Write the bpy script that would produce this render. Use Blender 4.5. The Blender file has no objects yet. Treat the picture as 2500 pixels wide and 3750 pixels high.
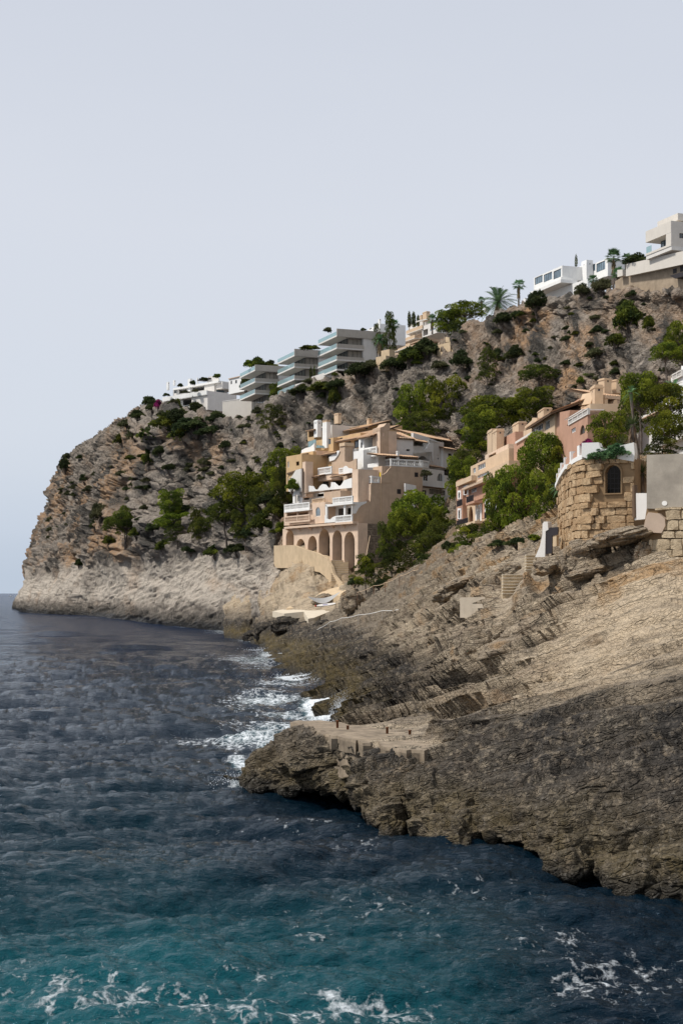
import bpy, math, random
import numpy as np
from mathutils import Vector, Matrix
from mathutils.bvhtree import BVHTree
from mathutils.geometry import tessellate_polygon

random.seed(7); RNG = np.random.default_rng(7)
scene = bpy.context.scene
COL = scene.collection

# ------------------------------------------------------------------ camera, sky, sun, exposure
H = 9.0                 # eye height above the sea
F = 5208.3              # 50 mm lens, in pixels of the 2500 x 3750 photograph
CX, CY = 1250.0, 2172.5 # horizon row
cam_d = bpy.data.cameras.new('camera')
cam_d.sensor_fit = 'VERTICAL'; cam_d.sensor_height = 36.0; cam_d.lens = 50.0
cam_d.shift_y = (CY-1875.0)/3750.0
cam_d.clip_start = 0.5; cam_d.clip_end = 60000
cam = bpy.data.objects.new('camera', cam_d); COL.objects.link(cam)
cam.location = (0, 0, H); cam.rotation_euler = (math.radians(90), 0, 0)
scene.camera = cam

SUN_DIR = Vector((-0.60, -0.12, 0.78)).normalized()      # towards the sun
world = bpy.data.worlds.new('World'); scene.world = world; world.use_nodes = True
nt = world.node_tree; nt.nodes.clear()
out = nt.nodes.new('ShaderNodeOutputWorld')
sky = nt.nodes.new('ShaderNodeTexSky'); sky.sky_type = 'NISHITA'; sky.sun_disc = False
sky.sun_elevation = math.asin(SUN_DIR.z); sky.sun_rotation = math.atan2(SUN_DIR.x, SUN_DIR.y)
sky.dust_density = 3.0
b1 = nt.nodes.new('ShaderNodeBackground'); b1.inputs[1].default_value = 0.07
nt.links.new(sky.outputs[0], b1.inputs[0])
# the thin overcast that veils the sky: a pale layer, a little brighter in mid sky and bluer at the horizon
tc = nt.nodes.new('ShaderNodeTexCoord'); sep = nt.nodes.new('ShaderNodeSeparateXYZ')
nt.links.new(tc.outputs['Generated'], sep.inputs[0])
nz = nt.nodes.new('ShaderNodeTexNoise'); nz.inputs['Scale'].default_value = 2.2; nz.inputs['Detail'].default_value = 4
mp = nt.nodes.new('ShaderNodeMapping'); mp.inputs['Scale'].default_value = (1, 1, 3.5)
nt.links.new(tc.outputs['Generated'], mp.inputs[0]); nt.links.new(mp.outputs[0], nz.inputs[0])
ma = nt.nodes.new('ShaderNodeMath'); ma.operation = 'MULTIPLY_ADD'; ma.inputs[1].default_value = 0.16
nt.links.new(nz.outputs[0], ma.inputs[0]); nt.links.new(sep.outputs[2], ma.inputs[2])
rp = nt.nodes.new('ShaderNodeValToRGB'); nt.links.new(ma.outputs[0], rp.inputs[0])
el = rp.color_ramp.elements
el[0].position = 0.03; el[0].color = (0.49, 0.58, 0.70, 1)
el[1].position = 0.60; el[1].color = (0.60, 0.64, 0.73, 1)
e = el.new(0.20); e.color = (0.68, 0.73, 0.815, 1)
e = el.new(0.11); e.color = (0.59, 0.665, 0.78, 1)
e = el.new(0.34); e.color = (0.70, 0.735, 0.81, 1)
b2 = nt.nodes.new('ShaderNodeBackground'); b2.inputs[1].default_value = 1.0
nt.links.new(rp.outputs[0], b2.inputs[0])
mx = nt.nodes.new('ShaderNodeMixShader'); mx.inputs[0].default_value = 0.88
nt.links.new(b1.outputs[0], mx.inputs[1]); nt.links.new(b2.outputs[0], mx.inputs[2])
nt.links.new(mx.outputs[0], out.inputs[0])

sun_d = bpy.data.lights.new('sun', 'SUN'); sun_d.energy = 3.6; sun_d.angle = math.radians(7)
sun_d.color = (1.0, 0.955, 0.89)
sun = bpy.data.objects.new('sun', sun_d); COL.objects.link(sun)
sun.rotation_euler = (-SUN_DIR).to_track_quat('-Z', 'Y').to_euler()
vs = scene.view_settings
vs.view_transform = 'Standard'; vs.look = 'None'; vs.gamma = 1; vs.exposure = 0.10; vs.use_curve_mapping = False
scene.cycles.max_bounces = 6; scene.cycles.diffuse_bounces = 3; scene.cycles.glossy_bounces = 3
scene.cycles.transmission_bounces = 4; scene.cycles.transparent_max_bounces = 8

# ------------------------------------------------------------------ measuring helpers
def W(px, py, D):
    """place in the world seen at pixel (px, py) of the photograph, D metres away"""
    return Vector(((px-CX)/F*D, D, H+(CY-py)/F*D))

# ------------------------------------------------------------------ noise (numpy)
def _hash(i, j, k, s=0):
    h = (i.astype(np.int64)*374761393 + j.astype(np.int64)*668265263 + k.astype(np.int64)*2147483647 + s*1274126177) & 0xFFFFFFFF
    h = ((h ^ (h >> 13))*1274126177) & 0xFFFFFFFF
    h = ((h ^ (h >> 15))*2246822519) & 0xFFFFFFFF
    h = (h ^ (h >> 16)) & 0xFFFFFFFF
    return h
def vnoise(P, s=0):
    """gradient noise, about -1..1"""
    I = np.floor(P).astype(np.int64); f = P-I
    w = f*f*f*(f*(f*6-15)+10)
    r = 0
    for dx in (0, 1):
        for dy in (0, 1):
            for dz in (0, 1):
                h = _hash(I[:,0]+dx, I[:,1]+dy, I[:,2]+dz, s)
                gx = ((h & 1023)/511.5-1); gy = (((h >> 10) & 1023)/511.5-1); gz = (((h >> 20) & 1023)/511.5-1)
                d = gx*(f[:,0]-dx)+gy*(f[:,1]-dy)+gz*(f[:,2]-dz)
                ww = (w[:,0] if dx else 1-w[:,0])*(w[:,1] if dy else 1-w[:,1])*(w[:,2] if dz else 1-w[:,2])
                r = r+ww*d
    return r*1.3
def fbm(P, o=4, s=0, g=0.5):
    r = 0; a = 1; t = 0
    for k in range(o):
        r = r+a*vnoise(P*(2.03**k)+17.3*k, s+k); t += a; a *= g
    return r/t*1.4
def ridged(P, o=4, s=0, g=0.5):
    r = 0; a = 1; t = 0
    for k in range(o):
        r = r+a*(1-2*np.abs(vnoise(P*(2.03**k)+9.1*k, s+k))); t += a; a *= g
    return r/t
def worley(P, s=0):
    """F1, F2, random value of the nearest cell"""
    I = np.floor(P).astype(np.int64); f = P-I
    f1 = np.full(len(P), 9.0); f2 = np.full(len(P), 9.0); rv = np.zeros(len(P))
    for dx in (-1, 0, 1):
        for dy in (-1, 0, 1):
            for dz in (-1, 0, 1):
                h = _hash(I[:,0]+dx, I[:,1]+dy, I[:,2]+dz, s)
                d = (dx+(h & 1023)/1023.0-f[:,0])**2+(dy+((h >> 10) & 1023)/1023.0-f[:,1])**2+(dz+((h >> 20) & 1023)/1023.0-f[:,2])**2
                n = d < f1
                f2 = np.where(n, f1, np.minimum(f2, d)); rv = np.where(n, ((h >> 5) & 4095)/4095.0, rv); f1 = np.where(n, d, f1)
    return np.sqrt(f1), np.sqrt(f2), rv
def sstep(a, b, x):
    t = np.clip((x-a)/(b-a), 0, 1); return t*t*(3-2*t)
def strata(P, n, T, warp, soft=0.35, s=0):
    """shift that turns a smooth surface into ledges along bedding planes with normal n, T metres thick"""
    n = np.array(n)/np.linalg.norm(n)
    c = (P @ n+warp)/T; k = np.floor(c); f = c-k
    h = _hash(k, k*0+3, k*0+5, s)/4294967295.0
    edge = 0.25+0.5*h
    st = sstep(edge-soft/2, edge+soft/2, f)
    return ((st-f)*T)[:,None]*n[None,:]

# ------------------------------------------------------------------ mesh helpers
def tag(o, label=None, cat=None, group=None, kind=None):
    if label: o['label'] = label
    if cat: o['category'] = cat
    if group: o['group'] = group
    if kind: o['kind'] = kind
    return o
def mesh_np(name, V, Fc, mat, smooth=True, attrs=None):
    me = bpy.data.meshes.new(name); V = np.asarray(V, np.float32); Fc = np.asarray(Fc, np.int32)
    n = Fc.shape[1]
    me.vertices.add(len(V)); me.vertices.foreach_set('co', V.ravel())
    me.loops.add(Fc.size); me.loops.foreach_set('vertex_index', Fc.ravel())
    me.polygons.add(len(Fc)); me.polygons.foreach_set('loop_start', np.arange(0, Fc.size, n, dtype=np.int32))
    me.polygons.foreach_set('loop_total', np.full(len(Fc), n, np.int32))
    me.polygons.foreach_set('use_smooth', np.full(len(Fc), smooth))
    for k, v in (attrs or {}).items():
        a = me.attributes.new(k, 'FLOAT', 'POINT'); a.data.foreach_set('value', np.asarray(v, np.float32))
    me.update(calc_edges=True); me.materials.append(mat)
    return me
def link(name, me, parent=None, loc=None):
    o = bpy.data.objects.new(name, me); COL.objects.link(o)
    if parent: o.parent = parent
    if loc is not None: o.location = loc
    return o
def grid_faces(nu, nv):
    a = np.arange(nu*nv).reshape(nu, nv)
    return np.stack([a[:-1,:-1], a[1:,:-1], a[1:,1:], a[:-1,1:]], -1).reshape(-1, 4)
def grid_normals(P):
    du = np.gradient(P, axis=0); dv = np.gradient(P, axis=1)
    n = np.cross(du, dv); n /= np.linalg.norm(n, axis=2, keepdims=True)+1e-9
    return n
def cr(xs, ks, vals):
    """smooth interpolation of rows of vals (K, ...) given at knots ks, sampled at xs (monotone-ish cubic)"""
    ks = np.asarray(ks, float); vals = np.asarray(vals, float)
    d = (vals[1:]-vals[:-1])/(ks[1:]-ks[:-1]).reshape((-1,)+(1,)*(vals.ndim-1))
    m = np.empty_like(vals); m[0] = d[0]; m[-1] = d[-1]
    a, b = d[:-1], d[1:]
    m[1:-1] = np.where(a*b > 0, 2*a*b/(a+b+1e-12), 0)*0.6+0.4*np.where(a*b > 0, (a+b)/2, 0)
    i = np.clip(np.searchsorted(ks, xs, side='right')-1, 0, len(ks)-2)
    h = ks[i+1]-ks[i]; t = (xs-ks[i])/h
    sh = (-1,)+(1,)*(vals.ndim-1); t = t.reshape(sh); h = h.reshape(sh)
    return (2*t**3-3*t**2+1)*vals[i]+(t**3-2*t**2+t)*h*m[i]+(-2*t**3+3*t**2)*vals[i+1]+(t**3-t**2)*h*m[i+1]

# ------------------------------------------------------------------ material helpers
class NB:
    def __init__(s, name):
        s.m = bpy.data.materials.new(name); s.m.use_nodes = True; s.t = s.m.node_tree
        s.b = s.t.nodes['Principled BSDF']; s.N = s.t.nodes; s.L = s.t.links
        g = s.N.new('ShaderNodeNewGeometry'); s.pos = g.outputs['Position']; s.geo = g
    def link(s, a, b): s.L.new(a, b)
    def setv(s, inp, v):
        if isinstance(v, bpy.types.NodeSocket): s.L.new(v, inp)
        else: inp.default_value = v
    def mapping(s, v, scale=(1,1,1), rot=(0,0,0)):
        n = s.N.new('ShaderNodeMapping'); s.L.new(v, n.inputs[0]); n.inputs['Scale'].default_value = scale; n.inputs['Rotation'].default_value = rot
        return n.outputs[0]
    def noise(s, v, scale, detail=5, rough=0.55, dist=0.0):
        n = s.N.new('ShaderNodeTexNoise'); s.L.new(v, n.inputs[0])
        n.inputs['Scale'].default_value = scale; n.inputs['Detail'].default_value = detail; n.inputs['Roughness'].default_value = rough; n.inputs['Distortion'].default_value = dist
        return n.outputs[0]
    def voro(s, v, scale, feat='F1', out=0):
        n = s.N.new('ShaderNodeTexVoronoi'); n.feature = feat; s.L.new(v, n.inputs[0]); n.inputs['Scale'].default_value = scale
        return n.outputs[out]
    def ramp(s, v, pts):
        n = s.N.new('ShaderNodeValToRGB'); s.L.new(v, n.inputs[0]); e = n.color_ramp.elements
        while len(e) < len(pts): e.new(0.5)
        for q, (p, c) in zip(e, pts):
            q.position = p; q.color = (c, c, c, 1) if isinstance(c, (int, float)) else (*c, 1)
        return n.outputs[0]
    def mix(s, f, a, b, mode='MIX'):
        n = s.N.new('ShaderNodeMix'); n.data_type = 'RGBA'; n.blend_type = mode
        for i, v in ((0, f), (6, a), (7, b)):
            if isinstance(v, tuple) and len(v) == 3: v = (*v, 1)
            s.setv(n.inputs[i], v)
        return n.outputs[2]
    def math(s, op, a, b=0.0, c=0.0, clamp=False):
        n = s.N.new('ShaderNodeMath'); n.operation = op; n.use_clamp = clamp
        for i, v in enumerate((a, b, c)): s.setv(n.inputs[i], v)
        return n.outputs[0]
    def attr(s, name, out='Fac'):
        n = s.N.new('ShaderNodeAttribute'); n.attribute_name = name; return n.outputs[out]
    def rnd(s):
        n = s.N.new('ShaderNodeObjectInfo'); return n.outputs['Random']
    def bump(s, h, strength=0.5, dist=0.1, normal=None):
        n = s.N.new('ShaderNodeBump'); n.inputs['Strength'].default_value = strength; n.inputs['Distance'].default_value = dist
        s.L.new(h, n.inputs['Height'])
        if normal is not None: s.L.new(normal, n.inputs['Normal'])
        s.L.new(n.outputs[0], s.b.inputs['Normal']); return n.outputs[0]
    def out(s, color=None, rough=None, metal=None, spec=None):
        if color is not None:
            if isinstance(color, tuple): color = (*color[:3], 1)
            s.setv(s.b.inputs['Base Color'], color)
        if rough is not None: s.setv(s.b.inputs['Roughness'], rough)
        if metal is not None: s.setv(s.b.inputs['Metallic'], metal)
        if spec is not None: s.setv(s.b.inputs['Specular IOR Level'], spec)
        return s.m

def rock_material(name, base, light, orange, dark, sc, bed=None, palec=(0.58,0.51,0.425)):
    """limestone; sc = size of the main patches in metres; reads the attributes wet, film (dark crust), warm, algae"""
    n = NB(name); P = n.pos
    big = n.noise(P, 1/sc/1.6, 6, 0.6); mid = n.noise(P, 1/sc*1.7, 6, 0.65); fine = n.noise(P, 1/sc*9, 6, 0.7)
    if bed:
        def dot(v, k):
            q = n.N.new('ShaderNodeVectorMath'); q.operation = 'DOT_PRODUCT'; n.L.new(P, q.inputs[0]); q.inputs[1].default_value = tuple(x*k for x in v); return q.outputs['Value']
        cb = n.N.new('ShaderNodeCombineXYZ')
        for i, (v, k) in enumerate(zip(bed, (0.16, 0.9, 2.2))): n.L.new(dot(v, k), cb.inputs[i])
        lay = n.noise(cb.outputs[0], 1/sc*1.6, 7, 0.62)
        dv = n.N.new('ShaderNodeVectorMath'); dv.operation = 'MULTIPLY_ADD'; nw = n.N.new('ShaderNodeTexNoise'); n.L.new(P, nw.inputs[0]); nw.inputs['Scale'].default_value = 1.3/sc; n.L.new(nw.outputs['Color'], dv.inputs[0]); dv.inputs[1].default_value = (sc*.5,)*3; n.L.new(cb.outputs[0], dv.inputs[2])
        crack = n.voro(dv.outputs[0], 0.85/sc, 'DISTANCE_TO_EDGE'); crack2 = n.voro(dv.outputs[0], 2.6/sc, 'DISTANCE_TO_EDGE')
    else: lay = mid
    c = n.mix(n.ramp(big, [(0.38, 0), (0.62, 1)]), base, light)
    c = n.mix(n.ramp(mid, [(0.40, 0), (0.75, 0.75)]), c, tuple(x*0.62 for x in base))
    c = n.mix(n.ramp(lay, [(0.45, 0), (0.66, 0.7)]), c, tuple(x*1.12 for x in light))
    c = n.mix(n.ramp(lay, [(0.32, 0.8), (0.44, 0.0)]), c, tuple(x*0.5 for x in base))
    c = n.mix(n.math('MULTIPLY', n.attr('pale'), n.ramp(lay, [(0.34, 0.3), (0.48, 0.95)])), c, palec)
    warm = n.math('MULTIPLY', n.attr('warm'), n.ramp(mid, [(0.32, 0.15), (0.56, 1.0)]))
    c = n.mix(warm, c, orange)
    film = n.math('MULTIPLY', n.attr('film'), n.ramp(n.noise(P, 1/sc*3, 5, 0.7), [(0.30, 0.35), (0.50, 1.0)]), clamp=True)
    c = n.mix(film, c, dark)
    c = n.mix(n.math('MULTIPLY', n.attr('algae'), n.ramp(mid, [(0.35, 0.3), (0.6, 1.0)])), c, (0.13, 0.095, 0.032))
    c = n.mix(n.attr('wet'), c, (0.022, 0.020, 0.016))
    c = n.mix(n.ramp(fine, [(0.3, 0.35), (0.5, 0.0)]), c, n.mix(0.55, c, (0.03, 0.027, 0.022)))
    c = n.mix(n.ramp(fine, [(0.55, 0.0), (0.75, 0.35)]), c, (0.55, 0.50, 0.43))
    gap = n.math('MULTIPLY', n.ramp(crack, [(0.0, 1), (0.035, 0)]), n.ramp(mid, [(.42,0),(.55,1)])); gap2 = n.math('MULTIPLY', n.ramp(crack2, [(0.0, .7), (0.05, 0)]), n.ramp(big, [(.45,0),(.6,1)]))
    c = n.mix(n.math('MULTIPLY', n.math('MAXIMUM', gap, gap2), n.math('MULTIPLY', n.math('MULTIPLY_ADD', n.attr('film'), -0.55, 0.72), n.math('MULTIPLY_ADD', n.attr('pale'), -1.1, 1.0, clamp=True))), c, (0.035,0.03,0.024))
    h = n.math('ADD', n.math('MULTIPLY', n.math('ADD', mid, lay), 0.9), n.math('MULTIPLY', fine, 0.45))
    h = n.math('ADD', h, n.math('MULTIPLY', n.ramp(n.voro(n.mapping(P, (1,1,1.5)), 1/sc*5, 'DISTANCE_TO_EDGE'), [(0.0, 0), (0.12, 1)]), 0.22))
    h = n.math('SUBTRACT', h, n.math('MULTIPLY', n.math('MAXIMUM', gap, gap2), 0.7))
    n.bump(h, 0.85, sc*0.28)
    r = n.math('MULTIPLY_ADD', n.attr('wet'), -0.45, 0.92)
    return n.out(c, r, spec=0.25)
# ------------------------------------------------------------------ the hillside and headland (one lofted relief)
def frame3(a, b):
    a = np.array(a, float); a /= np.linalg.norm(a); b = np.array(b, float); c = np.cross(a, b); c /= np.linalg.norm(c); e = np.cross(c, a); return [tuple(a), tuple(e), tuple(c)]
DIP = frame3((0.66,0.30,0.68), (0,-1,0.2))
LDIR = np.array((0.60,-0.75,0.26)); LDIR /= np.linalg.norm(LDIR)
BEDN = np.array((-0.237,0.143,0.96)); BEDN -= LDIR*(BEDN@LDIR); BEDN /= np.linalg.norm(BEDN)
BEDE = np.cross(BEDN, LDIR)
ROCK_HILL = rock_material('limestone_cliff', (0.215,0.18,0.148), (0.42,0.36,0.295), (0.46,0.28,0.15), (0.060,0.054,0.046), 3.6, bed=DIP)
ROCK_SHORE = rock_material('limestone_shore', (0.29,0.225,0.16), (0.48,0.395,0.285), (0.42,0.27,0.14), (0.040,0.035,0.030), 1.3, bed=[tuple(LDIR), tuple(BEDE), tuple(BEDN)], palec=(0.60,0.475,0.325))

A = [ # per column: five points going up, (px, py, D)
 [(64,2240,860),(115,2150,870),(225,1900,880),(262,1740,880),(305,1680,885)],
 [(64,2234,800),(104,2120,803),(186,1900,806),(232,1745,812),(285,1675,818)],
 [(130,2246,640),(165,2110,655),(245,1900,690),(295,1740,720),(358,1612,760)],
 [(270,2252,590),(290,2080,600),(330,1880,620),(380,1720,650),(430,1562,690)],
 [(440,2268,490),(450,2060,505),(470,1880,525),(500,1700,545),(525,1503,575)],
 [(640,2293,390),(635,2040,402),(630,1900,414),(625,1720,428),(620,1500,446)],
 [(800,2300,345),(800,2030,362),(790,1880,372),(790,1700,384),(790,1530,400)],
 [(900,2322,305),(900,2050,318),(900,1900,330),(900,1700,350),(900,1535,375)],
 [(1000,2290,262),(1000,2040,274),(1020,1880,300),(1020,1650,335),(1030,1455,362)],
 [(1150,2130,285),(1150,1950,290),(1150,1800,305),(1150,1560,330),(1150,1403,350)],
 [(1300,2060,290),(1300,1850,296),(1300,1700,305),(1300,1500,318),(1300,1368,336)],
 [(1500,1980,290),(1500,1750,295),(1500,1600,300),(1500,1430,310),(1500,1296,332)],
 [(1700,1850,280),(1700,1650,281),(1700,1520,285),(1700,1350,296),(1700,1222,322)],
 [(1900,1780,255),(1900,1600,258),(1900,1450,266),(1900,1230,290),(1900,1112,302)],
 [(2100,1650,235),(2100,1500,240),(2100,1350,249),(2100,1190,266),(2100,1100,276)],
 [(2300,1550,215),(2300,1430,220),(2300,1300,228),(2300,1150,240),(2300,1078,250)],
 [(2500,1500,200),(2500,1380,205),(2500,1250,212),(2500,1120,222),(2500,1070,228)],
 [(2800,1450,185),(2800,1300,190),(2800,1180,196),(2800,1050,205),(2800,1040,212)],
 [(3900,1420,165),(3900,1300,172),(3900,1180,180),(3900,1080,190),(3900,1040,200)],
]
def build_hill():
    ctl = np.zeros((len(A), 8, 3))
    for i, col in enumerate(A):
        for k, p in enumerate(col): ctl[i, k+1] = W(*p)
        b = ctl[i, 1].copy(); b[1] -= 1.5; b[2] = -3.0; ctl[i, 0] = b; ctl[i, 0][2] = min(b[2], ctl[i,1][2]-4)
        t = ctl[i, 5]
        ctl[i, 6] = t+np.array([t[0]*60/t[1], 60, 1.5]); ctl[i, 7] = t+np.array([t[0]*260/t[1], 260, -30])
    NU, NV = 800, 400
    ku = np.array([0,1,2,3,4,5.2,6.4,7.3,8.2,9.2,10.2,11.5,12.8,14.1,15.4,16.7,18,19.5,20.6])
    us = np.linspace(0, ku[-1], NU)
    c1 = cr(us, ku, ctl)                                     # NU,8,3
    kv = np.array([0,0.25,1.25,2.15,3.05,4.0,4.45,4.9]); vs_ = np.concatenate([np.linspace(0, 4.05, NV-40), np.linspace(4.06, 4.9, 40)])
    P = np.transpose(cr(vs_, kv, np.transpose(c1, (1,0,2))), (1,0,2))   # NU,NV,3
    N = grid_normals(P)
    if N[:,:,1].mean() > 0: N = -N
    # smooth the normals widely so that big shapes do not fold
    Q = P.reshape(-1,3); n = N.reshape(-1,3)
    vv = np.tile(vs_, NU); uu = np.repeat(us, NV)
    d = Q[:,1]
    sc = np.clip(d/450.0, 0.42, 1.25)
    lower = 1-sstep(1.15, 1.40, vv+0.25*fbm(Q/22, 3, 5))                # smoother pale slabs by the sea
    left = sstep(11.0, 9.5, uu) if False else 1-sstep(8.4, 9.4, uu)
    slab = lower*left
    R = Q/sc[:,None]
    crag = 1-0.55*slab
    top = 1-sstep(4.0, 4.5, vv)
    w1 = vnoise(R/14, 1); big = fbm(R/np.array([34,34,26]), 3, 2)
    warp = np.stack([vnoise(R/7, 11), vnoise(R/7, 12), vnoise(R/7, 13)], 1)
    f1, f2, rv = worley((R+warp*2.4)/np.array([8.5,8.5,7.0]), 3)
    f1b, f2b, rvb = worley((R+warp*1.6)/np.array([3.4,3.4,2.8]), 4)
    f1c, f2c, rvc = worley((R+warp*.8)/1.5, 6)
    blk = (rv-0.5)*3.8+np.minimum(f2-f1, 0.32)/0.32*1.9+(rvb-0.5)*1.9+np.minimum(f2b-f1b, 0.28)/0.28*1.2+((rvc-0.5)*0.7+np.minimum(f2c-f1c, 0.25)*1.8)
    # gullies and ribs that run down the face, slabs dipping to the left by the sea
    dip = np.array([0.66,0.30,0.68]); dip /= np.linalg.norm(dip)
    e2 = np.cross(dip, [0,-1,0.2]); e2 /= np.linalg.norm(e2); e3 = np.cross(dip, e2)
    S = np.stack([R@dip/26, R@e2/4.6, R@e3/4.6], 1)
    rib = ridged(S, 4, 8, 0.6); S2 = np.stack([R@dip/7, R@e2/1.5, R@e3/1.5], 1); rib2 = ridged(S2, 3, 9, 0.6)
    cave = sstep(0.35, 0.7, fbm(R/np.array([24,24,12]), 3, 21))
    topf = 1-0.75*sstep(3.3, 4.0, vv)
    disp = big*4.5*top*topf+(blk*0.72*(0.45+0.55*topf)+ (ridged(R/1.1,3,45,.6)-.3)*0.45-cave*3.0)*crag*top*(1-0.6*slab)+(rib*1.5+rib2*0.75)*(0.35+0.65*slab)*top-1.0
    VF = np.stack([R[:,0]/3.6, R[:,1]/3.6, R[:,2]/15], 1)+warp*.25; vf = ridged(VF, 4, 46, .62); f1v, f2v, rvv = worley(VF*np.array([.8,.8,1.1]), 47)
    disp += ((vf-.35)*2.3+(rvv-.5)*1.8+np.minimum(f2v-f1v,.22)*3.2-.5)*crag*top*(1-.85*slab)*(.4+.6*topf)
    disp *= sc
    base_fix = sstep(0.0, 0.35, vv)*0.8+0.2
    disp = disp*base_fix
    Q2 = Q+n*disp[:,None]
    # ledges
    wv = 1.6*w1+0.5*vnoise(R/3.1, 15)
    Q2 += strata(Q2/sc[:,None], (-0.45,0.15,0.85), 3.0, wv, 0.30, 4)*(0.26*crag*top*base_fix*sc)[:,None]
    Q2 += strata(Q2/sc[:,None], (-0.5,0.1,0.85), 1.2, wv*0.7, 0.35, 5)*(0.3*top*base_fix*sc)[:,None]
    wet = 1-sstep(0.9, 2.4, Q2[:,2]+1.2*vnoise(Q/5, 31))
    warm = sstep(0.0, 0.45, fbm(R/np.array([26,26,17]), 4, 33)+0.10-0.6*slab)*(1-0.5*(1-left))
    warm = np.maximum(warm, sstep(0.1,0.5,fbm(R/9, 3, 35))*0.35)
    for (px, py, rr, am) in ((1950,1175,75,1),(1920,1230,60,1),(2130,1260,80,.8),(2080,1390,60,1),(740,1640,90,.7),(480,1680,70,.9),(640,1600,60,.7)):
        c = W(px, py, 1); dirs = Q2-np.array([0,0,H]); dirs /= dirs[:,1:2]
        q = np.hypot((dirs[:,0]-c[0])*F, (dirs[:,2]-(c[2]-H))*F)
        warm = np.maximum(warm, am*(1-sstep(rr*0.5, rr*1.3, q+25*vnoise(R/5, 36))))
    film = 0.95*sstep(-0.10, 0.30, fbm(R/np.array([5,5,11]), 4, 41))*(1-0.7*slab)+0.15
    pale = (1-sstep(.95,1.5,vv+.55*fbm(Q/np.array([30,30,18]),4,48)))*left*sstep(3,9,Q2[:,2]+2*vnoise(Q/6,44))
    film = np.maximum(film, (1-sstep(2.5, 7, Q2[:,2]+2*vnoise(Q/7, 43)))*0.9)
    me = mesh_np('hillside', Q2, grid_faces(NU, NV), ROCK_HILL, True, dict(wet=wet, warm=warm, film=film*(1-.85*pale), algae=wet*0, pale=pale))
    o = link('hillside', me); tag(o, 'grey and ochre limestone hillside and headland falling to the sea', kind='structure')
    return o, Q2.reshape(NU, NV, 3)

# ------------------------------------------------------------------ the rocky shore in the middle and foreground
CTRL = [ # px, py, D   (D None: the point lies at sea level)
 (1010,2375,None),(1000,2412,None),(1080,2458,None),(1195,2480,None),(1205,2560,None),(1215,2600,None),(1262,2650,None),(940,2338,None),
 # sea bed beside it
 (880,2375,-3),(900,2440,-3),(1000,2520,-3),(1090,2600,-3),(1140,2680,-3),(1040,2760,-2.5),(960,2760,-2.5),(1180,2740,-1.5),(860,2340,-3),(860,2900,-3),(860,2600,-4),(1130,2720,-2.5),
 # casting ledge
 (1075,2668,64.5),(1150,2670,64.2),(1250,2672,64),(1350,2684,62),(1450,2697,60),(1560,2702,58.5),(1300,2640,70),(1420,2650,66),(1200,2695,61),(1400,2722,56.5),(1500,2745,54.5),(1000,2760,63.5),(930,2806,65.5),(890,2850,67),
 (1330,2560,100),(1300,2610,84),
 # px 1100
 (1100,2400,190),(1100,2330,225),(1100,2262,238),(1100,2236,244),(1180,2236,238),(1000,2262,255),(1000,2238,262),(900,2240,290),(1020,2225,258),(1180,2222,243),(1240,2205,245),
 (1250,2550,120),(1250,2450,152),(1250,2350,200),(1250,2275,226),(1290,2215,232),
 (1400,2600,86),(1400,2500,106),(1400,2400,142),(1400,2330,175),(1400,2250,198),(1400,2180,212),
 (1600,2650,62),(1600,2600,71),(1600,2500,92),(1600,2400,115),(1600,2300,134),(1600,2200,150),(1600,2120,164),(1620,2060,178),(1500,2150,190),(1500,2120,205),
 (1800,2650,56),(1800,2550,68),(1800,2450,82),(1800,2350,92),(1800,2250,100),(1800,2185,104),(1780,2120,114),(1760,2050,135),(1800,1995,150),(1850,1960,168),
 (2000,2640,54),(2000,2500,66),(2000,2400,74),(2000,2300,82),(2000,2200,88),(2000,2100,92),(1990,2045,96),(1960,1990,118),(2010,1900,150),
 (2200,2620,51),(2200,2450,62),(2200,2300,72),(2200,2200,78),(2200,2080,83),(2200,2010,86),(2230,1960,95),
 (2400,2600,49),(2400,2400,58),(2400,2250,66),(2400,2130,73),(2400,2082,76),(2420,1990,84),
 (2750,2560,46),(2750,2350,54),(2750,2180,64),(2750,2080,73),(2750,1990,82),
 (1150,1990,268),(1080,1975,275),(1250,2050,260),(1350,2100,250),(1420,2080,262),(1500,2030,245),(1600,1975,232),(1700,1965,197),(1850,1940,180),(2000,1880,162),(2150,1830,140),(2300,1800,120),(2500,1780,118),(2750,1770,118),
 (1020,2020,275),(1150,1900,300),(1400,1880,305),(1600,1850,290),(1800,1750,262),(2000,1650,245),(2300,1550,212),(2750,1500,196),
]
def rbf_setup():
    X = []; Z = []
    for px, py, d in CTRL:
        if d is None: D = H*F/(py-CY); z = 0.0
        elif d < 0: z = d; D = (H-0)*F/(py-CY)
        else: D = d; z = H+(CY-py)*D/F
        X.append((px/400.0, math.log(D)*2.2)); Z.append(z)
    X = np.array(X); Z = np.array(Z)
    def K(a, b):
        r = np.sqrt(((a[:,None]-b[None])**2).sum(-1))+1e-9
        return r                                # linear kernel: no overshoot
    M = K(X, X)-np.eye(len(X))*0.02
    n = len(X); Pm = np.hstack([np.ones((n,1)), X])
    Afull = np.block([[M, Pm],[Pm.T, np.zeros((3,3))]])
    w = np.linalg.solve(Afull, np.concatenate([Z, np.zeros(3)]))
    def f(px, D):
        q = np.stack([px/400.0, np.log(D)*2.2], 1); r = np.empty(len(q))
        for i in range(0, len(q), 20000):
            s = q[i:i+20000]; r[i:i+20000] = K(s, X)@w[:n]+np.hstack([np.ones((len(s),1)), s])@w[n:]
        return r
    return f
SH = rbf_setup()
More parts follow.
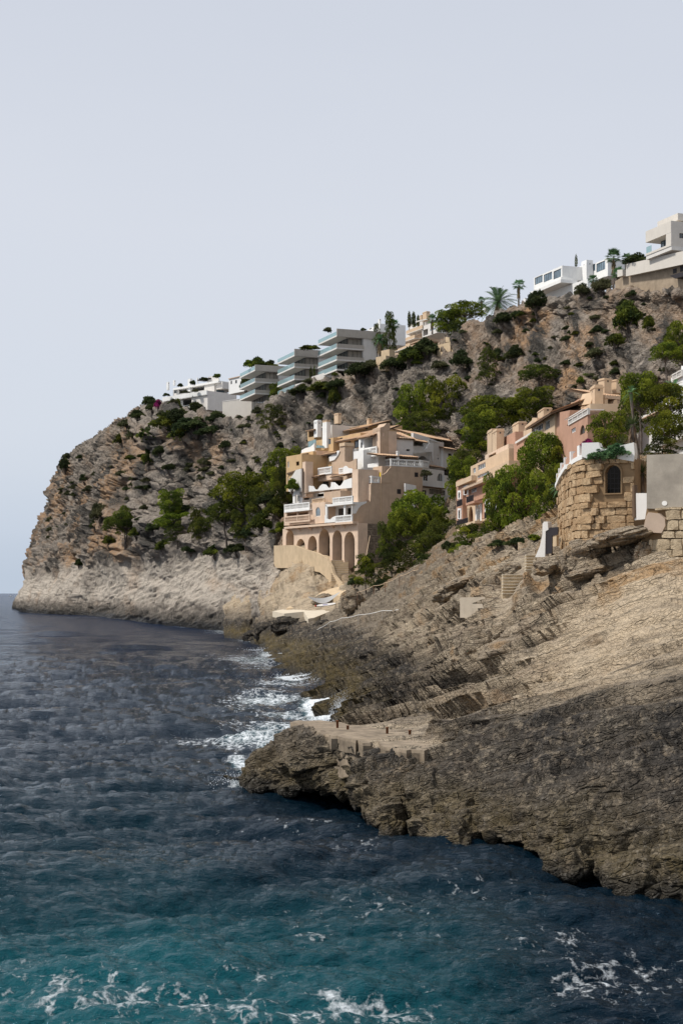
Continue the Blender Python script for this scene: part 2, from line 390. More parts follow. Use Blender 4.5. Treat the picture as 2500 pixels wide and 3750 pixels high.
LIP = [(820,2842,67.5,.2),(880,2852,66,.3),(930,2888,64,.3),(1000,2893,63,.4),(1080,2890,62.5,.5),(1200,2895,61.5,.6),(1290,2915,59,.7),(1330,2975,55,.6),(1440,3030,52,.4),(1500,2990,52.5,.7),(1600,3105,48.5,.4),(1700,3112,47.8,.4),(1760,3050,49,.7),(1900,3115,46.8,.6),(2020,3185,45,.4),(2100,3200,44.5,.4),(2200,3185,44.4,.6),(2300,3240,43,.4),(2500,3285,41.6,.3),(2800,3340,40,.3),(4700,3640,32,.3)]
BRK = [(820,2840,67.8),(880,2846,67.4),(950,2795,66),(1030,2745,65),(1056,2690,64.8),(1075,2672,64.2),(1180,2702,60.5),(1300,2722,58),(1400,2745,56),(1500,2772,54),(1560,2764,54),(1620,2742,54.5),(1750,2694,54.5),(1900,2678,53),(2100,2645,51),(2300,2615,49),(2500,2595,47.5),(2800,2550,46),(4700,2560,40)]
def build_shore():
    NU, NF, NT = 636, 190, 590
    px = np.concatenate([np.linspace(822, 1700, 310), np.linspace(1702, 2780, 290), np.linspace(2810, 4600, 36)])
    lip = np.array(LIP, float); brk = np.array(BRK, float)
    lpy = np.interp(px, lip[:,0], lip[:,1]); lD = np.interp(px, lip[:,0], lip[:,2])
    bpy_ = np.interp(px, brk[:,0], brk[:,1]); bD = np.interp(px, brk[:,0], brk[:,2])
    def WV(px, py, D): return np.stack([(px-CX)/F*D, D, H+(CY-py)/F*D], -1)
    Lp = WV(px, lpy, lD); Bp = WV(px, bpy_, bD)
    k = np.minimum(1, (px-820)/300)[:,None]
    under = Lp+np.stack([0*px+1.2, 0*px+5.5, 0*px-0.6], -1)*k; deep = Lp+np.stack([0*px+2, 0*px+8, 0*px-4.5], -1)*np.maximum(k,.2)
    midf = Lp*0.55+Bp*0.45+np.stack([0*px-0.35, 0*px-0.6, 0*px+0.15], -1)*k
    lo = Lp*0.85+Bp*0.15+np.stack([0*px-0.25, 0*px-0.45, 0*px], -1)*k
    hi = Lp*0.2+Bp*0.8+np.stack([0*px-0.15, 0*px-0.35, 0*px+0.1], -1)*k
    ctl = np.stack([deep, under, Lp, lo, midf, hi, Bp])
    Pf = cr(np.concatenate([np.linspace(0, 1.85, 30), np.linspace(1.9, 6, NF-30)]), np.arange(7.0), ctl)
    Pf = np.transpose(Pf, (1,0,2))
    t = np.linspace(0, 1, NT+1)[1:]
    Dg = bD[:,None]*np.exp(t[None,:]**1.22*np.log(325.0/bD)[:,None])
    pxg = np.repeat(px[:,None], NT, 1)
    z = SH(pxg.ravel(), Dg.ravel()).reshape(NU, NT)
    zb = SH(px, bD); w = np.exp(-(Dg-bD[:,None])/2.5)
    z = z+(Bp[:,2]-zb)[:,None]*w
    Pt = np.stack([(pxg-CX)/F*Dg, Dg, z], -1)
    P = np.concatenate([Pf, Pt], 1); NV = P.shape[1]
    N = grid_normals(P)
    ref = N[:, NF+50:, 2].mean()
    if ref < 0: N = -N
    Q = P.reshape(-1,3); n = N.reshape(-1,3)
    d = Q[:,1]; D0 = np.clip(d/60.0, 0.85, 3.2); R = Q
    face = np.zeros((NU, NV)); face[:, :NF] = 1; face = np.maximum(face, 0)
    fw = np.ones((NU, NV)); fw[:, NF:] = np.exp(-(Dg-bD[:,None])/1.6); fw = fw.ravel()
    PX = np.repeat(px[:,None], NV, 1).ravel(); tip = sstep(820, 960, PX)
    plat = (sstep(1060,1085,PX)*(1-sstep(1560,1640,PX)))*np.exp(-np.maximum(0, np.abs(d-60.5)-4.5)**2/2)*(1-fw*0.0)*(np.repeat(np.arange(NV)[None,:], NU, 0).ravel() > NF+1)
    RL = np.stack([R@LDIR/7, R@BEDE/1.7, R@BEDN/0.9], 1)
    warp = np.stack([vnoise(R/2.2, 51), vnoise(R/2.2, 52), vnoise(R/2.2, 53)], 1)
    f1, f2, rv = worley(RL/np.array([.75,1.3,1.6])+warp*.3, 54)
    f1b, f2b, rvb = worley(RL/np.array([.28,.5,.7])+warp*.4, 55)
    pit = ridged(R/np.array([0.45,0.45,0.3]), 3, 58, 0.6)
    big = fbm(R/np.array([9,9,6]), 4, 56); md = fbm(RL, 4, 57, 0.6)
    g1, g2, gr = worley((R+warp*0.9)/np.array([2.3,2.3,1.5]), 154); g1b, g2b, grb = worley((R+warp*.5)/np.array([0.8,0.8,0.5]), 155)
    disp_face = big*1.15+md*0.45+fbm(R/np.array([2.6,2.6,1.6]),5,156,.6)*.75+(gr-0.5)*0.5*sstep(-.3,.3,big)+np.minimum(g2-g1, .12)*1.2+(grb-.5)*0.14+np.minimum(g2b-g1b, .15)*0.45+pit*0.07
    RM = np.stack([R@LDIR/16, R@BEDE/2.6, R@BEDN/1.2], 1)
    disp_top = fbm(R/np.array([14,14,8]), 4, 60)*0.30*D0**1.2+md*0.17*D0+(ridged(RM,4,68,.6)-.3)*0.30*D0+((rv-0.5)*0.12+np.minimum(f2-f1,.3)*0.4+(rvb-.5)*0.05+np.minimum(f2b-f1b,.25)*0.25)+pit*0.05
    far = sstep(110, 170, d)
    f1c, f2c, rvc = worley((R+warp*1.5)/np.array([5.5,5.5,3.0]), 61)
    disp_top += far*((rvc-.5)*(0.4+1.6*sstep(235,245,d)*(1-sstep(1255,1300,PX)))+np.minimum(f2c-f1c,.3)*0.8)
    flat = np.exp(-((PX-1115)/110)**4-((d-241)/11)**4); stp = np.maximum(np.exp(-((PX-1905)/85)**4-((d-103)/9)**4), np.exp(-((PX-2005)/38)**4-((d-94)/5)**4))
    quiet = (1-0.85*plat)*(1-.9*flat)*(1-.95*stp)
    disp = (disp_face*fw+disp_top*(1-fw)*quiet)*(0.3+0.7*tip)
    Q2 = Q+n*disp[:,None]; Q2[:,2] -= .5*flat+.75*stp
    bed = BEDN; wv = 0.40*vnoise(RL*np.array([1,.5,1])/1.6, 62)+0.12*vnoise(RL*1.5, 63)
    smoothp = sstep(1780, 2200, PX+60*vnoise(R/9,161))*(1-fw)*(1-sstep(72,82,d))     # the pale smooth slabs at the right
    a = (1-0.55*smoothp)*quiet
    sea_w = np.array([-0.80,-0.60,0.0])
    def lips(Q2, nrm, T, warp, s, amp):
        nrm = nrm/np.linalg.norm(nrm); c = (Q2@nrm+warp)/T; k_ = np.floor(c); f = c-k_; h_ = _hash(k_, k_*0+3, k_*0+5, s)/4294967295.0; e_ = .25+.5*h_
        g = np.exp(-((f-e_-.16)/.13)**2)-.6*np.exp(-((f-e_+.14)/.12)**2)
        return sea_w[None,:]*(g*T*amp)[:,None]
    B2 = np.cross(LDIR, np.array([.1,.97,-.27])); B2 /= np.linalg.norm(B2); 
    if B2[2] < 0: B2 = -B2
    wl = 0.9*vnoise(RL*np.array([.8,.35,.5]), 162)+.3*vnoise(RL*np.array([2,1,1]), 163)
    pt = sstep(-.25,.35,vnoise(RL*np.array([.6,.25,.4]), 164)); top_ = (1-fw)*quiet*(1-.72*smoothp)*(1-sstep(150,200,d))
    Q2 += lips(Q2, B2, 1.5, wl, 71, .55)*(top_*(.35+.65*pt))[:,None]; Q2 += strata(Q2, B2, 1.5, wl, .12, 71)*(top_*(.25+.5*pt))[:,None]
    Q2 += lips(Q2, B2, .5, wl*.8, 72, .5)*top_[:,None]; Q2 += strata(Q2, B2, .5, wl*.8, .16, 72)*(top_*.6)[:,None]
    Q2 += strata(Q2, bed, 0.85, wv, 0.22, 64)*(a*(0.6-0.38*fw))[:,None]
    Q2 += strata(Q2, bed, 0.33, wv*1.4+0.15*fw*vnoise(R/1.1,67), 0.3, 65)*(a*(0.8-.45*fw))[:,None]
    Q2 += strata(Q2, bed, 1.9, wv*2.5, 0.18, 66)*(a*(1-fw)*sstep(75,110,d)*0.25)[:,None]
    if True:   # a deep cave mouth under the hut and the dark slot left of the big slabs
        for (cpx, cpy, cD, rx, rz, dep) in ((2310,1978,80,3.0,0.8,3.5),):
            c = W(cpx, cpy, cD)
            q = ((Q2[:,0]-c.x)/rx)**2+((Q2[:,2]-c.z)/rz)**2+((Q2[:,1]-c.y)/6)**2
            Q2[:,1] += dep*np.exp(-q*1.2)*0
    rub = (1-sstep(1255,1300,PX))*sstep(232,242,d)*sstep(4.5,6.5,Q2[:,2])
    wet = (1-sstep(0.25, 0.9, Q2[:,2]+0.5*vnoise(Q/1.3, 71)))*0.85
    # dark crust of the splash zone: by height above the sea and nearness to it
    film = (1-sstep(3.4, 5.0, Q2[:,2]+1.1*fbm(RL/2.5, 3, 72)+0.6*sstep(1750,1950,PX)))
    film = np.maximum(film*(0.30+0.70*sstep(66,84,d))*(1-sstep(1800,2000,PX)*0.8), fw*np.clip(.88+.35*fbm(R/np.array([4.5,4.5,2.2]),4,77),.5,1))
    fw2 = np.ones((NU, NV)); fw2[:, NF:] = np.exp(-(Dg-bD[:,None])/5.5); fw2 = np.clip(fw2.ravel()*1.15+.35*fbm(R/np.array([3,3,1.5]),3,78)*(fw2.ravel() > .08),0,1)
    film = np.maximum(film, fw2*.9*(1-plat)*sstep(1500,1650,PX))
    film *= (1-0.75*plat)*(1-.9*rub)
    film = np.maximum(film, 0.5*sstep(140,190,d)*(1-rub))
    film = np.maximum(film, 0.45*sstep(0.05,0.45,fbm(R/np.array([4,4,1.5]),4,74)))
    algae = (1-sstep(0.9, 3.0, Q2[:,2]+0.8*vnoise(R/2.5, 75)))*(0.9-0.35*fw)
    algae = np.maximum(algae, (1-sstep(900,1010,PX))*fw*0.9)
    warm = sstep(0.1, 0.6, fbm(R/np.array([6,6,3]), 4, 76)+0.35*sstep(7,11,Q2[:,2])-0.1)*(1-0.5*fw)
    me = mesh_np('rocky_shore', Q2, grid_faces(NU, NV), ROCK_SHORE, True, dict(wet=wet, warm=warm, film=film, algae=algae, pale=np.maximum(smoothp*.75*(1-fw2), rub*.6)))
    o = link('rocky_shore', me); tag(o, 'layered brown and grey limestone shore with an undercut ledge over the water', kind='structure')
    return o, Q2.reshape(NU, NV, 3)

hill, HP = build_hill()
shore, SP = build_shore()

# ------------------------------------------------------------------ the sea
def ocean_patch(N, L, wind, wdir, amp, seed, kmin=0.0, kmax=1e9):
    r = np.random.default_rng(seed)
    k = np.fft.fftfreq(N, 1.0/N)*2*np.pi/L; kx, ky = np.meshgrid(k, k, indexing='ij'); kk = np.hypot(kx, ky); kk[0,0] = 1e-6
    Lw = wind**2/9.81; cosf = (kx*math.cos(wdir)+ky*math.sin(wdir))/kk
    Ph = np.exp(-1/(kk*Lw)**2)/kk**3.3*(0.06+0.94*cosf**4)*np.exp(-(kk*0.018)**2); Ph[(kk < kmin) | (kk > kmax)] = 0; Ph[0,0] = 0
    h = (r.normal(size=(N,N))+1j*r.normal(size=(N,N)))*np.sqrt(Ph)
    hh = np.fft.ifft2(h).real; s = amp/hh.std(); h = h*s
    hz = np.fft.ifft2(h).real; dx = np.fft.ifft2(-1j*kx/kk*h).real; dy = np.fft.ifft2(-1j*ky/kk*h).real
    return hz, dx, dy
def samp(patch, L, x, y):
    N = patch[0].shape[0]; u = (x/L*N) % N; v = (y/L*N) % N
    i = np.floor(u).astype(int); j = np.floor(v).astype(int); fu = u-i; fv = v-j; i2 = (i+1) % N; j2 = (j+1) % N; i %= N; j %= N
    return [a[i,j]*(1-fu)*(1-fv)+a[i2,j]*fu*(1-fv)+a[i,j2]*(1-fu)*fv+a[i2,j2]*fu*fv for a in patch]
def build_sea():
    dys = np.concatenate([np.geomspace(0.7, 55, 90), np.linspace(56, 1900, 520)])[::-1]
    D = H*F/dys; NV = len(D)
    px = np.concatenate([np.linspace(-2600, -130, 24), np.linspace(-120, 2620, 590), np.linspace(2640, 5200, 24)]); NU = len(px)
    X = (px[:,None]-CX)/F*D[None,:]; Y = np.repeat(D[None,:], NU, 0)
    x, y = X.ravel(), Y.ravel(); z = np.zeros_like(x)
    sx = np.zeros_like(x); sy = np.zeros_like(x)
    rowsp = np.abs(np.gradient(D)); rs = np.repeat(rowsp[None,:], NU, 0).ravel()
    for (N, L, wind, wd, amp, seed, kmax, lo) in ((512, 61.0, 5.0, 1.35, 0.20, 1, 1e9, 1.0), (256, 17.3, 2.2, 1.05, 0.042, 2, 1e9, 0.15), (256, 233.0, 8.0, 1.6, 0.2, 3, 1.2, 6)):
        h, dx, dy = samp(ocean_patch(N, L, wind, wd, amp, seed, 0, kmax), L, x*math.cos(.3)+y*math.sin(.3), -x*math.sin(.3)+y*math.cos(.3))
        fade = 1-sstep(lo*1.0, lo*6, rs)
        z += h*fade; sx += dx*fade; sy += dy*fade
    x2 = x+.85*sx; y2 = y+.85*sy
    # foam: near the shore, round the ledge tip, and the wash below the camera
    bl = [ # px, py, rx(px), ry(px), weight
     (1060,2390,150,35,1.0),(960,2345,110,16,.9),(840,2312,110,9,.8),(700,2297,80,5,.6),(950,2420,170,26,.8),(1120,2480,130,26,1.0),(980,2450,130,10,.7),(1000,2560,240,30,.85),(1190,2600,110,55,1.0),(1235,2630,40,40,1.6),
     (880,2600,200,22,.6),(1060,2620,150,22,.85),(1000,2660,200,18,.75),(930,2700,190,40,.9),(850,2480,160,12,.5),(760,2400,160,8,.4),(1010,2730,80,45,1.0),(880,2800,50,40,1.1),(870,2870,60,30,.8),(760,2700,200,30,.4),(1130,2560,120,30,.75),(1020,2510,170,16,.7),(300,2262,230,3,.5),(100,2240,60,3,.6),
     (1190,2600,90,50,1.8),(1235,2645,50,30,2.0),(1110,2488,120,16,1.8),(1025,2400,80,20,1.6),(960,2348,90,9,1.3),(700,3700,620,70,.66),(1000,3725,420,50,.74),(1500,3720,300,40,.5),(350,3640,350,40,.55),(150,3560,220,25,.45),(900,3600,350,30,.5),(1300,3680,300,40,.7),(1150,3020,260,60,.42),(1050,3080,150,40,.5),(1400,3120,220,50,.35),(2150,3590,260,90,.5),(2350,3520,200,60,.5),(2450,3560,80,60,.55),(1500,3330,400,70,.4),(1700,3280,250,50,.4),(1300,3450,500,60,.3),(1900,3480,300,60,.42),
     (1850,3330,200,25,.35),(1250,3300,250,60,.28),(600,2780,300,60,.22),(400,2560,380,60,.14),(1700,3650,300,60,.35)]
    PX = CX+x/y*F; PY = CY+H/y*F
    foam = np.zeros_like(x)
    for (a, b, rx, ry, w) in bl: foam = np.maximum(foam, w*np.exp(-(((PX-a)/rx)**2+((PY-b)/ry)**2)))
    foam += 0.9*np.clip(sx*0, 0, 1)
    # crests fold where the sideways shift converges
    J = (np.gradient(sx.reshape(NU,NV), axis=0)/np.maximum(np.gradient(X, axis=0), 1e-3)).ravel()
    foam = foam+np.clip(-J-0.45, 0, 0.5)*0.5*sstep(20, 30, y)*(1-sstep(120, 300, y))
    teal = (1-sstep(1300,2200,PX))*(1-sstep(25, 48, y+3*vnoise(np.stack([x/9, y/9, x*0], 1), 81)))  # held back to the right: the rock's shade and reflection put into the water colour
    shallow = 0.15*(1-sstep(45,85,y))*(1-sstep(500,1000,PX))
    P = np.stack([x2, y2, z], 1)
    n = NB('sea_water'); Pn = n.pos
    f = n.attr('foam')
    A1 = n.mapping(Pn, (1, 0.75, 1))
    dist = n.noise(A1, 0.9, 4, 0.6)
    q = n.N.new('ShaderNodeVectorMath'); q.operation = 'MULTIPLY_ADD'
    cx = n.N.new('ShaderNodeTexNoise'); n.L.new(A1, cx.inputs[0]); cx.inputs['Scale'].default_value = 0.8; cx.inputs['Detail'].default_value = 3
    n.L.new(cx.outputs['Color'], q.inputs[0]); q.inputs[1].default_value = (1.6,1.6,0); n.L.new(A1, q.inputs[2])
    veins = n.voro(q.outputs[0], 1.15, 'DISTANCE_TO_EDGE'); veins2 = n.voro(q.outputs[0], 3.2, 'DISTANCE_TO_EDGE')
    lace = n.math('MAXIMUM', n.ramp(veins, [(0.0, 1), (0.16, 0)]), n.math('MULTIPLY', n.ramp(veins2, [(0.0, 1), (0.22, 0)]), 0.75))
    blob = n.noise(A1, 2.3, 8, 0.72)
    lvl = n.math('ADD', n.math('MULTIPLY', lace, 0.34), n.math('MULTIPLY', n.ramp(blob, [(0.3,0),(0.7,1)]), 0.78))
    big = n.noise(n.mapping(Pn, (0.5, 0.22, 1)), 0.45, 3, 0.55)
    lvl = n.math('ADD', lvl, n.math('MULTIPLY_ADD', big, 0.9, -0.45))
    thr = n.math('SUBTRACT', 1.02, n.math('MULTIPLY', f, 0.82))
    mask = n.math('MULTIPLY', n.math('SUBTRACT', lvl, thr), 2.2, clamp=True)
    mask = n.math('MULTIPLY', mask, n.math('MULTIPLY', f, 6.0, clamp=True), clamp=True)
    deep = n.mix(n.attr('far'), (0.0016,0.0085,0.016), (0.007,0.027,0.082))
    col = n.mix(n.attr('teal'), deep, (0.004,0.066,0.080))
    col = n.mix(n.math('MULTIPLY', n.ramp(f, [(.55,0),(.95,1)]), 0.5, clamp=True), col, (0.03,0.14,0.16))
    # ripples finer than the mesh; farther out larger ones take over
    r1 = n.noise(n.mapping(Pn, (0.55, 1.15, 1), (0,0,0.12)), 5.5, 5, 0.62); r2 = n.noise(n.mapping(Pn, (.45, 1.25, 1), (0,0,0.1)), 0.9, 6, 0.66); r3 = n.noise(n.mapping(Pn, (1, 0.35, 1)), 0.16, 8, 0.75)
    hgt = n.math('ADD', n.math('MULTIPLY', r1, 0.17), n.math('ADD', n.math('MULTIPLY', r2, n.math('MULTIPLY_ADD', n.attr('far'), 1.9, 0.20)), n.math('MULTIPLY', r3, n.math('MULTIPLY', n.attr('far'), 14.0))))
    hgt = n.math('ADD', hgt, n.math('MULTIPLY', mask, 0.05))
    n.bump(hgt, 1.0, 1.0)
    c = n.mix(mask, col, (0.78,0.82,0.84))
    n.b.inputs['IOR'].default_value = 1.33; n.b.inputs['Specular Tint'].default_value = (0.42,0.70,1.0,1)
    m = n.out(c, n.math('MULTIPLY_ADD', mask, 0.6, n.math('MULTIPLY_ADD', n.attr('far'), 0.12, 0.05)), spec=n.math('MULTIPLY_ADD', n.attr('far'), -0.10, 0.23))
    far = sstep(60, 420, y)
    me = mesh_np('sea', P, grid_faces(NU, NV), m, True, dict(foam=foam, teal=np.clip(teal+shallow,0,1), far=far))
    o = link('sea', me); tag(o, 'choppy deep blue sea turning teal near the camera', kind='structure')
    return o
sea = build_sea()
# ------------------------------------------------------------------ finding the ground
def _bvh(P):
    nu, nv = P.shape[:2]
    return BVHTree.FromPolygons([tuple(v) for v in P.reshape(-1,3).tolist()], grid_faces(nu, nv).tolist())
BV = [_bvh(HP[::2, ::2]), _bvh(SP[::2, ::2])]
EYE = Vector((0, 0, H))
def hit(px, py):
    """first rock seen along the ray through a pixel"""
    d = W(px, py, 1)-EYE; best = None
    for b in BV:
        h = b.ray_cast(EYE, d.normalized())
        if h[0] is not None and (best is None or h[3] < best[1]): best = (h[0], h[3])
    return best[0] if best else None
def drop(x, y, z0=200):
    best = None
    for b in BV:
        h = b.ray_cast(Vector((x, y, z0)), Vector((0, 0, -1)))
        if h[0] is not None and (best is None or h[0].z > best.z): best = h[0]
    return best

# ------------------------------------------------------------------ plants
def leaf_mat(name, dark, mid, tip):
    n = NB(name)
    h = n.attr('tone')                   # every leaf tuft has its own growth colour
    c = n.mix(n.ramp(h, [(0.0, 0), (0.55, 1)]), dark, mid); c = n.mix(n.ramp(h, [(0.5, 0), (1.0, 1)]), c, tip)
    hv = n.N.new('ShaderNodeHueSaturation'); n.L.new(c, hv.inputs['Color'])
    n.L.new(n.math('MULTIPLY_ADD', n.rnd(), 0.03, 0.485), hv.inputs['Hue']); n.L.new(n.math('MULTIPLY_ADD', n.rnd(), 0.35, 0.82), hv.inputs['Value'])
    m = n.out(hv.outputs[0], 0.75, spec=0.15)
    tr = n.N.new('ShaderNodeBsdfTranslucent'); n.L.new(hv.outputs[0], tr.inputs[0])
    ms = n.N.new('ShaderNodeMixShader'); ms.inputs[0].default_value = 0.3
    o = n.N['Material Output']; n.L.new(n.b.outputs[0], ms.inputs[1]); n.L.new(tr.outputs[0], ms.inputs[2]); n.L.new(ms.outputs[0], o.inputs[0])
    return m
M_PINE = leaf_mat('pine_needles', (0.042,0.062,0.012), (0.150,0.190,0.022), (0.38,0.41,0.045))
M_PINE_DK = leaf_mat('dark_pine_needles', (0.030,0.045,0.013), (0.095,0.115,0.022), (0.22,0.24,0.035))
M_BUSH = leaf_mat('scrub_leaves', (0.030,0.045,0.018), (0.065,0.085,0.032), (0.12,0.14,0.05))
M_BUSHO = leaf_mat('olive_scrub_leaves', (0.055,0.062,0.030), (0.11,0.115,0.055), (0.19,0.19,0.09))
M_AGAVE = leaf_mat('succulent_leaves', (0.03,0.07,0.03), (0.09,0.17,0.075), (0.20,0.32,0.15))
M_FLOWER = leaf_mat('bougainvillea', (0.10,0.02,0.05), (0.35,0.03,0.14), (0.55,0.06,0.25))
M_DRYLEAF = leaf_mat('dry_fronds', (0.13,0.09,0.055), (0.24,0.17,0.10), (0.36,0.27,0.17))
def bark():
    n = NB('bark'); c = n.mix(n.ramp(n.noise(n.mapping(n.pos, (3,3,.6)), 2.0, 5), [(0.35,0),(0.65,1)]), (0.06,0.045,0.035), (0.20,0.16,0.13))
    n.bump(n.noise(n.mapping(n.pos, (4,4,.8)), 3, 4), 0.6, 0.05); return n.out(c, 0.9)
M_BARK = bark()
def tufts(centres, dirs, size, tone, rng, blades=3, width=0.32):
    """blades of leaf: thin kites springing from each centre, about along dir"""
    n = len(centres)*blades
    c = np.repeat(centres, blades, 0); d = np.repeat(dirs, blades, 0)+rng.normal(size=(n,3))*0.75
    d /= np.linalg.norm(d, axis=1, keepdims=True)
    s = np.repeat(np.broadcast_to(size, len(centres)), blades)*rng.uniform(0.7, 1.3, n)
    p = np.cross(d, rng.normal(size=(n,3))); p /= np.linalg.norm(p, axis=1, keepdims=True)
    b = c-d*s[:,None]*0.3
    V = np.stack([b, b+d*s[:,None]*.6+p*s[:,None]*width, b+d*s[:,None]*1.25, b+d*s[:,None]*.6-p*s[:,None]*width], 1).reshape(-1,3)
    Fc = np.arange(4*n).reshape(n,4)
    return V, Fc, np.repeat(np.clip(np.repeat(tone, blades)+rng.normal(size=n)*0.12, 0, 1), 4)
def crown_mesh(name, mat, pads, tpp, size, rng, hollow=0.55, flat=0.7, core=True):
    """pads: (x,y,z,r) clumps; tufts sit on the outer, mostly upper shell of every pad"""
    Cs, Ds, Ts = [], [], []
    for (x, y, z, r) in pads:
        m = int(tpp*r*r)
        d = rng.normal(size=(m,3)); d[:,2] = np.where(d[:,2] < -0.25, -d[:,2]*rng.uniform(-.6,1,m), d[:,2]); d /= np.linalg.norm(d, axis=1, keepdims=True)
        lump = 0.88+0.30*vnoise(d*2.2+np.array([x*3.1, y*2.7, z*1.9]), 91)
        rr = r*rng.uniform(hollow, 1.0, m)**0.6*lump
        p = d*rr[:,None]*np.array([1,1,flat])+np.array([x,y,z])
        Cs.append(p); Ds.append(d*0.8+np.array([0,0,.45])); Ts.append(0.42+0.42*vnoise(p*1.1/max(size*4,.2), 93)+0.12*rng.normal(size=m)+0.20*rng.normal())
    V, Fc, t = tufts(np.concatenate(Cs), np.concatenate(Ds), size, np.concatenate(Ts), rng)
    me = mesh_np(name, V, Fc, mat, False, dict(tone=t))
    return me
def tube_mesh(name, paths, mat, nseg=7):
    """paths: list of [(x,y,z,r), ...]"""
    V, Fc = [], []
    for path in paths:
        P = np.array(path, float); k0 = len(V)
        for i, (x,y,z,r) in enumerate(P):
            t = P[min(i+1,len(P)-1),:3]-P[max(i-1,0),:3]; t /= np.linalg.norm(t)+1e-9
            a = np.cross(t, [0.13,1,0.07]); a /= np.linalg.norm(a); b = np.cross(t, a)
            for j in range(nseg):
                q = 2*math.pi*j/nseg; V.append(np.array([x,y,z])+r*(math.cos(q)*a+math.sin(q)*b))
            if i:
                for j in range(nseg): Fc.append((k0+(i-1)*nseg+j, k0+(i-1)*nseg+(j+1)%nseg, k0+i*nseg+(j+1)%nseg, k0+i*nseg+j))
    return mesh_np(name, V, Fc, mat, True)
def pine_proto(seed, kind):
    """unit pine: about 1 tall and 1 wide, foot at the origin"""
    r = np.random.default_rng(seed); pads = []; paths = []
    lean = r.uniform(-.08,.08)
    if kind == 'umbrella': base, n, h0, h1, rad = 0.34, 30, .52, .88, .42
    elif kind == 'round': base, n, h0, h1, rad = 0.16, 40, .24, .88, .40
    elif kind == 'tiered': base, n, h0, h1, rad = 0.12, 26, .22, .92, .38
    else: base, n, h0, h1, rad = 0.05, 24, .15, .85, .40
    top = (lean, 0, h0+.1)
    tr = [(0,0,-.06,.028), (lean*.3+.012,0.01,base*.5,.022), (lean*.7-.01,0,base,.018), (lean,0,h0+.12,.011), (lean*1.1,0,.85,.004)]
    paths.append(tr)
    for i in range(n):
        a = i*2.4+r.uniform(-.4,.4); f = (i+.5)/n
        z = h0+(h1-h0)*f
        if kind == 'umbrella': R_ = rad*math.sqrt(max(0.02, 1-((z-h0)/(h1-h0+.12))**2))*r.uniform(.35,1)
        elif kind == 'round': R_ = rad*math.sqrt(max(0.02, 1-((z-.6)/.42)**2))*r.uniform(.45,1)
        elif kind == 'tiered': R_ = rad*(1.05-f*.8)*r.uniform(.55,1.05)
        else: R_ = rad*math.sqrt(max(0.03, 1-((z-.35)/.55)**2))*r.uniform(.3,1)
        x, y = lean+R_*math.cos(a), R_*math.sin(a); pr = r.uniform(.10,.17)*(1 if kind != 'tiered' else .85)
        pads.append((x, y, z, pr))
        if kind != 'shrub' or i % 3 == 0:
            z0 = base+(z-base)*.45
            paths.append([(lean*.7,0,z0,.009), (lean+(x-lean)*.55, y*.55, z0+(z-z0)*.45, .0055), (x,y,z-.01,.002)])
    return pads, paths
PINES = {}
for i, (k, s_) in enumerate((('umbrella',1),('umbrella',2),('round',3),('round',4),('tiered',5),('tiered',6),('shrub',7),('shrub',8))):
    pads, paths = pine_proto(s_, k)
    r = np.random.default_rng(100+i)
    cm = crown_mesh('pine_crown', M_PINE, pads, 12500, .020, r, .78, .62)
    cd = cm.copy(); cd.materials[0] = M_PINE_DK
    PINES.setdefault(k, []).append((cm, cd, tube_mesh('pine_trunk', paths, M_BARK, 5)))
def thing(name, label, cat, loc, group=None):
    o = bpy.data.objects.new(name, None); COL.objects.link(o); o.location = loc; o.empty_display_size = 0.3
    return tag(o, label, cat, group)
def pine(box, label, kind='umbrella', D=None, base=None, dark=False, group=None, rot=None, name='pine_tree', cat='tree', depth=1.0):
    """box: crown outline on the photograph x0,y0,x1,y1; base: (px,py) where the foot stands"""
    x0, y0, x1, y1 = box
    if base is None: base = ((x0+x1)/2, y1)
    if D is None:
        h = hit(*base); D = h.y if h else 250
    else: h = None
    cx = (x0+x1)/2; foot = W(base[0], base[1], D) if h is None else Vector(h)
    topz = W(cx, y0, D).z; hgt = topz-foot.z; wid = (x1-x0)/F*D
    t = thing(name, label, cat, foot, group)
    cm, cd, tm = random.choice(PINES[kind])
    rz = random.uniform(0, 6.28) if rot is None else rot
    off = W(cx, base[1], D)-W(base[0], base[1], D)
    hh = hgt/0.99; ww = wid/0.92
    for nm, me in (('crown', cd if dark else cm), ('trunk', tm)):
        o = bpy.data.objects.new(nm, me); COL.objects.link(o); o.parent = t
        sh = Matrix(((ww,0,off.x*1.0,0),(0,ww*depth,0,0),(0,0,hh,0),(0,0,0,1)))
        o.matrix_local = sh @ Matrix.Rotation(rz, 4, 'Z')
    return t
# shrubs
def shrub_proto(seed, mat, n=13, size=.06, tpp=620):
    r = np.random.default_rng(seed); pads = []
    for i in range(n):
        a = i*2.4; R_ = .32*math.sqrt((i+.3)/n); pads.append((R_*math.cos(a), R_*math.sin(a), .12+.50*(1-(R_/.38)**1.5)*r.uniform(.5,1.1), r.uniform(.15,.24)))
    me = crown_mesh('shrub_leaves', mat, pads, tpp*5, size, r, .3, .9)
    st = tube_mesh('shrub_stem', [[(0,0,-.15,.018),(x*.4,y*.4,z*.5,.012),(x,y,z,.004)] for (x,y,z,q) in pads], M_BARK, 4)
    return me, st
SHR = {k: [shrub_proto(s+i*31, m) for i in range(3)] for k, m, s in (('dark', M_BUSH, 11), ('olive', M_BUSHO, 12), ('green', M_PINE, 13), ('deep', M_PINE_DK, 14), ('flower', M_FLOWER, 15), ('agave', M_AGAVE, 16))}
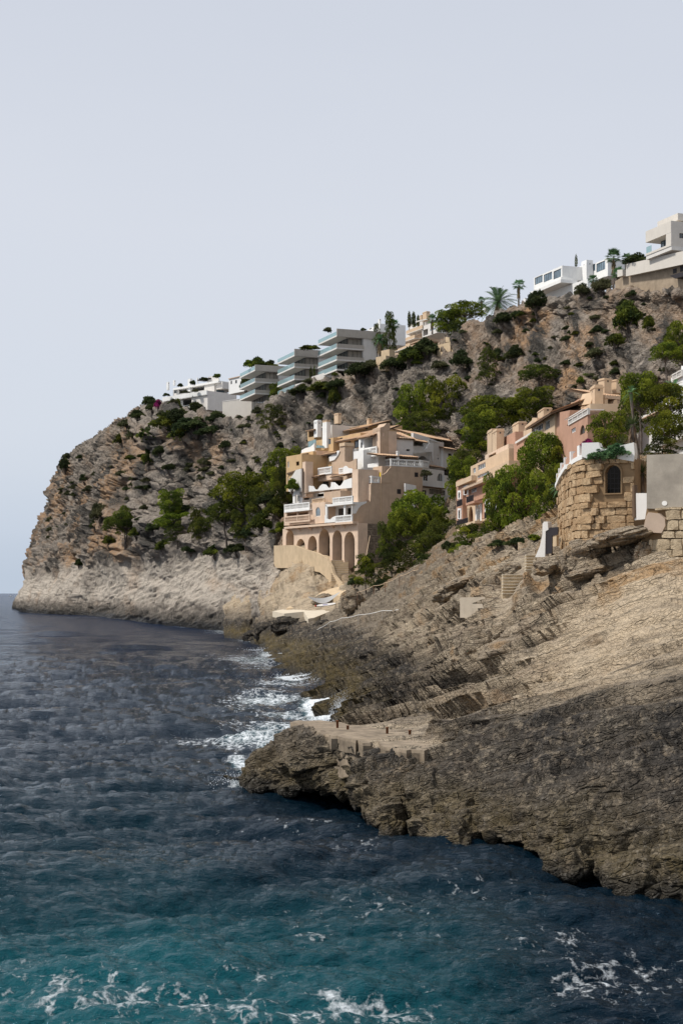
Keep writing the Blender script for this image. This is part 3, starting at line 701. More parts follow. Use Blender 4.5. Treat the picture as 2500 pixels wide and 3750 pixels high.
def shrub(px, py, wpx, hpx, kind, label, group=None, D=None, cat='bush', name='shrub', stem=True):
    """centre foot pixel, width and height in pixels"""
    h = hit(px, py) if D is None else W(px, py, D)
    if h is None: return None
    D = h.y; w = wpx/F*D; hh = hpx/F*D
    me, st = random.choice(SHR[kind]); rz = random.uniform(0, 6.28)
    if not stem:
        o = link(name, me); tag(o, label, cat, group); o.location = h-Vector((0,0,hh*.12))
        o.rotation_euler = (0,0,rz); o.scale = (w*1.05, w*1.05, hh*1.15); return o
    t = thing(name, label, cat, h, group)
    for nm, m in (('foliage', me), ('stem', st)):
        o = bpy.data.objects.new(nm, m); COL.objects.link(o); o.parent = t; o.rotation_euler = (0,0,rz); o.scale = (w*1.05, w*1.05, hh*1.15)
    return t
# palms
def palm(px, py, top, wpx, label, D=None, kind='fan', skirt=True, lean=0.0, trunk_r=0.18, name='palm_tree', cat='palm', nf=None, group=None):
    h = hit(px, py) if D is None else W(px, py, D)
    D = h.y; R_ = wpx/2/F*D; ztop = W(px, top, D).z; crown = Vector((h.x+lean, h.y, ztop-R_*0.85)); rng = np.random.default_rng(int(px*7+py))
    t = thing(name, label, cat, h, group); hgt = crown.z-h.z
    def add(nm, me):
        o = link(nm, me, t); return o
    pts = [(0,0,-.5,trunk_r*1.3),(lean*.3,0,hgt*.3,trunk_r),(lean*.75,0,hgt*.7,trunk_r*.85),(lean,0,hgt,trunk_r)]
    add('trunk', tube_mesh('palm_trunk', [pts], M_BARK, 7))
    V, Fc, T = [], [], []
    nf = nf or (34 if kind == 'fan' else 46)
    for i in range(nf):
        a = i*2.39996; e = math.radians(78-118*(i/nf)+rng.uniform(-8,8)); L = R_*rng.uniform(.8,1.1)
        dr = np.array([math.cos(a)*math.cos(e), math.sin(a)*math.cos(e), math.sin(e)]); side = np.array([-math.sin(a), math.cos(a), 0]); up = np.cross(side, dr)*-1
        c0 = np.array([lean,0,hgt]); tone = rng.uniform(.2,.9)
        if kind == 'fan':
            hub = c0+dr*L*.45
            for j in range(11):
                q = (j-5)/5*1.25; d = dr*math.cos(q)+side*math.sin(q); tip = hub+d*L*.6*(1-.18*abs(q)); tip[2] -= L*.10
                m = hub+d*L*.3; w_ = np.cross(d, up)*L*.035; k = len(V); V += [hub, m+w_, tip, m-w_]; Fc.append((k,k+1,k+2,k+3)); T += [tone]*4
            k = len(V); s2 = side*L*.012; V += [c0-s2, c0+s2, hub+s2, hub-s2]; Fc.append((k,k+1,k+2,k+3)); T += [tone]*4
        elif kind == 'spike':
            tip = c0+dr*L; w_ = side*L*.045; m = c0+dr*L*.35; k = len(V); V += [c0, m+w_, tip, m-w_]; Fc.append((k,k+1,k+2,k+3)); T += [tone]*4
        else:
            prev = c0; seg = 9
            for j in range(seg):
                f = (j+1)/seg; p = c0+dr*L*1.2*f; p = p+np.array([0,0,-L*.55*f*f])
                d = p-prev; d /= np.linalg.norm(d)+1e-9
                for sg in (-1,1):
                    for hf in (.0,.5):
                        b = prev+(p-prev)*hf; tip = b+(side*sg*.75+d*.7+np.array([0,0,.12]))*L*.26*math.sin(math.pi*min(.95,.18+f*.8)); w_ = d*L*.05
                        k = len(V); V += [b-w_, b+w_, tip, b]; Fc.append((k,k+1,k+2,k+3)); T += [tone]*4
                prev = p
    me = mesh_np('fronds', V, Fc, M_AGAVE if kind != 'spike' else M_BUSH, False, dict(tone=T)); 
    o = add('fronds', me)
    if skirt:
        V, Fc, T = [], [], []
        for i in range(60):
            a = rng.uniform(0,6.28); z0 = hgt*(1-.45*rng.uniform(0,1)); r0 = trunk_r*.8; L = R_*rng.uniform(.5,.9)
            b = np.array([lean*z0/hgt+r0*math.cos(a), r0*math.sin(a), z0]); tip = b+np.array([math.cos(a)*L*.28, math.sin(a)*L*.28, -L]); s2 = np.array([-math.sin(a), math.cos(a), 0])*L*.07
            k = len(V); V += [b, b*.5+tip*.5+s2, tip, b*.5+tip*.5-s2]; Fc.append((k,k+1,k+2,k+3)); T += [rng.uniform(.1,.9)]*4
        add('dead_fronds', mesh_np('dead_fronds', V, Fc, M_DRYLEAF, False, dict(tone=T)))
    return t
def cypress(px, py, top, wpx, label, D=None, group=None):
    h = hit(px, py) if D is None else W(px, py, D); D = h.y
    t = thing('cypress_tree', label, 'tree', h, group); hgt = W(px, top, D).z-h.z; w = wpx/F*D
    rng = np.random.default_rng(int(px)); pads = [(rng.uniform(-.05,.05)*w, rng.uniform(-.05,.05)*w, hgt*(.12+.8*f), w*.5*math.sin(math.pi*(.16+.80*f))**.7) for f in np.linspace(0,1,12)]
    link('crown', crown_mesh('cypress_crown', M_PINE_DK, pads, 260/max(w,.3)**1.2*1.0, w*.18, rng, .6, 1.1), t)
    link('trunk', tube_mesh('cypress_trunk', [[(0,0,-.4,w*.08),(0,0,hgt*.9,w*.02)]], M_BARK, 5), t)
    return t
# ------------------------------------------------------------------ building kit
def plaster(name, col, var=0.10, stain=0.25, scale=1.0, rough=0.9):
    n = NB(name)
    a = n.noise(n.pos, 0.7*scale, 6, 0.65); b = n.noise(n.mapping(n.pos, (1.6,1.6,.25)), 1.2*scale, 5, 0.6); f = n.noise(n.pos, 14, 4, 0.6)
    c = n.mix(n.ramp(a, [(0.35,0),(0.68,1)]), tuple(x*(1-var) for x in col), tuple(min(1, x*(1+var*.6)) for x in col))
    c = n.mix(n.math('MULTIPLY', n.ramp(b, [(0.52,0),(0.72,1)]), stain), c, tuple(x*.62 for x in col))
    c = n.mix(n.ramp(f, [(0.4,0.16),(0.6,0)]), c, tuple(x*.7 for x in col))
    n.bump(n.math('ADD', f, a), 0.25, 0.03); return n.out(c, rough, spec=0.2)
WHITE = plaster('white_plaster', (0.78,0.77,0.74), .06, .18); WHITE2 = plaster('warm_white_plaster', (0.66,0.63,0.585), .06, .2)
PEACH = plaster('peach_plaster', (0.68,0.515,0.385), .12, .4); TAN_PEACH_SHADE = plaster('tan_and_peach_shade_plaster', (0.52,0.385,0.275), .12, .4); OCHRE = plaster('ochre_plaster', (0.56,0.39,0.215))  # tan doubles as the peach paint with side-wall shade mixed into its colour
CREAM = plaster('cream_plaster', (0.60,0.445,0.30)); PINK = plaster('red_plaster', (0.47,0.275,0.19), .12, .3); GREYW = plaster('grey_white_plaster', (0.72,0.68,0.63), .06, .2)
CONC = plaster('pale_concrete', (0.43,0.39,0.335), .08, .3); CONC_D = plaster('grey_concrete', (0.34,0.305,0.255), .28, .7, .8); CREAMW = plaster('travertine_cladding', (0.62,0.575,0.51), .05, .15)
SANDP = plaster('sandy_screed', (0.56,0.43,0.28), .15, .4); WOODM = plaster('weathered_timber', (0.13,0.085,0.055)); DARKM = plaster('dark_metal', (0.035,0.03,0.032), .1, .1, 1, .5)
RUST = plaster('rusty_steel', (0.16,0.065,0.03), .3, .6, 6); RED = plaster('red_plastic', (0.4,0.06,0.04)); YEL = plaster('yellow_paint', (0.75,0.52,0.05))
def glassy(name, col, rough=0.06, metal=0.0):
    n = NB(name); a = n.noise(n.mapping(n.pos, (.5,.5,.5)), 0.9, 3); c = n.mix(n.ramp(a, [(.35,0),(.65,1)]), tuple(x*.5 for x in col), col)
    n.bump(n.noise(n.pos, .8, 2), .08, .05); return n.out(c, rough, spec=0.9)
GLASS = glassy('window_glass', (0.05,0.065,0.07)); GLASS_B = glassy('blue_window_glass', (0.16,0.23,0.28)); GLASS_T = glassy('balcony_glass', (0.22,0.34,0.35), .12)
def clear_glass():
    n = NB('clear_balcony_glass'); tr = n.N.new('ShaderNodeBsdfTransparent'); tr.inputs[0].default_value = (0.70,0.84,0.85,1)
    n.out((0.35,0.47,0.48), 0.08, spec=0.8); ms = n.N.new('ShaderNodeMixShader'); ms.inputs[0].default_value = 0.5
    n.L.new(tr.outputs[0], ms.inputs[1]); n.L.new(n.b.outputs[0], ms.inputs[2]); n.L.new(ms.outputs[0], n.N['Material Output'].inputs[0]); return n.m
GLASS_C = clear_glass()
def tile_mat():
    n = NB('terracotta_tiles'); a = n.noise(n.pos, 3.0, 4, .7); b = n.noise(n.pos, .5, 3)
    c = n.mix(n.ramp(a, [(.35,0),(.65,1)]), (0.36,0.20,0.12), (0.60,0.42,0.26)); c = n.mix(n.ramp(b, [(.5,0),(.7,.6)]), c, (0.33,0.27,0.20))
    n.bump(n.noise(n.pos, 8, 3), .4, .03); return n.out(c, .9)
TILE = tile_mat()
def stone_mat(name, a, b, c3):
    n = NB(name); r = n.rnd(); f = n.noise(n.pos, 3.2, 6, .7); g = n.noise(n.pos, 14, 5, .7)
    c = n.mix(n.ramp(r, [(0,0),(1,1)]), a, b); c = n.mix(n.ramp(f, [(.42,0),(.64,.8)]), c, c3); c = n.mix(n.ramp(g, [(.35,.5),(.5,0)]), c, tuple(x*.4 for x in a))
    n.bump(n.math('ADD', f, n.math('MULTIPLY', g, .5)), .9, .12); return n.out(c, .93, spec=.15)
ST_OCHRE = stone_mat('ochre_sandstone', (0.42,0.275,0.15), (0.60,0.44,0.27), (0.34,0.22,0.12)); ST_PALE = stone_mat('pale_limestone', (0.46,0.365,0.245), (0.60,0.49,0.34), (0.36,0.285,0.19))
ST_GREY = stone_mat('grey_rubble', (0.18,0.145,0.11), (0.33,0.27,0.205), (0.11,0.09,0.07)); ST_RED = stone_mat('reddish_rubble', (0.30,0.19,0.12), (0.46,0.33,0.23), (0.20,0.14,0.10))
MORTAR = plaster('dark_mortar', (0.12,0.085,0.055)); MORTAR_O = plaster('ochre_mortar', (0.27,0.18,0.10), .25, .5)

class Face:
    """an upright plane; u runs to the right in the picture, w towards the viewer"""
    def __init__(s, pa=None, Da=None, pb=None, Db=None, O=None, U=None, N=None):
        if O is None:
            a = W(pa, CY, Da); b = W(pb, CY, Db); O = Vector((a.x, a.y)); U = Vector((b.x-a.x, b.y-a.y)).normalized()
            N = Vector((U.y, -U.x));
            if N.y > 0 and abs(N.y) > 1e-6: N = -N
        s.O, s.U, s.N = O, U, N
    def _t(s, px, w):
        r = Vector(((px-CX)/F, 1.0)); return (s.O.dot(s.N)+w)/r.dot(s.N)
    def u(s, px, w=0.0):
        t = s._t(px, w); return (Vector(((px-CX)/F*t, t))-s.O).dot(s.U)
    def z(s, px, py, w=0.0): return H+(CY-py)/F*s._t(px, w)
    def pt(s, u, z, w): p = s.O+s.U*u+s.N*w; return Vector((p.x, p.y, z))
    def side(s, px, w=0.0):
        """the plane that turns back from this one at pixel px"""
        u = s.u(px, w); p = s.O+s.U*u+s.N*w; return Face(O=p, U=-s.N, N=s.U.copy())
    def q(s, px, py, w=0.0): return (s.u(px, w), s.z(px, py, w))
class MB:
    def __init__(s): s.v = []; s.f = []
    def quad(s, *p):
        k = len(s.v); s.v += [tuple(x) for x in p]; s.f.append(tuple(range(k, k+len(p))))
    def box(s, f, u0, u1, z0, z1, w0, w1):
        if u0 > u1: u0, u1 = u1, u0
        if z0 > z1: z0, z1 = z1, z0
        k = len(s.v)
        for w in (w0, w1):
            for u, z in ((u0,z0),(u1,z0),(u1,z1),(u0,z1)): s.v.append(tuple(f.pt(u, z, w)))
        s.f += [(k+4,k+5,k+6,k+7),(k+3,k+2,k+1,k),(k,k+1,k+5,k+4),(k+1,k+2,k+6,k+5),(k+2,k+3,k+7,k+6),(k+3,k,k+4,k+7)]
        return s
    def prism(s, f, loop, w0, w1, holes=()):
        loops = [list(loop)]+[list(h) for h in holes]; flat = [p for l in loops for p in l]
        tris = tessellate_polygon([[Vector((p[0], p[1], 0)) for p in l] for l in loops])
        k = len(s.v); n = len(flat)
        for w in (w1, w0): s.v += [tuple(f.pt(p[0], p[1], w)) for p in flat]
        for t in tris: s.f.append((k+t[0],k+t[1],k+t[2])); s.f.append((k+n+t[2],k+n+t[1],k+n+t[0]))
        o = k
        for l in loops:
            m = len(l)
            for i in range(m): s.f.append((o+i, o+(i+1)%m, o+n+(i+1)%m, o+n+i))
            o += m
        return s
    def build(s, name, mat, parent=None, org=None, smooth=False):
        me = bpy.data.meshes.new(name); org = Vector(org) if org is not None else (Vector(parent['_o']) if parent is not None and '_o' in parent else Vector((0,0,0)))
        me.from_pydata([(v[0]-org.x, v[1]-org.y, v[2]-org.z) for v in s.v], [], s.f); me.materials.append(mat); me.update()
        bm = __import__('bmesh').new(); bm.from_mesh(me); __import__('bmesh').ops.recalc_face_normals(bm, faces=bm.faces); bm.to_mesh(me); bm.free()
        if smooth:
            for p in me.polygons: p.use_smooth = True
        o = bpy.data.objects.new(name, me); COL.objects.link(o)
        if parent is not None:
            o.parent = parent
            if '_o' not in parent: pass
        else: o.location = org
        return o
class Bld:
    def __init__(s, name, label, cat, px, py, D, group=None):
        s.o = W(px, py, D); s.t = thing(name, label, cat, s.o, group)
    def part(s, mb, name, mat, parent=None, smooth=False):
        o = mb.build(name, mat, None, s.o, smooth); o.location = (0,0,0); o.parent = parent or s.t; return o
    # --- each of these takes pixel columns and rows on the plane of face f, w metres in front of it
    def block(s, f, x0, x1, yt, yb, w=0, depth=6, mat=WHITE, openings=(), name='wall', ref=None, wall=.22):
        """a room: front with real openings, hollow behind; openings: (kind,x0,x1,yt,yb)"""
        ref = x1 if ref is None else ref
        u0, u1, zt, zb = f.u(x0,w), f.u(x1,w), f.z(ref,yt,w), f.z(ref,yb,w)
        m = MB(); holes = []; wins = []
        for op in openings:
            k, a, b, t, q = op[:5]; ua, ub = f.u(a,w), f.u(b,w); r2 = (a+b)/2; z1, z0 = f.z(r2,t,w), f.z(r2,q,w)
            ua, ub = max(ua, u0+.08), min(ub, u1-.08); z0 = max(z0, zb+.06); z1 = min(z1, zt-.06)
            if ub-ua < .1 or z1-z0 < .1: continue
            lp = arch_loop(ua, ub, z0, z1) if k[0] == 'a' else [(ua,z0),(ub,z0),(ub,z1),(ua,z1)]
            holes.append(lp); wins.append((k, ua, ub, z0, z1))
        m.prism(f, [(u0,zb),(u1,zb),(u1,zt),(u0,zt)], w-wall, w, holes)
        i = wall; b0, b1 = w-depth, w-wall
        m.box(f, u0, u0+.2, zb, zt, b0, b1-.002); m.box(f, u1-.2, u1, zb, zt, b0, b1-.002)
        m.box(f, u0+.2, u1-.2, zt-.2, zt, b0, b1-.002); m.box(f, u0+.2, u1-.2, zb, zb+.15, b0, b1-.002); m.box(f, u0+.2, u1-.2, zb+.15, zt-.2, b0, b0+.2)
        o = s.part(m, name, mat)
        for k, ua, ub, z0, z1 in wins: s.window(f, ua, ub, z0, z1, w, k, wall)
        return o
    def window(s, f, ua, ub, z0, z1, w, k, wall=.22):
        """k: w white framed, k dark framed, o empty, d door, b blue pane, s white shutters; a leading 'a' is arched"""
        arch = k[0] == 'a'; kk = k[-1]
        if kk == 'o': return
        fm = {'w': WHITE, 'k': DARKM, 'd': WOODM, 'b': WHITE, 's': WHITE, 'g': DARKM}[kk]; pm = {'w': GLASS, 'k': GLASS, 'd': GLASS, 'b': GLASS_B, 's': GLASS_B, 'g': GLASS_B}[kk]
        t = min(.09, (ub-ua)*.12); out = arch_loop(ua+.004, ub-.004, z0+.004, z1-.004) if arch else [(ua+.004,z0+.004),(ub-.004,z0+.004),(ub-.004,z1-.004),(ua+.004,z1-.004)]
        inn = arch_loop(ua+t, ub-t, z0+t, z1-t) if arch else [(ua+t,z0+t),(ub-t,z0+t),(ub-t,z1-t),(ua+t,z1-t)]
        m = MB().prism(f, out, w-wall*.75, w-wall*.75+.07, [inn]); c = (ua+ub)/2
        nd = 1 if ub-ua < 1.9 else 3
        for i in range(nd):
            c = ua+(ub-ua)*(i+1)/(nd+1); m.box(f, c-t*.4, c+t*.4, z0+t, z1-t*(1 if not arch else 1.6), w-wall*.75+.004, w-wall*.75+.066)
        if z1-z0 > 1.6 and kk in 'ws': m.box(f, ua+t, ub-t, z0+(z1-z0)*.62, z0+(z1-z0)*.62+t*.7, w-wall*.75+.008, w-wall*.75+.062)
        fr = s.part(m, 'window' if kk != 'd' else 'door', fm); s.part(MB().prism(f, inn, w-wall*.75+.02, w-wall*.75+.035), 'pane', pm, fr)
    def band(s, f, x0, x1, yt, yb, w=0, depth=.3, mat=WHITE, name='band', ref=None):
        ref = x1 if ref is None else ref
        return s.part(MB().box(f, f.u(x0,w), f.u(x1,w), f.z(ref,yb,w), f.z(ref,yt,w), w-depth, w), name, mat)
    def shape(s, f, pts, w=0, depth=.3, mat=WHITE, name='parapet', holes=()):
        return s.part(MB().prism(f, [f.q(x,y,w) for x, y in pts], w-depth, w, [[f.q(x,y,w) for x, y in h] for h in holes]), name, mat)
    def rail(s, f, x0, x1, yt, yb, w=0, mat=WHITE, ref=None, pitch=.34, posts=None, back=TAN_PEACH_SHADE, name='balustrade'):
        """balustrade: base, top rail, posts and turned balusters"""
        ref = x1 if ref is None else ref
        u0, u1, zt, zb = f.u(x0,w), f.u(x1,w), f.z(ref,yt,w), f.z(ref,yb,w); h = zt-zb; m = MB()
        m.box(f, u0, u1, zb, zb+h*.22, w-.22, w); m.box(f, u0, u1, zt-h*.17, zt, w-.24, w+.02)
        n = posts or max(1, round((u1-u0)/2.2)); g = MB()
        for i in range(n+1):
            c = u0+(u1-u0)*i/n; c = min(max(c, u0+.12), u1-.12); m.box(f, c-.12, c+.12, zb+h*.22, zt-h*.17, w-.225, w-.003)
        o = s.part(m, name, mat)
        for i in range(n):
            a, b = u0+(u1-u0)*i/n+.24, u0+(u1-u0)*(i+1)/n-.24; k = max(1, int((b-a)/pitch))
            for j in range(k):
                c = a+(b-a)*(j+.5)/k; z0, z1 = zb+h*.22, zt-h*.17; q = (z1-z0)
                for (f0, f1, r) in ((0,.18,.05),(.18,.6,.085),(.6,.82,.05),(.82,1,.07)): g.box(f, c-r, c+r, z0+q*f0, z0+q*f1, w-.11-r, w-.11+r)
        if g.v: tag(s.part(g, 'balusters', mat, o), kind='stuff')
        return o
    def roof(s, f, x0, x1, y_eave, w, run, rise, ref=None, mat=TILE, over=.3, name='tile_roof', pitch=.34):
        """pantile roof rising away from the eave at (ref, y_eave)"""
        ref = x1 if ref is None else ref
        u0, u1, z = f.u(x0,w)-over*.3, f.u(x1,w)+over*.3, f.z(ref,y_eave,w); n = max(4, int((u1-u0)/pitch)*4); V, Fc = [], []
        for i in range(n+1):
            u = u0+(u1-u0)*i/n; c = (0.075,0.0,-0.075,0.0)[i % 4]
            for (ww, zz) in ((w+over, z-over*rise/run), (w-run*.5, z+rise*.5), (w-run, z+rise)): V.append(tuple(f.pt(u, zz+c, ww)))
        for i in range(n):
            for j in range(2): a = i*3+j; Fc.append((a, a+3, a+4, a+1))
        m = MB(); m.v = V; m.f = Fc; k = len(V)
        o = s.part(m, name, mat)
        b = MB(); b.v = [tuple(f.pt(u, zz-.12, ww)) for u in (u0, u1) for (ww, zz) in ((w+over-.03, z-over*rise/run), (w-run, z+rise))]+[tuple(f.pt(u, zz-.24, ww)) for u in (u0, u1) for (ww, zz) in ((w+over-.03, z-over*rise/run), (w-run, z+rise))]
        b.f = [(0,1,3,2),(4,6,7,5),(0,2,6,4),(1,5,7,3),(0,4,5,1),(2,3,7,6)]
        s.part(b, 'eave', WOODM, o); return o
    def chimney(s, f, x0, x1, yt, yb, w=0, depth=None, mat=CREAM, cap=True, holes=1):
        u0, u1, zt, zb = f.u(x0,w), f.u(x1,w), f.z(x1,yt,w), f.z(x1,yb,w); d = depth or (u1-u0)*1.0; h = min(.5, (zt-zb)*.12)
        m = MB().box(f, u0, u1, zb, zt-h, w-d, w)
        if cap: m.box(f, u0-.07, u1+.07, zt-h, zt-h*.55, w-d-.07, w+.07); m.box(f, u0+.03, u1-.03, zt-h*.55, zt, w-d+.03, w-.03)
        else: m.box(f, u0+.01, u1-.01, zt-h, zt, w-d+.01, w-.01)
        o = s.part(m, 'chimney', mat); c = (u0+u1)/2; g = MB()
        for i in range(holes): g.box(f, c-.09, c+.09, zt-h*1.9-.24*i*1.6, zt-h*1.9-.24*i*1.6+.2, w+.002, w+.012)
        sf = Face(O=Vector(f.pt(u1,0,w).xy), U=-f.N, N=f.U); g.box(sf, d*.5-.1, d*.5+.1, zt-h*1.9, zt-h*1.9+.22, .002, .012)
        tag(s.part(g, 'flue_hole', DARKM, o), kind='stuff'); return o
def arch_loop(ua, ub, z0, z1, n=10):
    r = (ub-ua)/2; c = (ua+ub)/2; zs = max(z1-r, z0+.02); h = z1-zs
    return [(ua,z0),(ub,z0)]+[(c+r*math.cos(math.pi*i/n), zs+h*math.sin(math.pi*i/n)) for i in range(n+1)]
STONE_MESH = []
def stone_meshes():
    import bmesh
    for k in range(10):
        bm = bmesh.new(); bmesh.ops.create_cube(bm, size=1.0); bmesh.ops.subdivide_edges(bm, edges=bm.edges[:], cuts=1, use_grid_fill=True)
        r = random.Random(k)
        for v in bm.verts:
            p = v.co; s_ = sum(abs(c) > .4 for c in p)
            sh = {3: .94, 2: .99, 1: 1.02}.get(s_, 1); v.co = Vector((p.x*sh+r.uniform(-.06,.06), p.y*sh+r.uniform(-.07,.07), p.z*sh+r.uniform(-.06,.06)))
        STONE_MESH.append({}); 
        for nm, mt in (('o', ST_OCHRE),('p', ST_PALE),('g', ST_GREY),('r', ST_RED)):
            me = bpy.data.meshes.new('stone'); bm.to_mesh(me); me.materials.append(mt); STONE_MESH[-1][nm] = me
        bm.free()
stone_meshes()
def lay_stones(parent, org, place, rows, kind, rnd, name='stone', thick=.28, limit=300):
    """place(a, z) -> (point, right, out) ; rows: list of (z0, z1, [(a0, a1), ...]); each stone is its own object"""
    k = 0
    for (z0, z1, cells) in rows:
        for (a0, a1) in cells:
            if k >= limit: return k
            p, ri, ou = place((a0+a1)/2, (z0+z1)/2); up = Vector((0,0,1)); jz = rnd.uniform(-.07,.07)
            o = bpy.data.objects.new(name, rnd.choice(STONE_MESH)[kind]); COL.objects.link(o); o.parent = parent
            sx, sz = (a1-a0)*rnd.uniform(.93,1.0), (z1-z0)*rnd.uniform(.84,1.02); sy = thick*rnd.uniform(.8,1.35)
            if rnd.random() < .5: sx = -sx
            M = Matrix((ri*sx, ou*sy, up*sz)).transposed().to_4x4(); M = Matrix.Rotation(jz, 4, ou) @ M
            M.translation = Vector(p)-Vector(org); o.matrix_local = M; k += 1
    return k
def courses(a0, a1, z0, z1, hmin, hmax, wmin, wmax, rnd, skip=None):
    rows = []; z = z0
    while z < z1-.05:
        h = min(rnd.uniform(hmin, hmax), z1-z); cells = []; a = a0-rnd.uniform(0, wmin)
        while a < a1:
            b = a+rnd.uniform(wmin, wmax); c0, c1 = max(a, a0), min(b, a1)
            if c1-c0 > wmin*.3 and not (skip and skip((c0+c1)/2, z+h/2, (c1-c0)/2, h/2)): cells.append((c0, c1))
            a = b
        rows.append((z, z+h, cells)); z += h
    return rows
# ------------------------------------------------------------------ the peach arcaded house at the water
FM = Face(1042, 271, 1290, 250)
SM = FM.side(1290)
h = Bld('arcaded_house', 'large peach house on tall arches with white terraces above the swimming platform', 'house', 1290, 2085, 250)
arches = []
for (a, b, t, q) in ((1047,1076,1941,2010),(1085,1117,1973,2012),(1127,1160,1962,2040),(1167,1207,1937,2065),(1217,1252,1942,2090),(1260,1298,1947,2105)):
    arches.append(arch_loop(FM.u(a), FM.u(b), FM.z((a+b)/2, q), FM.z((a+b)/2, t)))
zt = FM.z(1290, 1917); zl = FM.z(1290, 2120)
h.part(MB().prism(FM, [(FM.u(1035),zl),(FM.u(1310),zl),(FM.u(1310),zt),(FM.u(1035),zt)], -2.0, 0, arches), 'arcade', PEACH)
for x in (1060,1100,1140,1182,1222,1262):      # consoles below the balcony
    u = FM.u(x); m = MB(); z = FM.z(x, FM and 1937-(x-1042)*0.08); 
    m.prism(Face(O=Vector(FM.pt(u,0,0).xy), U=FM.N, N=FM.U), [(0.002,zt-.02),(0.9,zt-.02),(0.9,zt-.14),(0.3,zt-.45),(0.002,zt-.8)], -.12, .12); h.part(m, 'console', PEACH)
h.band(FM, 1040, 1291, 1909, 1917, .95, 1.2, PEACH, 'balcony_slab')
rs = random.Random(3)
# rubble retaining wall behind the arcade and on the side
RW = Bld('rubble_retaining_wall', 'dark rubble stone retaining wall behind and beside the peach arches', 'wall', 1330, 2085, 254)
RW.part(MB().box(FM, FM.u(1035), FM.u(1306), zl-2, zt-.02, -4.2, -3.4), 'core', MORTAR)
SW = FM.side(1310)
RW.part(MB().box(SW, 2.0, 9.5, zl-3, zt-.03, -9, -.22), 'core', MORTAR)
rows = courses(2.0, 8.2, zl-.5, zt-.1, .35, .6, .4, .85, rs)
lay_stones(RW.t, RW.o, lambda a, z: (SW.pt(a, z, -.16), Vector((SW.U.x,SW.U.y,0)), Vector((SW.N.x,SW.N.y,0))), rows, 'g', rs)
rows = courses(FM.u(1040), FM.u(1300), zl+.3, zt-1.0, .4, .7, .5, 1.0, rs)
lay_stones(RW.t, RW.o, lambda a, z: (FM.pt(a, z, -3.38), Vector((FM.U.x,FM.U.y,0)), Vector((FM.N.x,FM.N.y,0))), rows, 'g', rs, limit=130)
# floor one
h.block(FM, 1040, 1134, 1868, 1917, 0, 9, PEACH, [('o',1050,1086,1876,1908),('o',1092,1128,1874,1906)], ref=1134)
h.block(FM, 1134.3, 1190, 1838, 1915, 0, 9, PEACH, [('ab',1155,1172,1857,1891)], ref=1190)
h.block(FM, 1190.3, 1290, 1838, 1913, -2.2, 8, WHITE, [('d',1200,1212,1866,1900),('d',1238,1258,1862,1900),('o',1270,1284,1860,1895)], ref=1290)
h.band(FM, 1190.5, 1290, 1838, 1846, 0.0, 2.2, WHITE, 'loggia_lintel'); h.band(FM, 1258, 1264, 1846, 1909, 0, .3, WHITE, 'loggia_post'); h.band(FM, 1191, 1197, 1846, 1909, 0, .3, WHITE, 'loggia_post')
h.rail(FM, 1042, 1134, 1883, 1909, .92, PEACH, 1134, posts=2); h.shape(FM, [(1188,1915),(1226,1912),(1228,1890),(1218,1893),(1208,1903),(1196,1900),(1189,1886)], .9, .2, WHITE); h.rail(FM, 1227, 1288, 1884, 1911, .92, WHITE, 1288, posts=2)
h.rail(FM, 1040, 1132, 1838, 1862, .5, WHITE, 1132, posts=4, pitch=.3); h.band(FM, 1040, 1133, 1862, 1868, .6, .7, WHITE, 'balcony_slab', 1133)
# side wall, stepped: peach paint darkened in its colour for the shaded side
h.part(MB().prism(SM, [SM.q(x,y) for x, y in ((1291,1919),(1396,1925),(1396,1768),(1360,1768),(1355,1836),(1342,1838),(1322,1850),(1312,1862),(1304,1878),(1291,1880))], -.3, 0), 'side_wall', TAN_PEACH_SHADE)
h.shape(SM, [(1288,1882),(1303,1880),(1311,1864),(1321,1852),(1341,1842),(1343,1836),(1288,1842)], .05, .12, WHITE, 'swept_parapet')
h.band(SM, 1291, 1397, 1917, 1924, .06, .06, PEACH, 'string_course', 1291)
h.part(MB().prism(SM, [SM.q(x,y) for x, y in ((1396.5,1926),(1546,1934),(1546,1712),(1430,1706),(1430,1767),(1396.5,1767))], -.3, 0), 'side_wall', TAN_PEACH_SHADE)  # same peach paint, with the shade of this side put into the colour
h.band(SM, 1393, 1396, 1768, 2100, .09, .09, CREAM, 'drain_pipe', 1393)
for (x0,x1,y0,y1) in ((1517,1530,1730,1747),(1453,1467,1791,1809)): 
    u0, z1 = SM.q(x0,y0); u1, z0 = SM.q(x1,y1); h.part(MB().box(SM, u0, u1, z0, z1, .004, .03), 'window', DARKM)
h.rail(SM, 1430, 1548, 1679, 1706, .05, WHITE, 1430, posts=4); h.rail(FM, 1384, 1430, 1679, 1708, SM.U.dot(FM.N)*0-11.0, WHITE, 1430, posts=2)
h.band(FM, 1088, 1092, 1868, 1883, .0, .3, PEACH, 'loggia_post', 1092); h.band(FM, 1044, 1048, 1868, 1883, .0, .3, PEACH, 'loggia_post', 1048)
# the white entrance porch on the side
h.shape(SM, [(1483,1900),(1483,1770),(1523,1778),(1523,1900)], 1.2, .35, WHITE, 'porch', [[(1489,1880),(1489,1793),(1511,1794),(1511,1880)]]); h.shape(SM, [(1523.5,1776),(1543,1783),(1543,1900),(1523.5,1900)], .9, .88, TAN_PEACH_SHADE, 'porch_side')
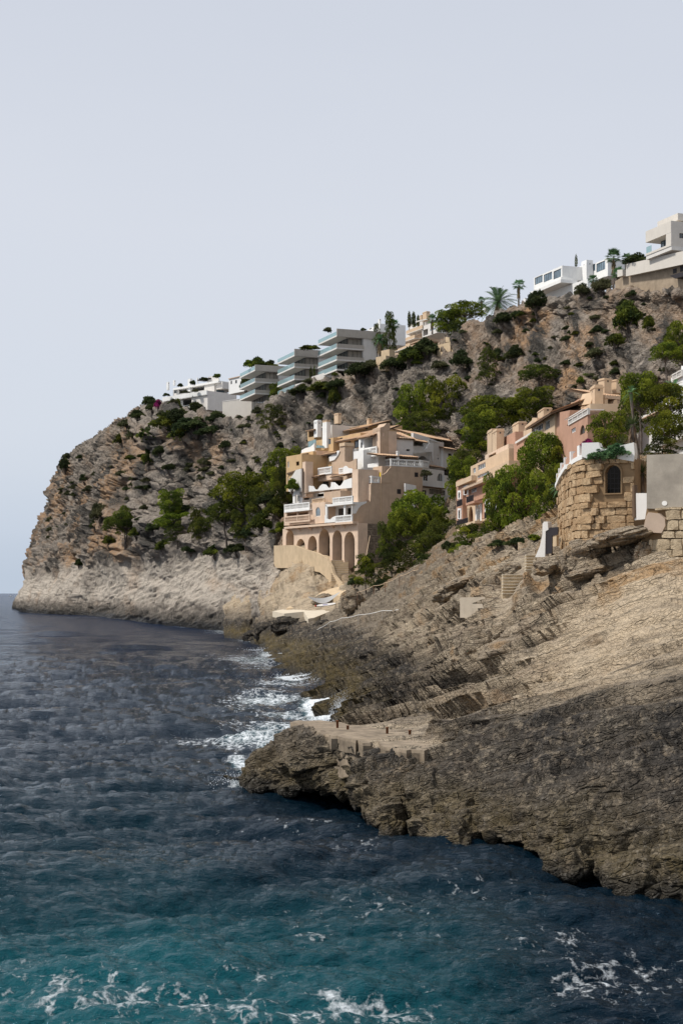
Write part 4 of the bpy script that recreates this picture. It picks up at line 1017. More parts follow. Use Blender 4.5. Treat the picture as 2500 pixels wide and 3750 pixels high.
# floors above: window bay, tower chimney, terraces
h.block(FM, 1310, 1356, 1773, 1832, -3.8, 6, PEACH, [('k',1316,1341,1787,1822)], name='bay')
h.block(FM, 1289, 1310.5, 1718, 1838, -1.9, 4.4, PEACH, name='tower'); 
h.block(FM, 1186, 1246, 1796, 1838, -1.2, 7, TAN_PEACH_SHADE, [], name='wall'); h.block(FM, 1246.4, 1289, 1796, 1838, -3.5, 6, WHITE2, [('k',1250,1284,1802,1820)])
h.rail(FM, 1217, 1290, 1815, 1838, .3, WHITE, 1290, posts=3); h.band(FM, 1217, 1291, 1838.5, 1845, .4, .9, WHITE, 'balcony_slab')
h.rail(FM, 1142, 1186, 1823, 1838, -.2, CREAM, 1186, posts=1)
h.block(FM, 1076, 1186, 1796, 1838, -4.0, 5, WHITE2, [('w',1088,1097,1814,1838),('o',1112,1132,1812,1830),('o',1160,1186,1808,1819)])
h.shape(FM, [(1072,1843),(1072,1786),(1080,1784),(1092,1797),(1100,1798),(1106,1806),(1106,1843)], -1.6, .25, WHITE, 'swept_parapet', [[(1080,1842),(1080,1812),(1100,1812),(1100,1842)]])
# terrace storey with the scooped parapets
h.block(FM, 1118, 1292, 1738, 1796, -6.0, 8, TAN_PEACH_SHADE, [('k',1176,1204,1747,1790),('o',1216,1256,1748,1780),('o',1122,1130,1760,1778)])
h.shape(FM, [(1118,1802),(1118,1779),(1126,1778),(1144,1780),(1149,1790),(1156,1795),(1164,1791),(1171,1780),(1180,1773),(1190,1775),(1197,1785),(1205,1789),(1211,1780),(1212,1766),(1221,1766),(1232,1776),(1240,1782),(1250,1774),(1258,1760),(1262,1758),(1288,1750),(1288,1786)], -2.2, .3, WHITE, 'scooped_parapet')
h.band(FM, 1112, 1206, 1795, 1799, -1.6, .5, WOODM, 'eave', 1206); h.roof(FM, 1098, 1172, 1741, -3.2, 2.4, .55, 1172); h.roof(FM, 1213, 1262, 1738, -3.0, 2.4, .5, 1262)
h.block(FM, 1098, 1119, 1690, 1820, -1.6, 1.6, PEACH, name='tower')
h.rail(FM, 1163, 1213, 1707, 1734, -4.2, WHITE, 1213, posts=2); h.block(FM, 1164, 1214, 1734, 1756, -4.4, 5, PEACH)
h.rail(FM, 1310, 1360, 1742, 1768, -4.2, WHITE, 1360, posts=2); h.rail(SM, 1360, 1390, 1744, 1768, .1, WHITE, 1360, posts=1)
h.shape(SM, [(1396,1768),(1396,1740),(1405,1737),(1416,1729),(1423,1718),(1432,1710),(1432,1768)], .08, .3, TAN_PEACH_SHADE, 'swept_parapet')
h.band(FM, 1389, 1393, 1730, 1745, -4, .1, YEL, 'yellow_life_ring')

# ------------------------------------------------------------------ ochre house above it
g = Bld('ochre_terrace_house', 'ochre stepped house with tiled roofs rising behind the arcaded peach house', 'house', 1200, 1740, 268)
g.block(FM, 1048, 1105, 1672, 1800, -1.5, 10, OCHRE, [('b',1053,1058,1690,1712),('o',1084,1095,1690,1705),('s',1053,1056,1745,1770)], ref=1048)
g.shape(FM, [(1050,1732),(1104,1715),(1104,1720),(1050,1738)], -1.2, .8, WOODM, 'eave'); g.shape(FM, [(1056,1800),(1056,1760),(1070,1742),(1082,1722),(1102,1716),(1102,1800)], -.9, .3, WHITE2, 'swept_parapet')
g.block(FM, 1100, 1146, 1652, 1745, -4.5, 10, OCHRE, [('o',1110,1122,1665,1683),('b',1118,1129,1725,1738)], ref=1146); g.band(FM, 1098, 1124, 1659, 1662, -4.1, .7, WOODM, 'eave')
g.block(FM, 1143, 1158, 1650, 1745, -5.2, 3, PEACH, [('s',1147,1155,1660,1696)]); g.block(FM, 1158.4, 1232, 1652, 1745, -7.0, 8, OCHRE, [('g',1170,1212,1660,1678),('ad',1146,1155,1713,1736)])
g.roof(FM, 1146, 1232, 1656, -6.0, 4, 1.0, 1232)
g.shape(FM, [(1102,1662),(1104,1648),(1120,1640),(1135,1637),(1146,1628),(1150,1622),(1150,1652),(1130,1656)], -5.0, .3, WHITE, 'terrace_parapet')
g.block(FM, 1150, 1220, 1602, 1652, -8.0, 8, OCHRE, [('g',1192,1211,1608,1628)], ref=1220)
g.block(FM, 1221, 1320, 1585, 1652, -9.5, 9, OCHRE, [('g',1223,1254,1605,1642),('k',1259,1285,1607,1642),('g',1297,1314,1612,1640)], ref=1320)
g.roof(FM, 1213, 1378, 1588, -9.0, 5, 1.9, 1378, over=.7); g.band(FM, 1220, 1375, 1589, 1597, -9.1, .6, CREAM, 'cornice', 1375)
g.block(FM, 1180, 1196, 1545, 1640, -7.6, .9, WHITE, name='tower'); g.chimney(FM, 1149, 1162, 1537, 1600, -7.8, .9, WHITE); g.chimney(FM, 1181, 1195, 1537, 1552, -7.65, .8, CREAM)
g.block(FM, 1160, 1215, 1555, 1605, -10.5, 7, WHITE2, [('o',1172,1180,1568,1582),('o',1198,1210,1564,1580)]); g.block(FM, 1126, 1150, 1574, 1612, -8.0, 5, OCHRE, [('o',1130,1148,1578,1600)])
g.roof(FM, 1124, 1152, 1572, -7.6, 3, .7, 1152)
g.block(FM, 1238, 1360, 1552, 1590, -14.5, 7, OCHRE, [('k',1277,1315,1560,1571),('k',1336,1346,1564,1572),('o',1242,1252,1556,1566)], ref=1360)
g.roof(FM, 1205, 1358, 1558, -13.5, 4.5, 1.3, 1358, over=.6); g.chimney(FM, 1223, 1237, 1512, 1550, -15.5, .8, CREAM); g.chimney(FM, 1342, 1350, 1532, 1560, -15, .7, CREAM)
g.shape(FM, [(1156,1640),(1158,1630),(1182,1632),(1186,1640)], -7.2, .15, GLASS_T, 'glass_rail'); g.shape(FM, [(1128,1640),(1128,1618),(1156,1608),(1156,1630)], -7.0, .1, GLASS_T, 'glass_rail')

# ------------------------------------------------------------------ white house with the tan chimney tower
k = Bld('white_terrace_house', 'white stepped house with tall tan chimney tower at the top centre of the cluster', 'house', 1340, 1740, 262)
k.shape(FM, [(1216,1738),(1214,1690),(1222,1688),(1232,1676),(1240,1660),(1244,1640),(1244,1628),(1262,1628),(1262,1738)], -6.2, 2.2, TAN_PEACH_SHADE, 'chimney_wall'); k.shape(FM, [(1204,1674),(1236,1650),(1243,1652),(1236,1668),(1224,1684),(1206,1690)], -6.0, .18, WHITE, 'swept_parapet')
k.block(FM, 1242, 1262, 1620, 1632, -6.0, 2, CREAM, name='chimney_cap')
k.block(FM, 1262, 1300, 1642, 1700, -8.0, 8, WHITE2, [('o',1272,1292,1668,1690)]); k.shape(FM, [(1262,1698),(1262,1690),(1276,1693),(1290,1688),(1298,1680),(1304,1680),(1304,1740),(1262,1740)], -5.6, .25, TAN_PEACH_SHADE, 'swept_parapet')
k.rail(FM, 1240, 1258, 1712, 1734, -4.0, WHITE, 1258, posts=1); k.shape(FM, [(1257,1736),(1257,1710),(1264,1706),(1272,1714),(1284,1716),(1290,1722),(1290,1730)], -3.9, .25, WHITE)
k.block(FM, 1294, 1330, 1648, 1742, -7.0, 7, WHITE, [('o',1310,1316,1645,1652)]); k.block(FM, 1313, 1332, 1598, 1650, -8.5, 6, WHITE, [('k',1320,1326,1620,1640)])
k.block(FM, 1328, 1386, 1592, 1670, -11, 7, WHITE, [('w',1331,1339,1620,1638),('o',1350,1376,1608,1636)]); k.rail(FM, 1328, 1378, 1634, 1664, -8.6, WHITE, 1378, posts=2); k.band(FM, 1328, 1380, 1664, 1669, -8.5, 2.4, WHITE, 'balcony_slab')
k.shape(FM, [(1328,1690),(1328,1668),(1345,1668),(1330,1686)], -8.0, .2, GREYW, 'shade'); k.block(FM, 1330, 1384, 1669.5, 1745, -9.5, 8, GREYW)
k.roof(FM, 1312, 1358, 1596, -8.0, 3, .7, 1358)
kt = FM.side(1391, -9.0)
k.block(FM, 1376, 1391, 1576, 1665, -9.0, 3.6, PEACH, name='tower'); k.part(MB().prism(kt, [kt.q(x,y) for x, y in ((1391,1580),(1427,1576),(1427,1548),(1414,1550),(1404,1562),(1391,1566))], -2.4, .04), 'chimney', TAN_PEACH_SHADE)
k.block(kt, 1391.5, 1423, 1578, 1664, .02, 2.6, TAN_PEACH_SHADE, [('b',1401,1405,1585,1598)], name='tower', wall=.2)
k.block(kt, 1423.5, 1512, 1598, 1668, -.5, 9, GREYW, [('o',1487,1500,1645,1652)], name='wall', ref=1424); k.roof(kt, 1423, 1515, 1599, -.5, 5, 1.6, 1424)
k.roof(SM, 1378, 1520, 1667, -1.5, 3.0, .5, 1430, over=.7); k.block(SM, 1432, 1530, 1668, 1700, -4.5, 3, WOODM, name='porch_back', ref=1432); k.chimney(SM, 1454, 1461, 1652, 1682, -.9, .4, WHITE, cap=True, holes=0)
k.shape(FM, [(1345,1712),(1345,1700),(1384,1694),(1384,1712)], -7, .2, WHITE, 'parapet'); k.block(SM, 1398, 1546, 1708, 1800, -.6, 3.0, TAN_PEACH_SHADE, name='wall_core', ref=1430)

# ------------------------------------------------------------------ white house to the right
FR = Face(1538, 262, 1640, 270)
r = Bld('white_villa', 'whitewashed villa with tiled roof and arched openings behind the pine right of the peach house', 'house', 1590, 1830, 264)
r.block(FR, 1538, 1625, 1712, 1800, 0, 9, WHITE, [('w',1549,1567,1733,1762),('aw',1600,1634,1733,1764)], ref=1538)
r.block(FR, 1625.4, 1690, 1740, 1830, .3, 6, WHITE, [('ao',1648,1672,1790,1828)], ref=1625); r.block(FR, 1540, 1640, 1782, 1835, 1.6, 5, WHITE, [('k',1545,1560,1795,1830),('k',1570,1630,1793,1812)], ref=1540)
r.band(FR, 1545, 1630, 1778, 1783, 2.4, 2.0, WOODM, 'pergola', 1545); r.rail(FR, 1538, 1570, 1684, 1711, .1, WHITE, 1538, posts=1, pitch=.4)
r.band(FR, 1560, 1660, 1826, 1856, 3.2, .4, WHITE, 'garden_wall', 1600)
r.block(FR, 1574, 1624, 1612, 1712, -3.5, 7, WHITE2, [('o',1601,1606,1676,1683),('o',1602,1605,1665,1668)], ref=1574); r.block(FR, 1622, 1662, 1640, 1712, -3.0, 5, WHITE, [('k',1640,1653,1661,1680)], ref=1622)
r.block(FR, 1512, 1574, 1600, 1712, -4.2, 8, WHITE, [('o',1515,1550,1610,1633),('ao',1524,1577,1670,1712)], ref=1512)
r.shape(FR, [(1511,1660),(1511,1634),(1536,1632),(1540,1640),(1546,1646),(1555,1647),(1564,1640),(1569,1625),(1586,1622),(1586,1690),(1582,1654)], -3.0, .3, WHITE, 'swept_parapet')
r.part(MB().prism(FR, [FR.q(x,y,-3.4) for x, y in ((1513,1612),(1513,1585),(1562,1600),(1606,1618),(1606,1622),(1575,1612))], -3.9, -3.4), 'gable', WHITE)
r.roof(FR, 1516, 1698, 1612, -5.0, 5, 1.5, 1640, over=.5); r.roof(FR, 1494, 1560, 1614, -2.4, 2, .8, 1540); r.roof(FR, 1621, 1665, 1641, -2.6, 1.6, .4, 1640); r.roof(FR, 1574, 1624, 1709, -1.5, 2.4, .6, 1600)
r.chimney(FR, 1653, 1669, 1582, 1608, -6.5, .8, WHITE); r.block(FR, 1668, 1745, 1604, 1650, -7, 5, WHITE, ref=1668)

# ------------------------------------------------------------------ red and cream terraced houses, coming nearer to the right
def red_house():
    f = Face(1672, 197, 1830, 168); s_ = f
    b = Bld('red_terrace_house', 'red plastered house with white framed windows and small iron balconies behind the hedge', 'house', 1700, 1965, 193)
    b.block(f, 1670, 1693, 1762, 1920, 0, 8, PINK, [('w',1676,1683,1806,1824),('w',1676,1683,1872,1905)], ref=1670)
    b.block(f, 1693.3, 1860, 1776, 1850, -.4, 8, PINK, [('w',1698,1709,1787,1810),('b',1723,1744,1775,1803)], ref=1693)
    b.block(f, 1693.3, 1760, 1851, 1924, -.6, 8, CREAM, [('ao',1697,1711,1860,1915),('ao',1714,1731,1854,1912),('as',1741,1759,1843,1916)], ref=1693)
    b.block(f, 1760.4, 1850, 1833, 1900, -.2, 8, PINK, [('s',1776,1790,1833,1875),('s',1806,1818,1840,1880)], ref=1760)
    for (x0,x1,y0,y1) in ((1674,1686,1797,1828),(1674,1687,1862,1900)): b.shape(f, [(x0,y0),(x1,y0-1),(x1,y1),(x0,y1)], .06, .05, WHITE, 'window_surround', [[(x0+3,y1-2),(x1-3,y1-2),(x1-3,y0+6),(x0+3,y0+6)]])
    for (x0,x1,y0,y1) in ((1694,1713,1780,1813),(1739,1761,1838,1917),(1773,1793,1828,1880)): b.shape(f, [(x0,y0),(x1,y0-4),(x1,y1-1),(x0,y1)], -.1, .06, WHITE, 'window_surround', [[(x0+4,y1-2),(x1-4,y1-3),(x1-4,y0+6),(x0+4,y0+6)]])
    b.band(f, 1669, 1738, 1917, 1926, 1.1, 1.5, CREAM, 'balcony_slab', 1700); b.band(f, 1771, 1840, 1892, 1899, 1.3, 1.7, CREAM, 'balcony_slab', 1800); b.band(f, 1704, 1735, 1838, 1846, .9, 1.3, PINK, 'balcony_slab', 1720)
    for (x0, x1, yt, yb, w) in ((1671,1712,1896,1917,1.0),(1772,1812,1866,1892,1.2),(1706,1732,1812,1838,.8),(1671,1691,1828,1850,.4)):
        m = MB(); u0, u1 = f.u(x0,w), f.u(x1,w); z1, z0 = f.z(x1,yt,w), f.z(x1,yb,w); n = max(4, int((u1-u0)/.13))
        for i in range(n+1): c = u0+(u1-u0)*i/n; m.box(f, c-.015, c+.015, z0, z1, w-.03, w)
        m.box(f, u0, u1, z1-.02, z1+.03, w-.04, w+.01); b.part(m, 'iron_railing', DARKM)
    b.band(f, 1668, 1725, 1756, 1774, .35, .6, CREAM, 'parapet', 1690); b.block(f, 1697, 1862, 1740, 1768, -.3, 6, CREAM, [('b',1712,1722,1748,1764),('b',1730,1740,1742,1760),('b',1746,1790,1733,1752)], ref=1740); b.band(f, 1690, 1862, 1768, 1776, .5, .9, TAN_PEACH_SHADE, 'cornice', 1740)
    b.block(f, 1673, 1740, 1926, 2000, -.6, 8, CREAM, [('k',1686,1700,1932,1952)], ref=1700); b.block(f, 1741, 1850, 1900, 1990, -.6, 8, CREAM, [], ref=1760)
    b.block(f, 1722, 1862, 1700, 1742, -3.0, 7, CREAM, [('b',1731,1741,1714,1732),('b',1748,1776,1698,1718)], ref=1740)
    b.block(f, 1775, 1860, 1655, 1702, -6, 6, PEACH, [('o',1788,1815,1662,1684)], ref=1800); b.block(f, 1838, 1885, 1605, 1675, -9, 6, PINK, [('ao',1836,1868,1645,1668)], ref=1838)
    b.shape(f, [(1834,1640),(1834,1600),(1841,1600),(1842,1615),(1828,1621),(1820,1640)], -8.8, .3, CREAM, 'swept_parapet')
    b.chimney(f, 1783, 1799, 1569, 1660, -7.5, 1.1, CREAM, holes=1); b.chimney(f, 1800.5, 1817, 1569, 1650, -7.5, 1.1, CREAM)
    b.chimney(f, 1875, 1897, 1542, 1605, -10, 1.2, CREAM); return b
red_house()
def upper_row():
    f = Face(1915, 172, 2140, 138)
    b = Bld('tiled_row_house', 'cream and red row house with lean-to roof and small chimney between the pines', 'house', 2000, 1720, 165)
    b.block(f, 1915, 2030, 1530, 1730, 0, 8, CREAM, [('s',1948,1986,1558,1582),('w',1994,2012,1539,1572)], ref=1990); b.roof(f, 1937, 2030, 1529, .3, 3.5, 1.3, 1990, over=.5)
    b.part(MB().prism(f, [f.q(x,y,-.3) for x, y in ((1920,1680),(1920,1562),(1945,1540),(1948,1530),(1965,1530),(1965,1680))], -1, -.3), 'gable', CREAM); b.chimney(f, 1967, 1989, 1492, 1545, -2.0, 1.0, CREAM)
    b.block(f, 1880, 1922, 1598, 1700, .4, 6, PINK, ref=1915); b.band(f, 1885, 1945, 1590, 1598, .6, .7, WHITE2, 'parapet', 1930)
    sf = f.side(2028, 0); b.part(MB().prism(f, [f.q(x,y,-.2) for x, y in ((2026,1700),(2026,1520),(2040,1512),(2085,1502),(2080,1545),(2072,1565),(2072,1700))], -6, -.2), 'wall', PINK)
    b.block(f, 2068, 2095, 1478, 1515, -4, 4, CREAM, ref=2090); b.block(f, 2095.5, 2130, 1475, 1520, -4.5, 4, PINK, [], ref=2095)
    c = Bld('cream_row_house', 'tall cream house with three stout chimneys and open loggias above the hut', 'house', 2200, 1700, 145)
    c.block(f, 2072, 2150, 1540, 1790, .4, 2.5, PINK, [('s',2090,2106,1568,1584),('ad',2122,2140,1557,1590)], ref=2110); c.rail(f, 2078, 2150, 1518, 1540, .5, WHITE2, 2110, posts=4)
    c.block(f, 2072, 2130, 1500, 1524, -2.5, 5, CREAM, [('o',2078,2092,1507,1522),('o',2112,2126,1502,1518)], ref=2110); c.band(f, 2066, 2130, 1522, 1526, -.2, 2.2, WHITE2, 'ledge', 2090)
    c.block(f, 2127, 2160, 1484, 1540, -2.0, 5, CREAM, [('b',2141,2154,1495,1508)], ref=2150); c.chimney(f, 2117, 2132, 1455, 1485, -4, .9, CREAM); c.chimney(f, 2146, 2158, 1438, 1480, -4.5, .8, CREAM)
    c.chimney(f, 2158, 2176, 1408, 1510, -3.4, .9, CREAM)
    g_ = Face(2160, 150, 2270, 152)
    c.part(MB().prism(g_, [g_.q(x,y) for x, y in ((2160,1478),(2175,1435),(2215,1448),(2212,1462),(2174,1480))], -2, 0), 'gable', CREAM)
    c.roof(g_, 2172, 2270, 1447, -.4, 4, 1.0, 2230); c.band(g_, 2212, 2272, 1448, 1460, .3, 3, TAN_PEACH_SHADE, 'cornice', 2230)
    c.band(g_, 2211, 2224, 1458, 1500, .2, .8, CREAM, 'pillar', 2215); c.block(g_, 2174, 2275, 1462, 1500, -2.5, 4, TAN_PEACH_SHADE, [('k',2180,2207,1474,1492)], ref=2210)
    c.part(MB().prism(g_, [g_.q(x,y,.25) for x, y in ((2160,1720),(2160,1496),(2226,1498),(2238,1488),(2247,1466),(2255,1462),(2268,1500),(2285,1520),(2290,1720))], -3, .25), 'wall', CREAM)
    c.chimney(g_, 2211, 2237, 1386, 1450, -1.5, 1.0, CREAM); c.chimney(g_, 2255, 2281, 1391, 1440, -1.6, 1.0, CREAM); return b
upper_row()
def right_white():
    f = Face(2330, 150, 2560, 128)
    b = Bld('white_corner_house', 'white house partly hidden by pines at the right edge', 'house', 2450, 1700, 138)
    b.block(f, 2325, 2560, 1500, 1720, 0, 8, WHITE, [('b',2330,2338,1545,1588),('b',2341,2350,1542,1586),('b',2353,2362,1540,1584)], ref=2400)
    b.block(f, 2368, 2480, 1478, 1502, -2, 6, WHITE, [], ref=2400); b.roof(f, 2345, 2420, 1513, .4, 1.6, .4, 2400, over=.4)
    b.block(f, 2395, 2560, 1590, 1640, .8, 3, WHITE2, ref=2400)
    b2 = Bld('white_balcony_house', 'white house with sloping parapet at the right edge above the pines', 'house', 2500, 1450, 150)
    f2 = Face(2450, 165, 2600, 150)
    b2.part(MB().prism(f2, [f2.q(x,y) for x, y in ((2455,1412),(2455,1385),(2468,1375),(2492,1362),(2492,1340),(2600,1330),(2600,1440),(2490,1440),(2486,1410),(2462,1395))], -5, 0), 'wall', WHITE)
    b2.rail(f2, 2458, 2493, 1360, 1384, .3, WHITE2, 2480, posts=2)
right_white()
# garden walls and the rubble slope between the houses
GW = Bld('garden_wall', 'low peach garden wall below the dark rubble beside the pine', 'wall', 1640, 1960, 225)
fg = Face(1590, 232, 1680, 222); GW.part(MB().prism(fg, [fg.q(x,y) for x, y in ((1600,2035),(1600,1985),(1625,1962),(1680,1950),(1680,2030))], -1, 0), 'wall', TAN_PEACH_SHADE)
# ------------------------------------------------------------------ houses along the crest
def modern(corner, left, D, side_m, bands, label, storey=3.15):
    """terraced apartment block: projecting slabs with glass rails; bands = rows (top, bottom) of each slab at the corner"""
    fl = Face(left, D*1.036, corner, D); b = Bld('apartment_block', label, 'building', corner, bands[-1][1], D, 'three glass and concrete apartment blocks on the crest')
    sd = fl.side(corner); u0, u1 = 0.0, fl.u(corner)
    for i, (t, q) in enumerate(bands):
        zt, zb = fl.z(corner, t), fl.z(corner, q); top = i == 0
        ze = zb+.35
        m = MB().box(fl, u0, u1, zb, ze, -side_m, 0); b.part(m, 'slab', WHITE2)
        m = MB().box(fl, u0+ (u1-u0)*(.0), u1+.02, ze+.003, zt, -side_m*(1.7 if top else .98), -side_m*(1.7 if top else .98)+.25)
        m = MB().box(sd, .02, side_m*(1.9 if top else 1.0), ze+.003 if not top else zb, zt, -.28, .03); b.part(m, 'side_beam', CONC)
        b.part(MB().box(fl, u0+.1, u1-.35, ze+.003, ze+(1.05 if not top else .95), -.14, -.10), 'glass_rail', GLASS_C)
        if i < len(bands)-1 or True:
            zn = fl.z(corner, bands[i+1][0]) if i+1 < len(bands) else zb-2.6
            zfl = fl.z(corner, bands[i+1][1])+.36 if i+1 < len(bands) else zb-2.6
            w0 = -3.2; m = MB().box(fl, u0+.8, u1-1.2, zfl, zb-.003, -side_m-.5, w0-.12); b.part(m, 'room', CONC_D)
            for k in range(5):
                a = u0+.9+(u1-2.2-u0)*k/5; c = u0+.9+(u1-2.2-u0)*(k+1)/5; f_ = b.part(MB().prism(fl, [(a,zfl+.02),(c-.03,zfl+.02),(c-.03,zb-.02),(a,zb-.02)], w0-.1, w0, [[(a+.07,zfl+.1),(c-.1,zfl+.1),(c-.1,zb-.12),(a+.07,zb-.12)]]), 'window', DARKM)
                b.part(MB().box(fl, a+.07, c-.1, zfl+.1, zb-.12, w0-.07, w0-.04), 'pane', GLASS, f_)
            # glazing on the side towards the viewer
            n = 3
            for k in range(n):
                a = 3.4+(side_m-3.4)*k/n; c = 3.4+(side_m-3.4)*(k+1)/n; f_ = b.part(MB().prism(sd, [(a,zfl+.02),(c-.03,zfl+.02),(c-.03,zb-.02),(a,zb-.02)], -1.3, -1.2, [[(a+.07,zfl+.1),(c-.1,zfl+.1),(c-.1,zb-.12),(a+.07,zb-.12)]]), 'window', DARKM)
                b.part(MB().box(sd, a+.07, c-.1, zfl+.1, zb-.12, -1.27, -1.24), 'pane', GLASS_B if (k+i) % 3 == 0 else GLASS, f_)
    z0, z1 = fl.z(corner, bands[-1][1])-3, fl.z(corner, bands[0][1])
    b.part(MB().box(sd, side_m, side_m*1.9, z0, z1-.004, -7.5, -.3), 'stair_core', WHITE2); b.part(MB().box(sd, side_m*1.6, side_m*1.75, z0+3, z1-.3, -.31, -.27), 'stair_window', GLASS)
    b.part(MB().box(fl, u0+1, u1-.3, z0-4, z0+.7, -side_m*1.8, -4), 'basement', CONC)
    return b
modern(934, 877, 372, 6.6, [(1335,1358),(1384,1401),(1427,1443)], 'lowest of three glass balcony blocks, beside the pale retaining wall')
modern(1078, 1015, 356, 6.6, [(1277,1304),(1330,1346),(1375,1391),(1420,1427)], 'middle of three glass balcony blocks on the crest')
modern(1233, 1163, 338, 6.9, [(1203,1232),(1258,1277),(1304,1320),(1350,1356)], 'highest of three glass balcony blocks, beside the tall dark conifer')
# whitewashed villa at the left end
FV = Face(597, 452, 756, 436); SV = FV.side(756)
v = Bld('terraced_villa', 'white villa with long curved terraces and arches at the left end of the crest', 'house', 690, 1510, 444)
v.block(FV, 597, 756, 1446.5, 1482, -1.5, 9, WHITE, [('k',603,616,1470,1480),('o',628,660,1462,1488),('o',670,708,1458,1482),('w',729,745,1456,1474)])
v.band(FV, 595, 757, 1429, 1446, 0, .5, WHITE, 'terrace_parapet'); v.band(FV, 597, 756, 1444, 1446.4, 0, 3, WHITE2, 'terrace_slab')
v.block(FV, 634, 815, 1408, 1432, -6, 7, WHITE2, [('k',638,648,1428,1440),('o',656,684,1418,1440),('o',700,750,1412,1432)], ref=756); v.band(FV, 634, 800, 1401, 1408, -5.0, 6, WHITE, 'roof_edge', 756)
v.part(MB().box(SV, .5, 12, FV.z(756,1500), FV.z(756,1430), -8, -.02), 'side_wall', GREYW); v.block(SV, 785, 832, 1400, 1452, -3, 5, WHITE2, [('g',793,822,1405,1448)], ref=785)
v.rail(FV, 592, 643, 1477, 1490, 1.2, WHITE, 643, posts=6, pitch=.5); v.band(FV, 590, 643, 1490, 1494, 1.4, 3, WHITE, 'balcony_slab', 643); v.block(FV, 594, 640, 1494, 1530, -.6, 6, WHITE, [('o',612,632,1502,1525)], ref=640)
v.block(FV, 690, 722, 1481, 1512, 0, 6, WHITE, [('k',694,702,1500,1508)]); v.chimney(FV, 688, 697, 1386, 1432, -5.5, 1, WHITE, cap=False, holes=0); v.chimney(FV, 610, 616, 1398, 1428, -4.5, .6, WHITE, cap=False, holes=0); v.chimney(FV, 634, 639, 1392, 1412, -6, .5, WHITE, cap=False, holes=0)
v.shape(FV, [(758,1400),(758,1390),(762,1382),(770,1378),(782,1378),(800,1384),(804,1400)], -7, .3, WHITE2, 'roof_dome_wall'); v.band(FV, 722, 765, 1383, 1387, -6, 3, DARKM, 'pergola'); v.band(FV, 721, 724, 1383, 1404, -6, .3, WHITE, 'pergola_post')
v.shape(FV, [(575,1550),(577,1528),(603,1524),(606,1546),(580,1552)], 4, 3, GLASS_T, 'pool_wall')
rw = Bld('retaining_wall', 'tall pale concrete retaining wall under the lowest glass block', 'wall', 880, 1545, 392)
fw_ = Face(815, 394, 957, 388); rw.part(MB().prism(fw_, [fw_.q(x,y) for x, y in ((815,1600),(815,1471),(957,1452),(957,1560))], -1.5, 0), 'wall', CREAMW); rw.part(MB().prism(fw_, [fw_.q(x,y,.06) for x, y in ((815,1471),(815,1468.5),(957,1449.5),(957,1452))], -1.5, .06), 'coping', WHITE2)
w2 = Bld('small_white_house', 'small white flat roofed house half hidden left of the glass blocks', 'house', 850, 1412, 410)
f2 = Face(838, 416, 905, 408); w2.block(f2, 838, 905, 1373, 1430, 0, 7, WHITE, [('k',845,850,1395,1407),('k',862,868,1392,1404)]); w2.band(f2, 836, 906, 1370, 1373, .3, 7.5, TAN_PEACH_SHADE, 'roof_edge')
w3 = Bld('white_roof_house', 'white box house on the crest behind the highest glass block', 'house', 1360, 1240, 360)
f3 = Face(1345, 366, 1390, 358); w3.block(f3, 1347, 1390, 1185, 1260, 0, 7, WHITE, [('k',1352,1360,1196,1206)]); w3.chimney(f3, 1384, 1388, 1168, 1190, -1, .5, WHITE, cap=False, holes=0)
# low white wall stepping below the middle block
w4 = Bld('white_garden_wall', 'low white garden wall between the glass blocks and the hedge', 'wall', 1130, 1410, 350)
f4 = Face(1080, 354, 1190, 346); w4.part(MB().prism(f4, [f4.q(x,y) for x, y in ((1080,1425),(1080,1408),(1140,1390),(1141,1380),(1190,1364),(1232,1352),(1232,1372),(1190,1395),(1130,1425))], -.5, 0), 'wall', WHITE2)
# stepped beige apartments
FB = Face(1436, 412, 1545, 395); bb = Bld('stepped_beige_building', 'beige stepped building with terraces and pergola beams behind two cypresses', 'building', 1500, 1240, 402)
for i, (x0, x1, t, q) in enumerate(((1486,1545,1190,1202),(1460,1517,1226,1237),(1438,1500,1255,1268))):
    bb.block(FB, x0, x1+24, t+11, q+18, -2.0-3*(2-i), 8, TAN_PEACH_SHADE if i else GREYW, [('o',x0+4,(x0+x1)/2,t+14,q+14),('k',(x0+x1)/2+3,x1-2,t+14,q+14)], ref=x1); bb.band(FB, x0, x1, t, q, -3*(2-i)*.6, .3, CREAM, 'parapet'); bb.band(FB, x0, x1, q, q+2, -3*(2-i)*.6, 2.5, WHITE2, 'terrace_slab')
bb.block(FB, 1494, 1562, 1168, 1205, -7, 8, GREYW, [('k',1512,1530,1180,1195)]); bb.shape(FB, [(1492,1190),(1504,1180),(1560,1167),(1560,1170),(1506,1184),(1494,1196)], -4, .5, WHITE2, 'roof_beam'); bb.chimney(FB, 1546, 1560, 1139, 1172, -6, 1.2, CREAM, holes=0); bb.chimney(FB, 1536, 1543, 1153, 1174, -6, .8, CREAM, holes=0)
bb.block(FB, 1545, 1600, 1190, 1232, -4, 6, WHITE2, [('b',1573,1596,1202,1210),('o',1548,1566,1206,1228)], ref=1560)
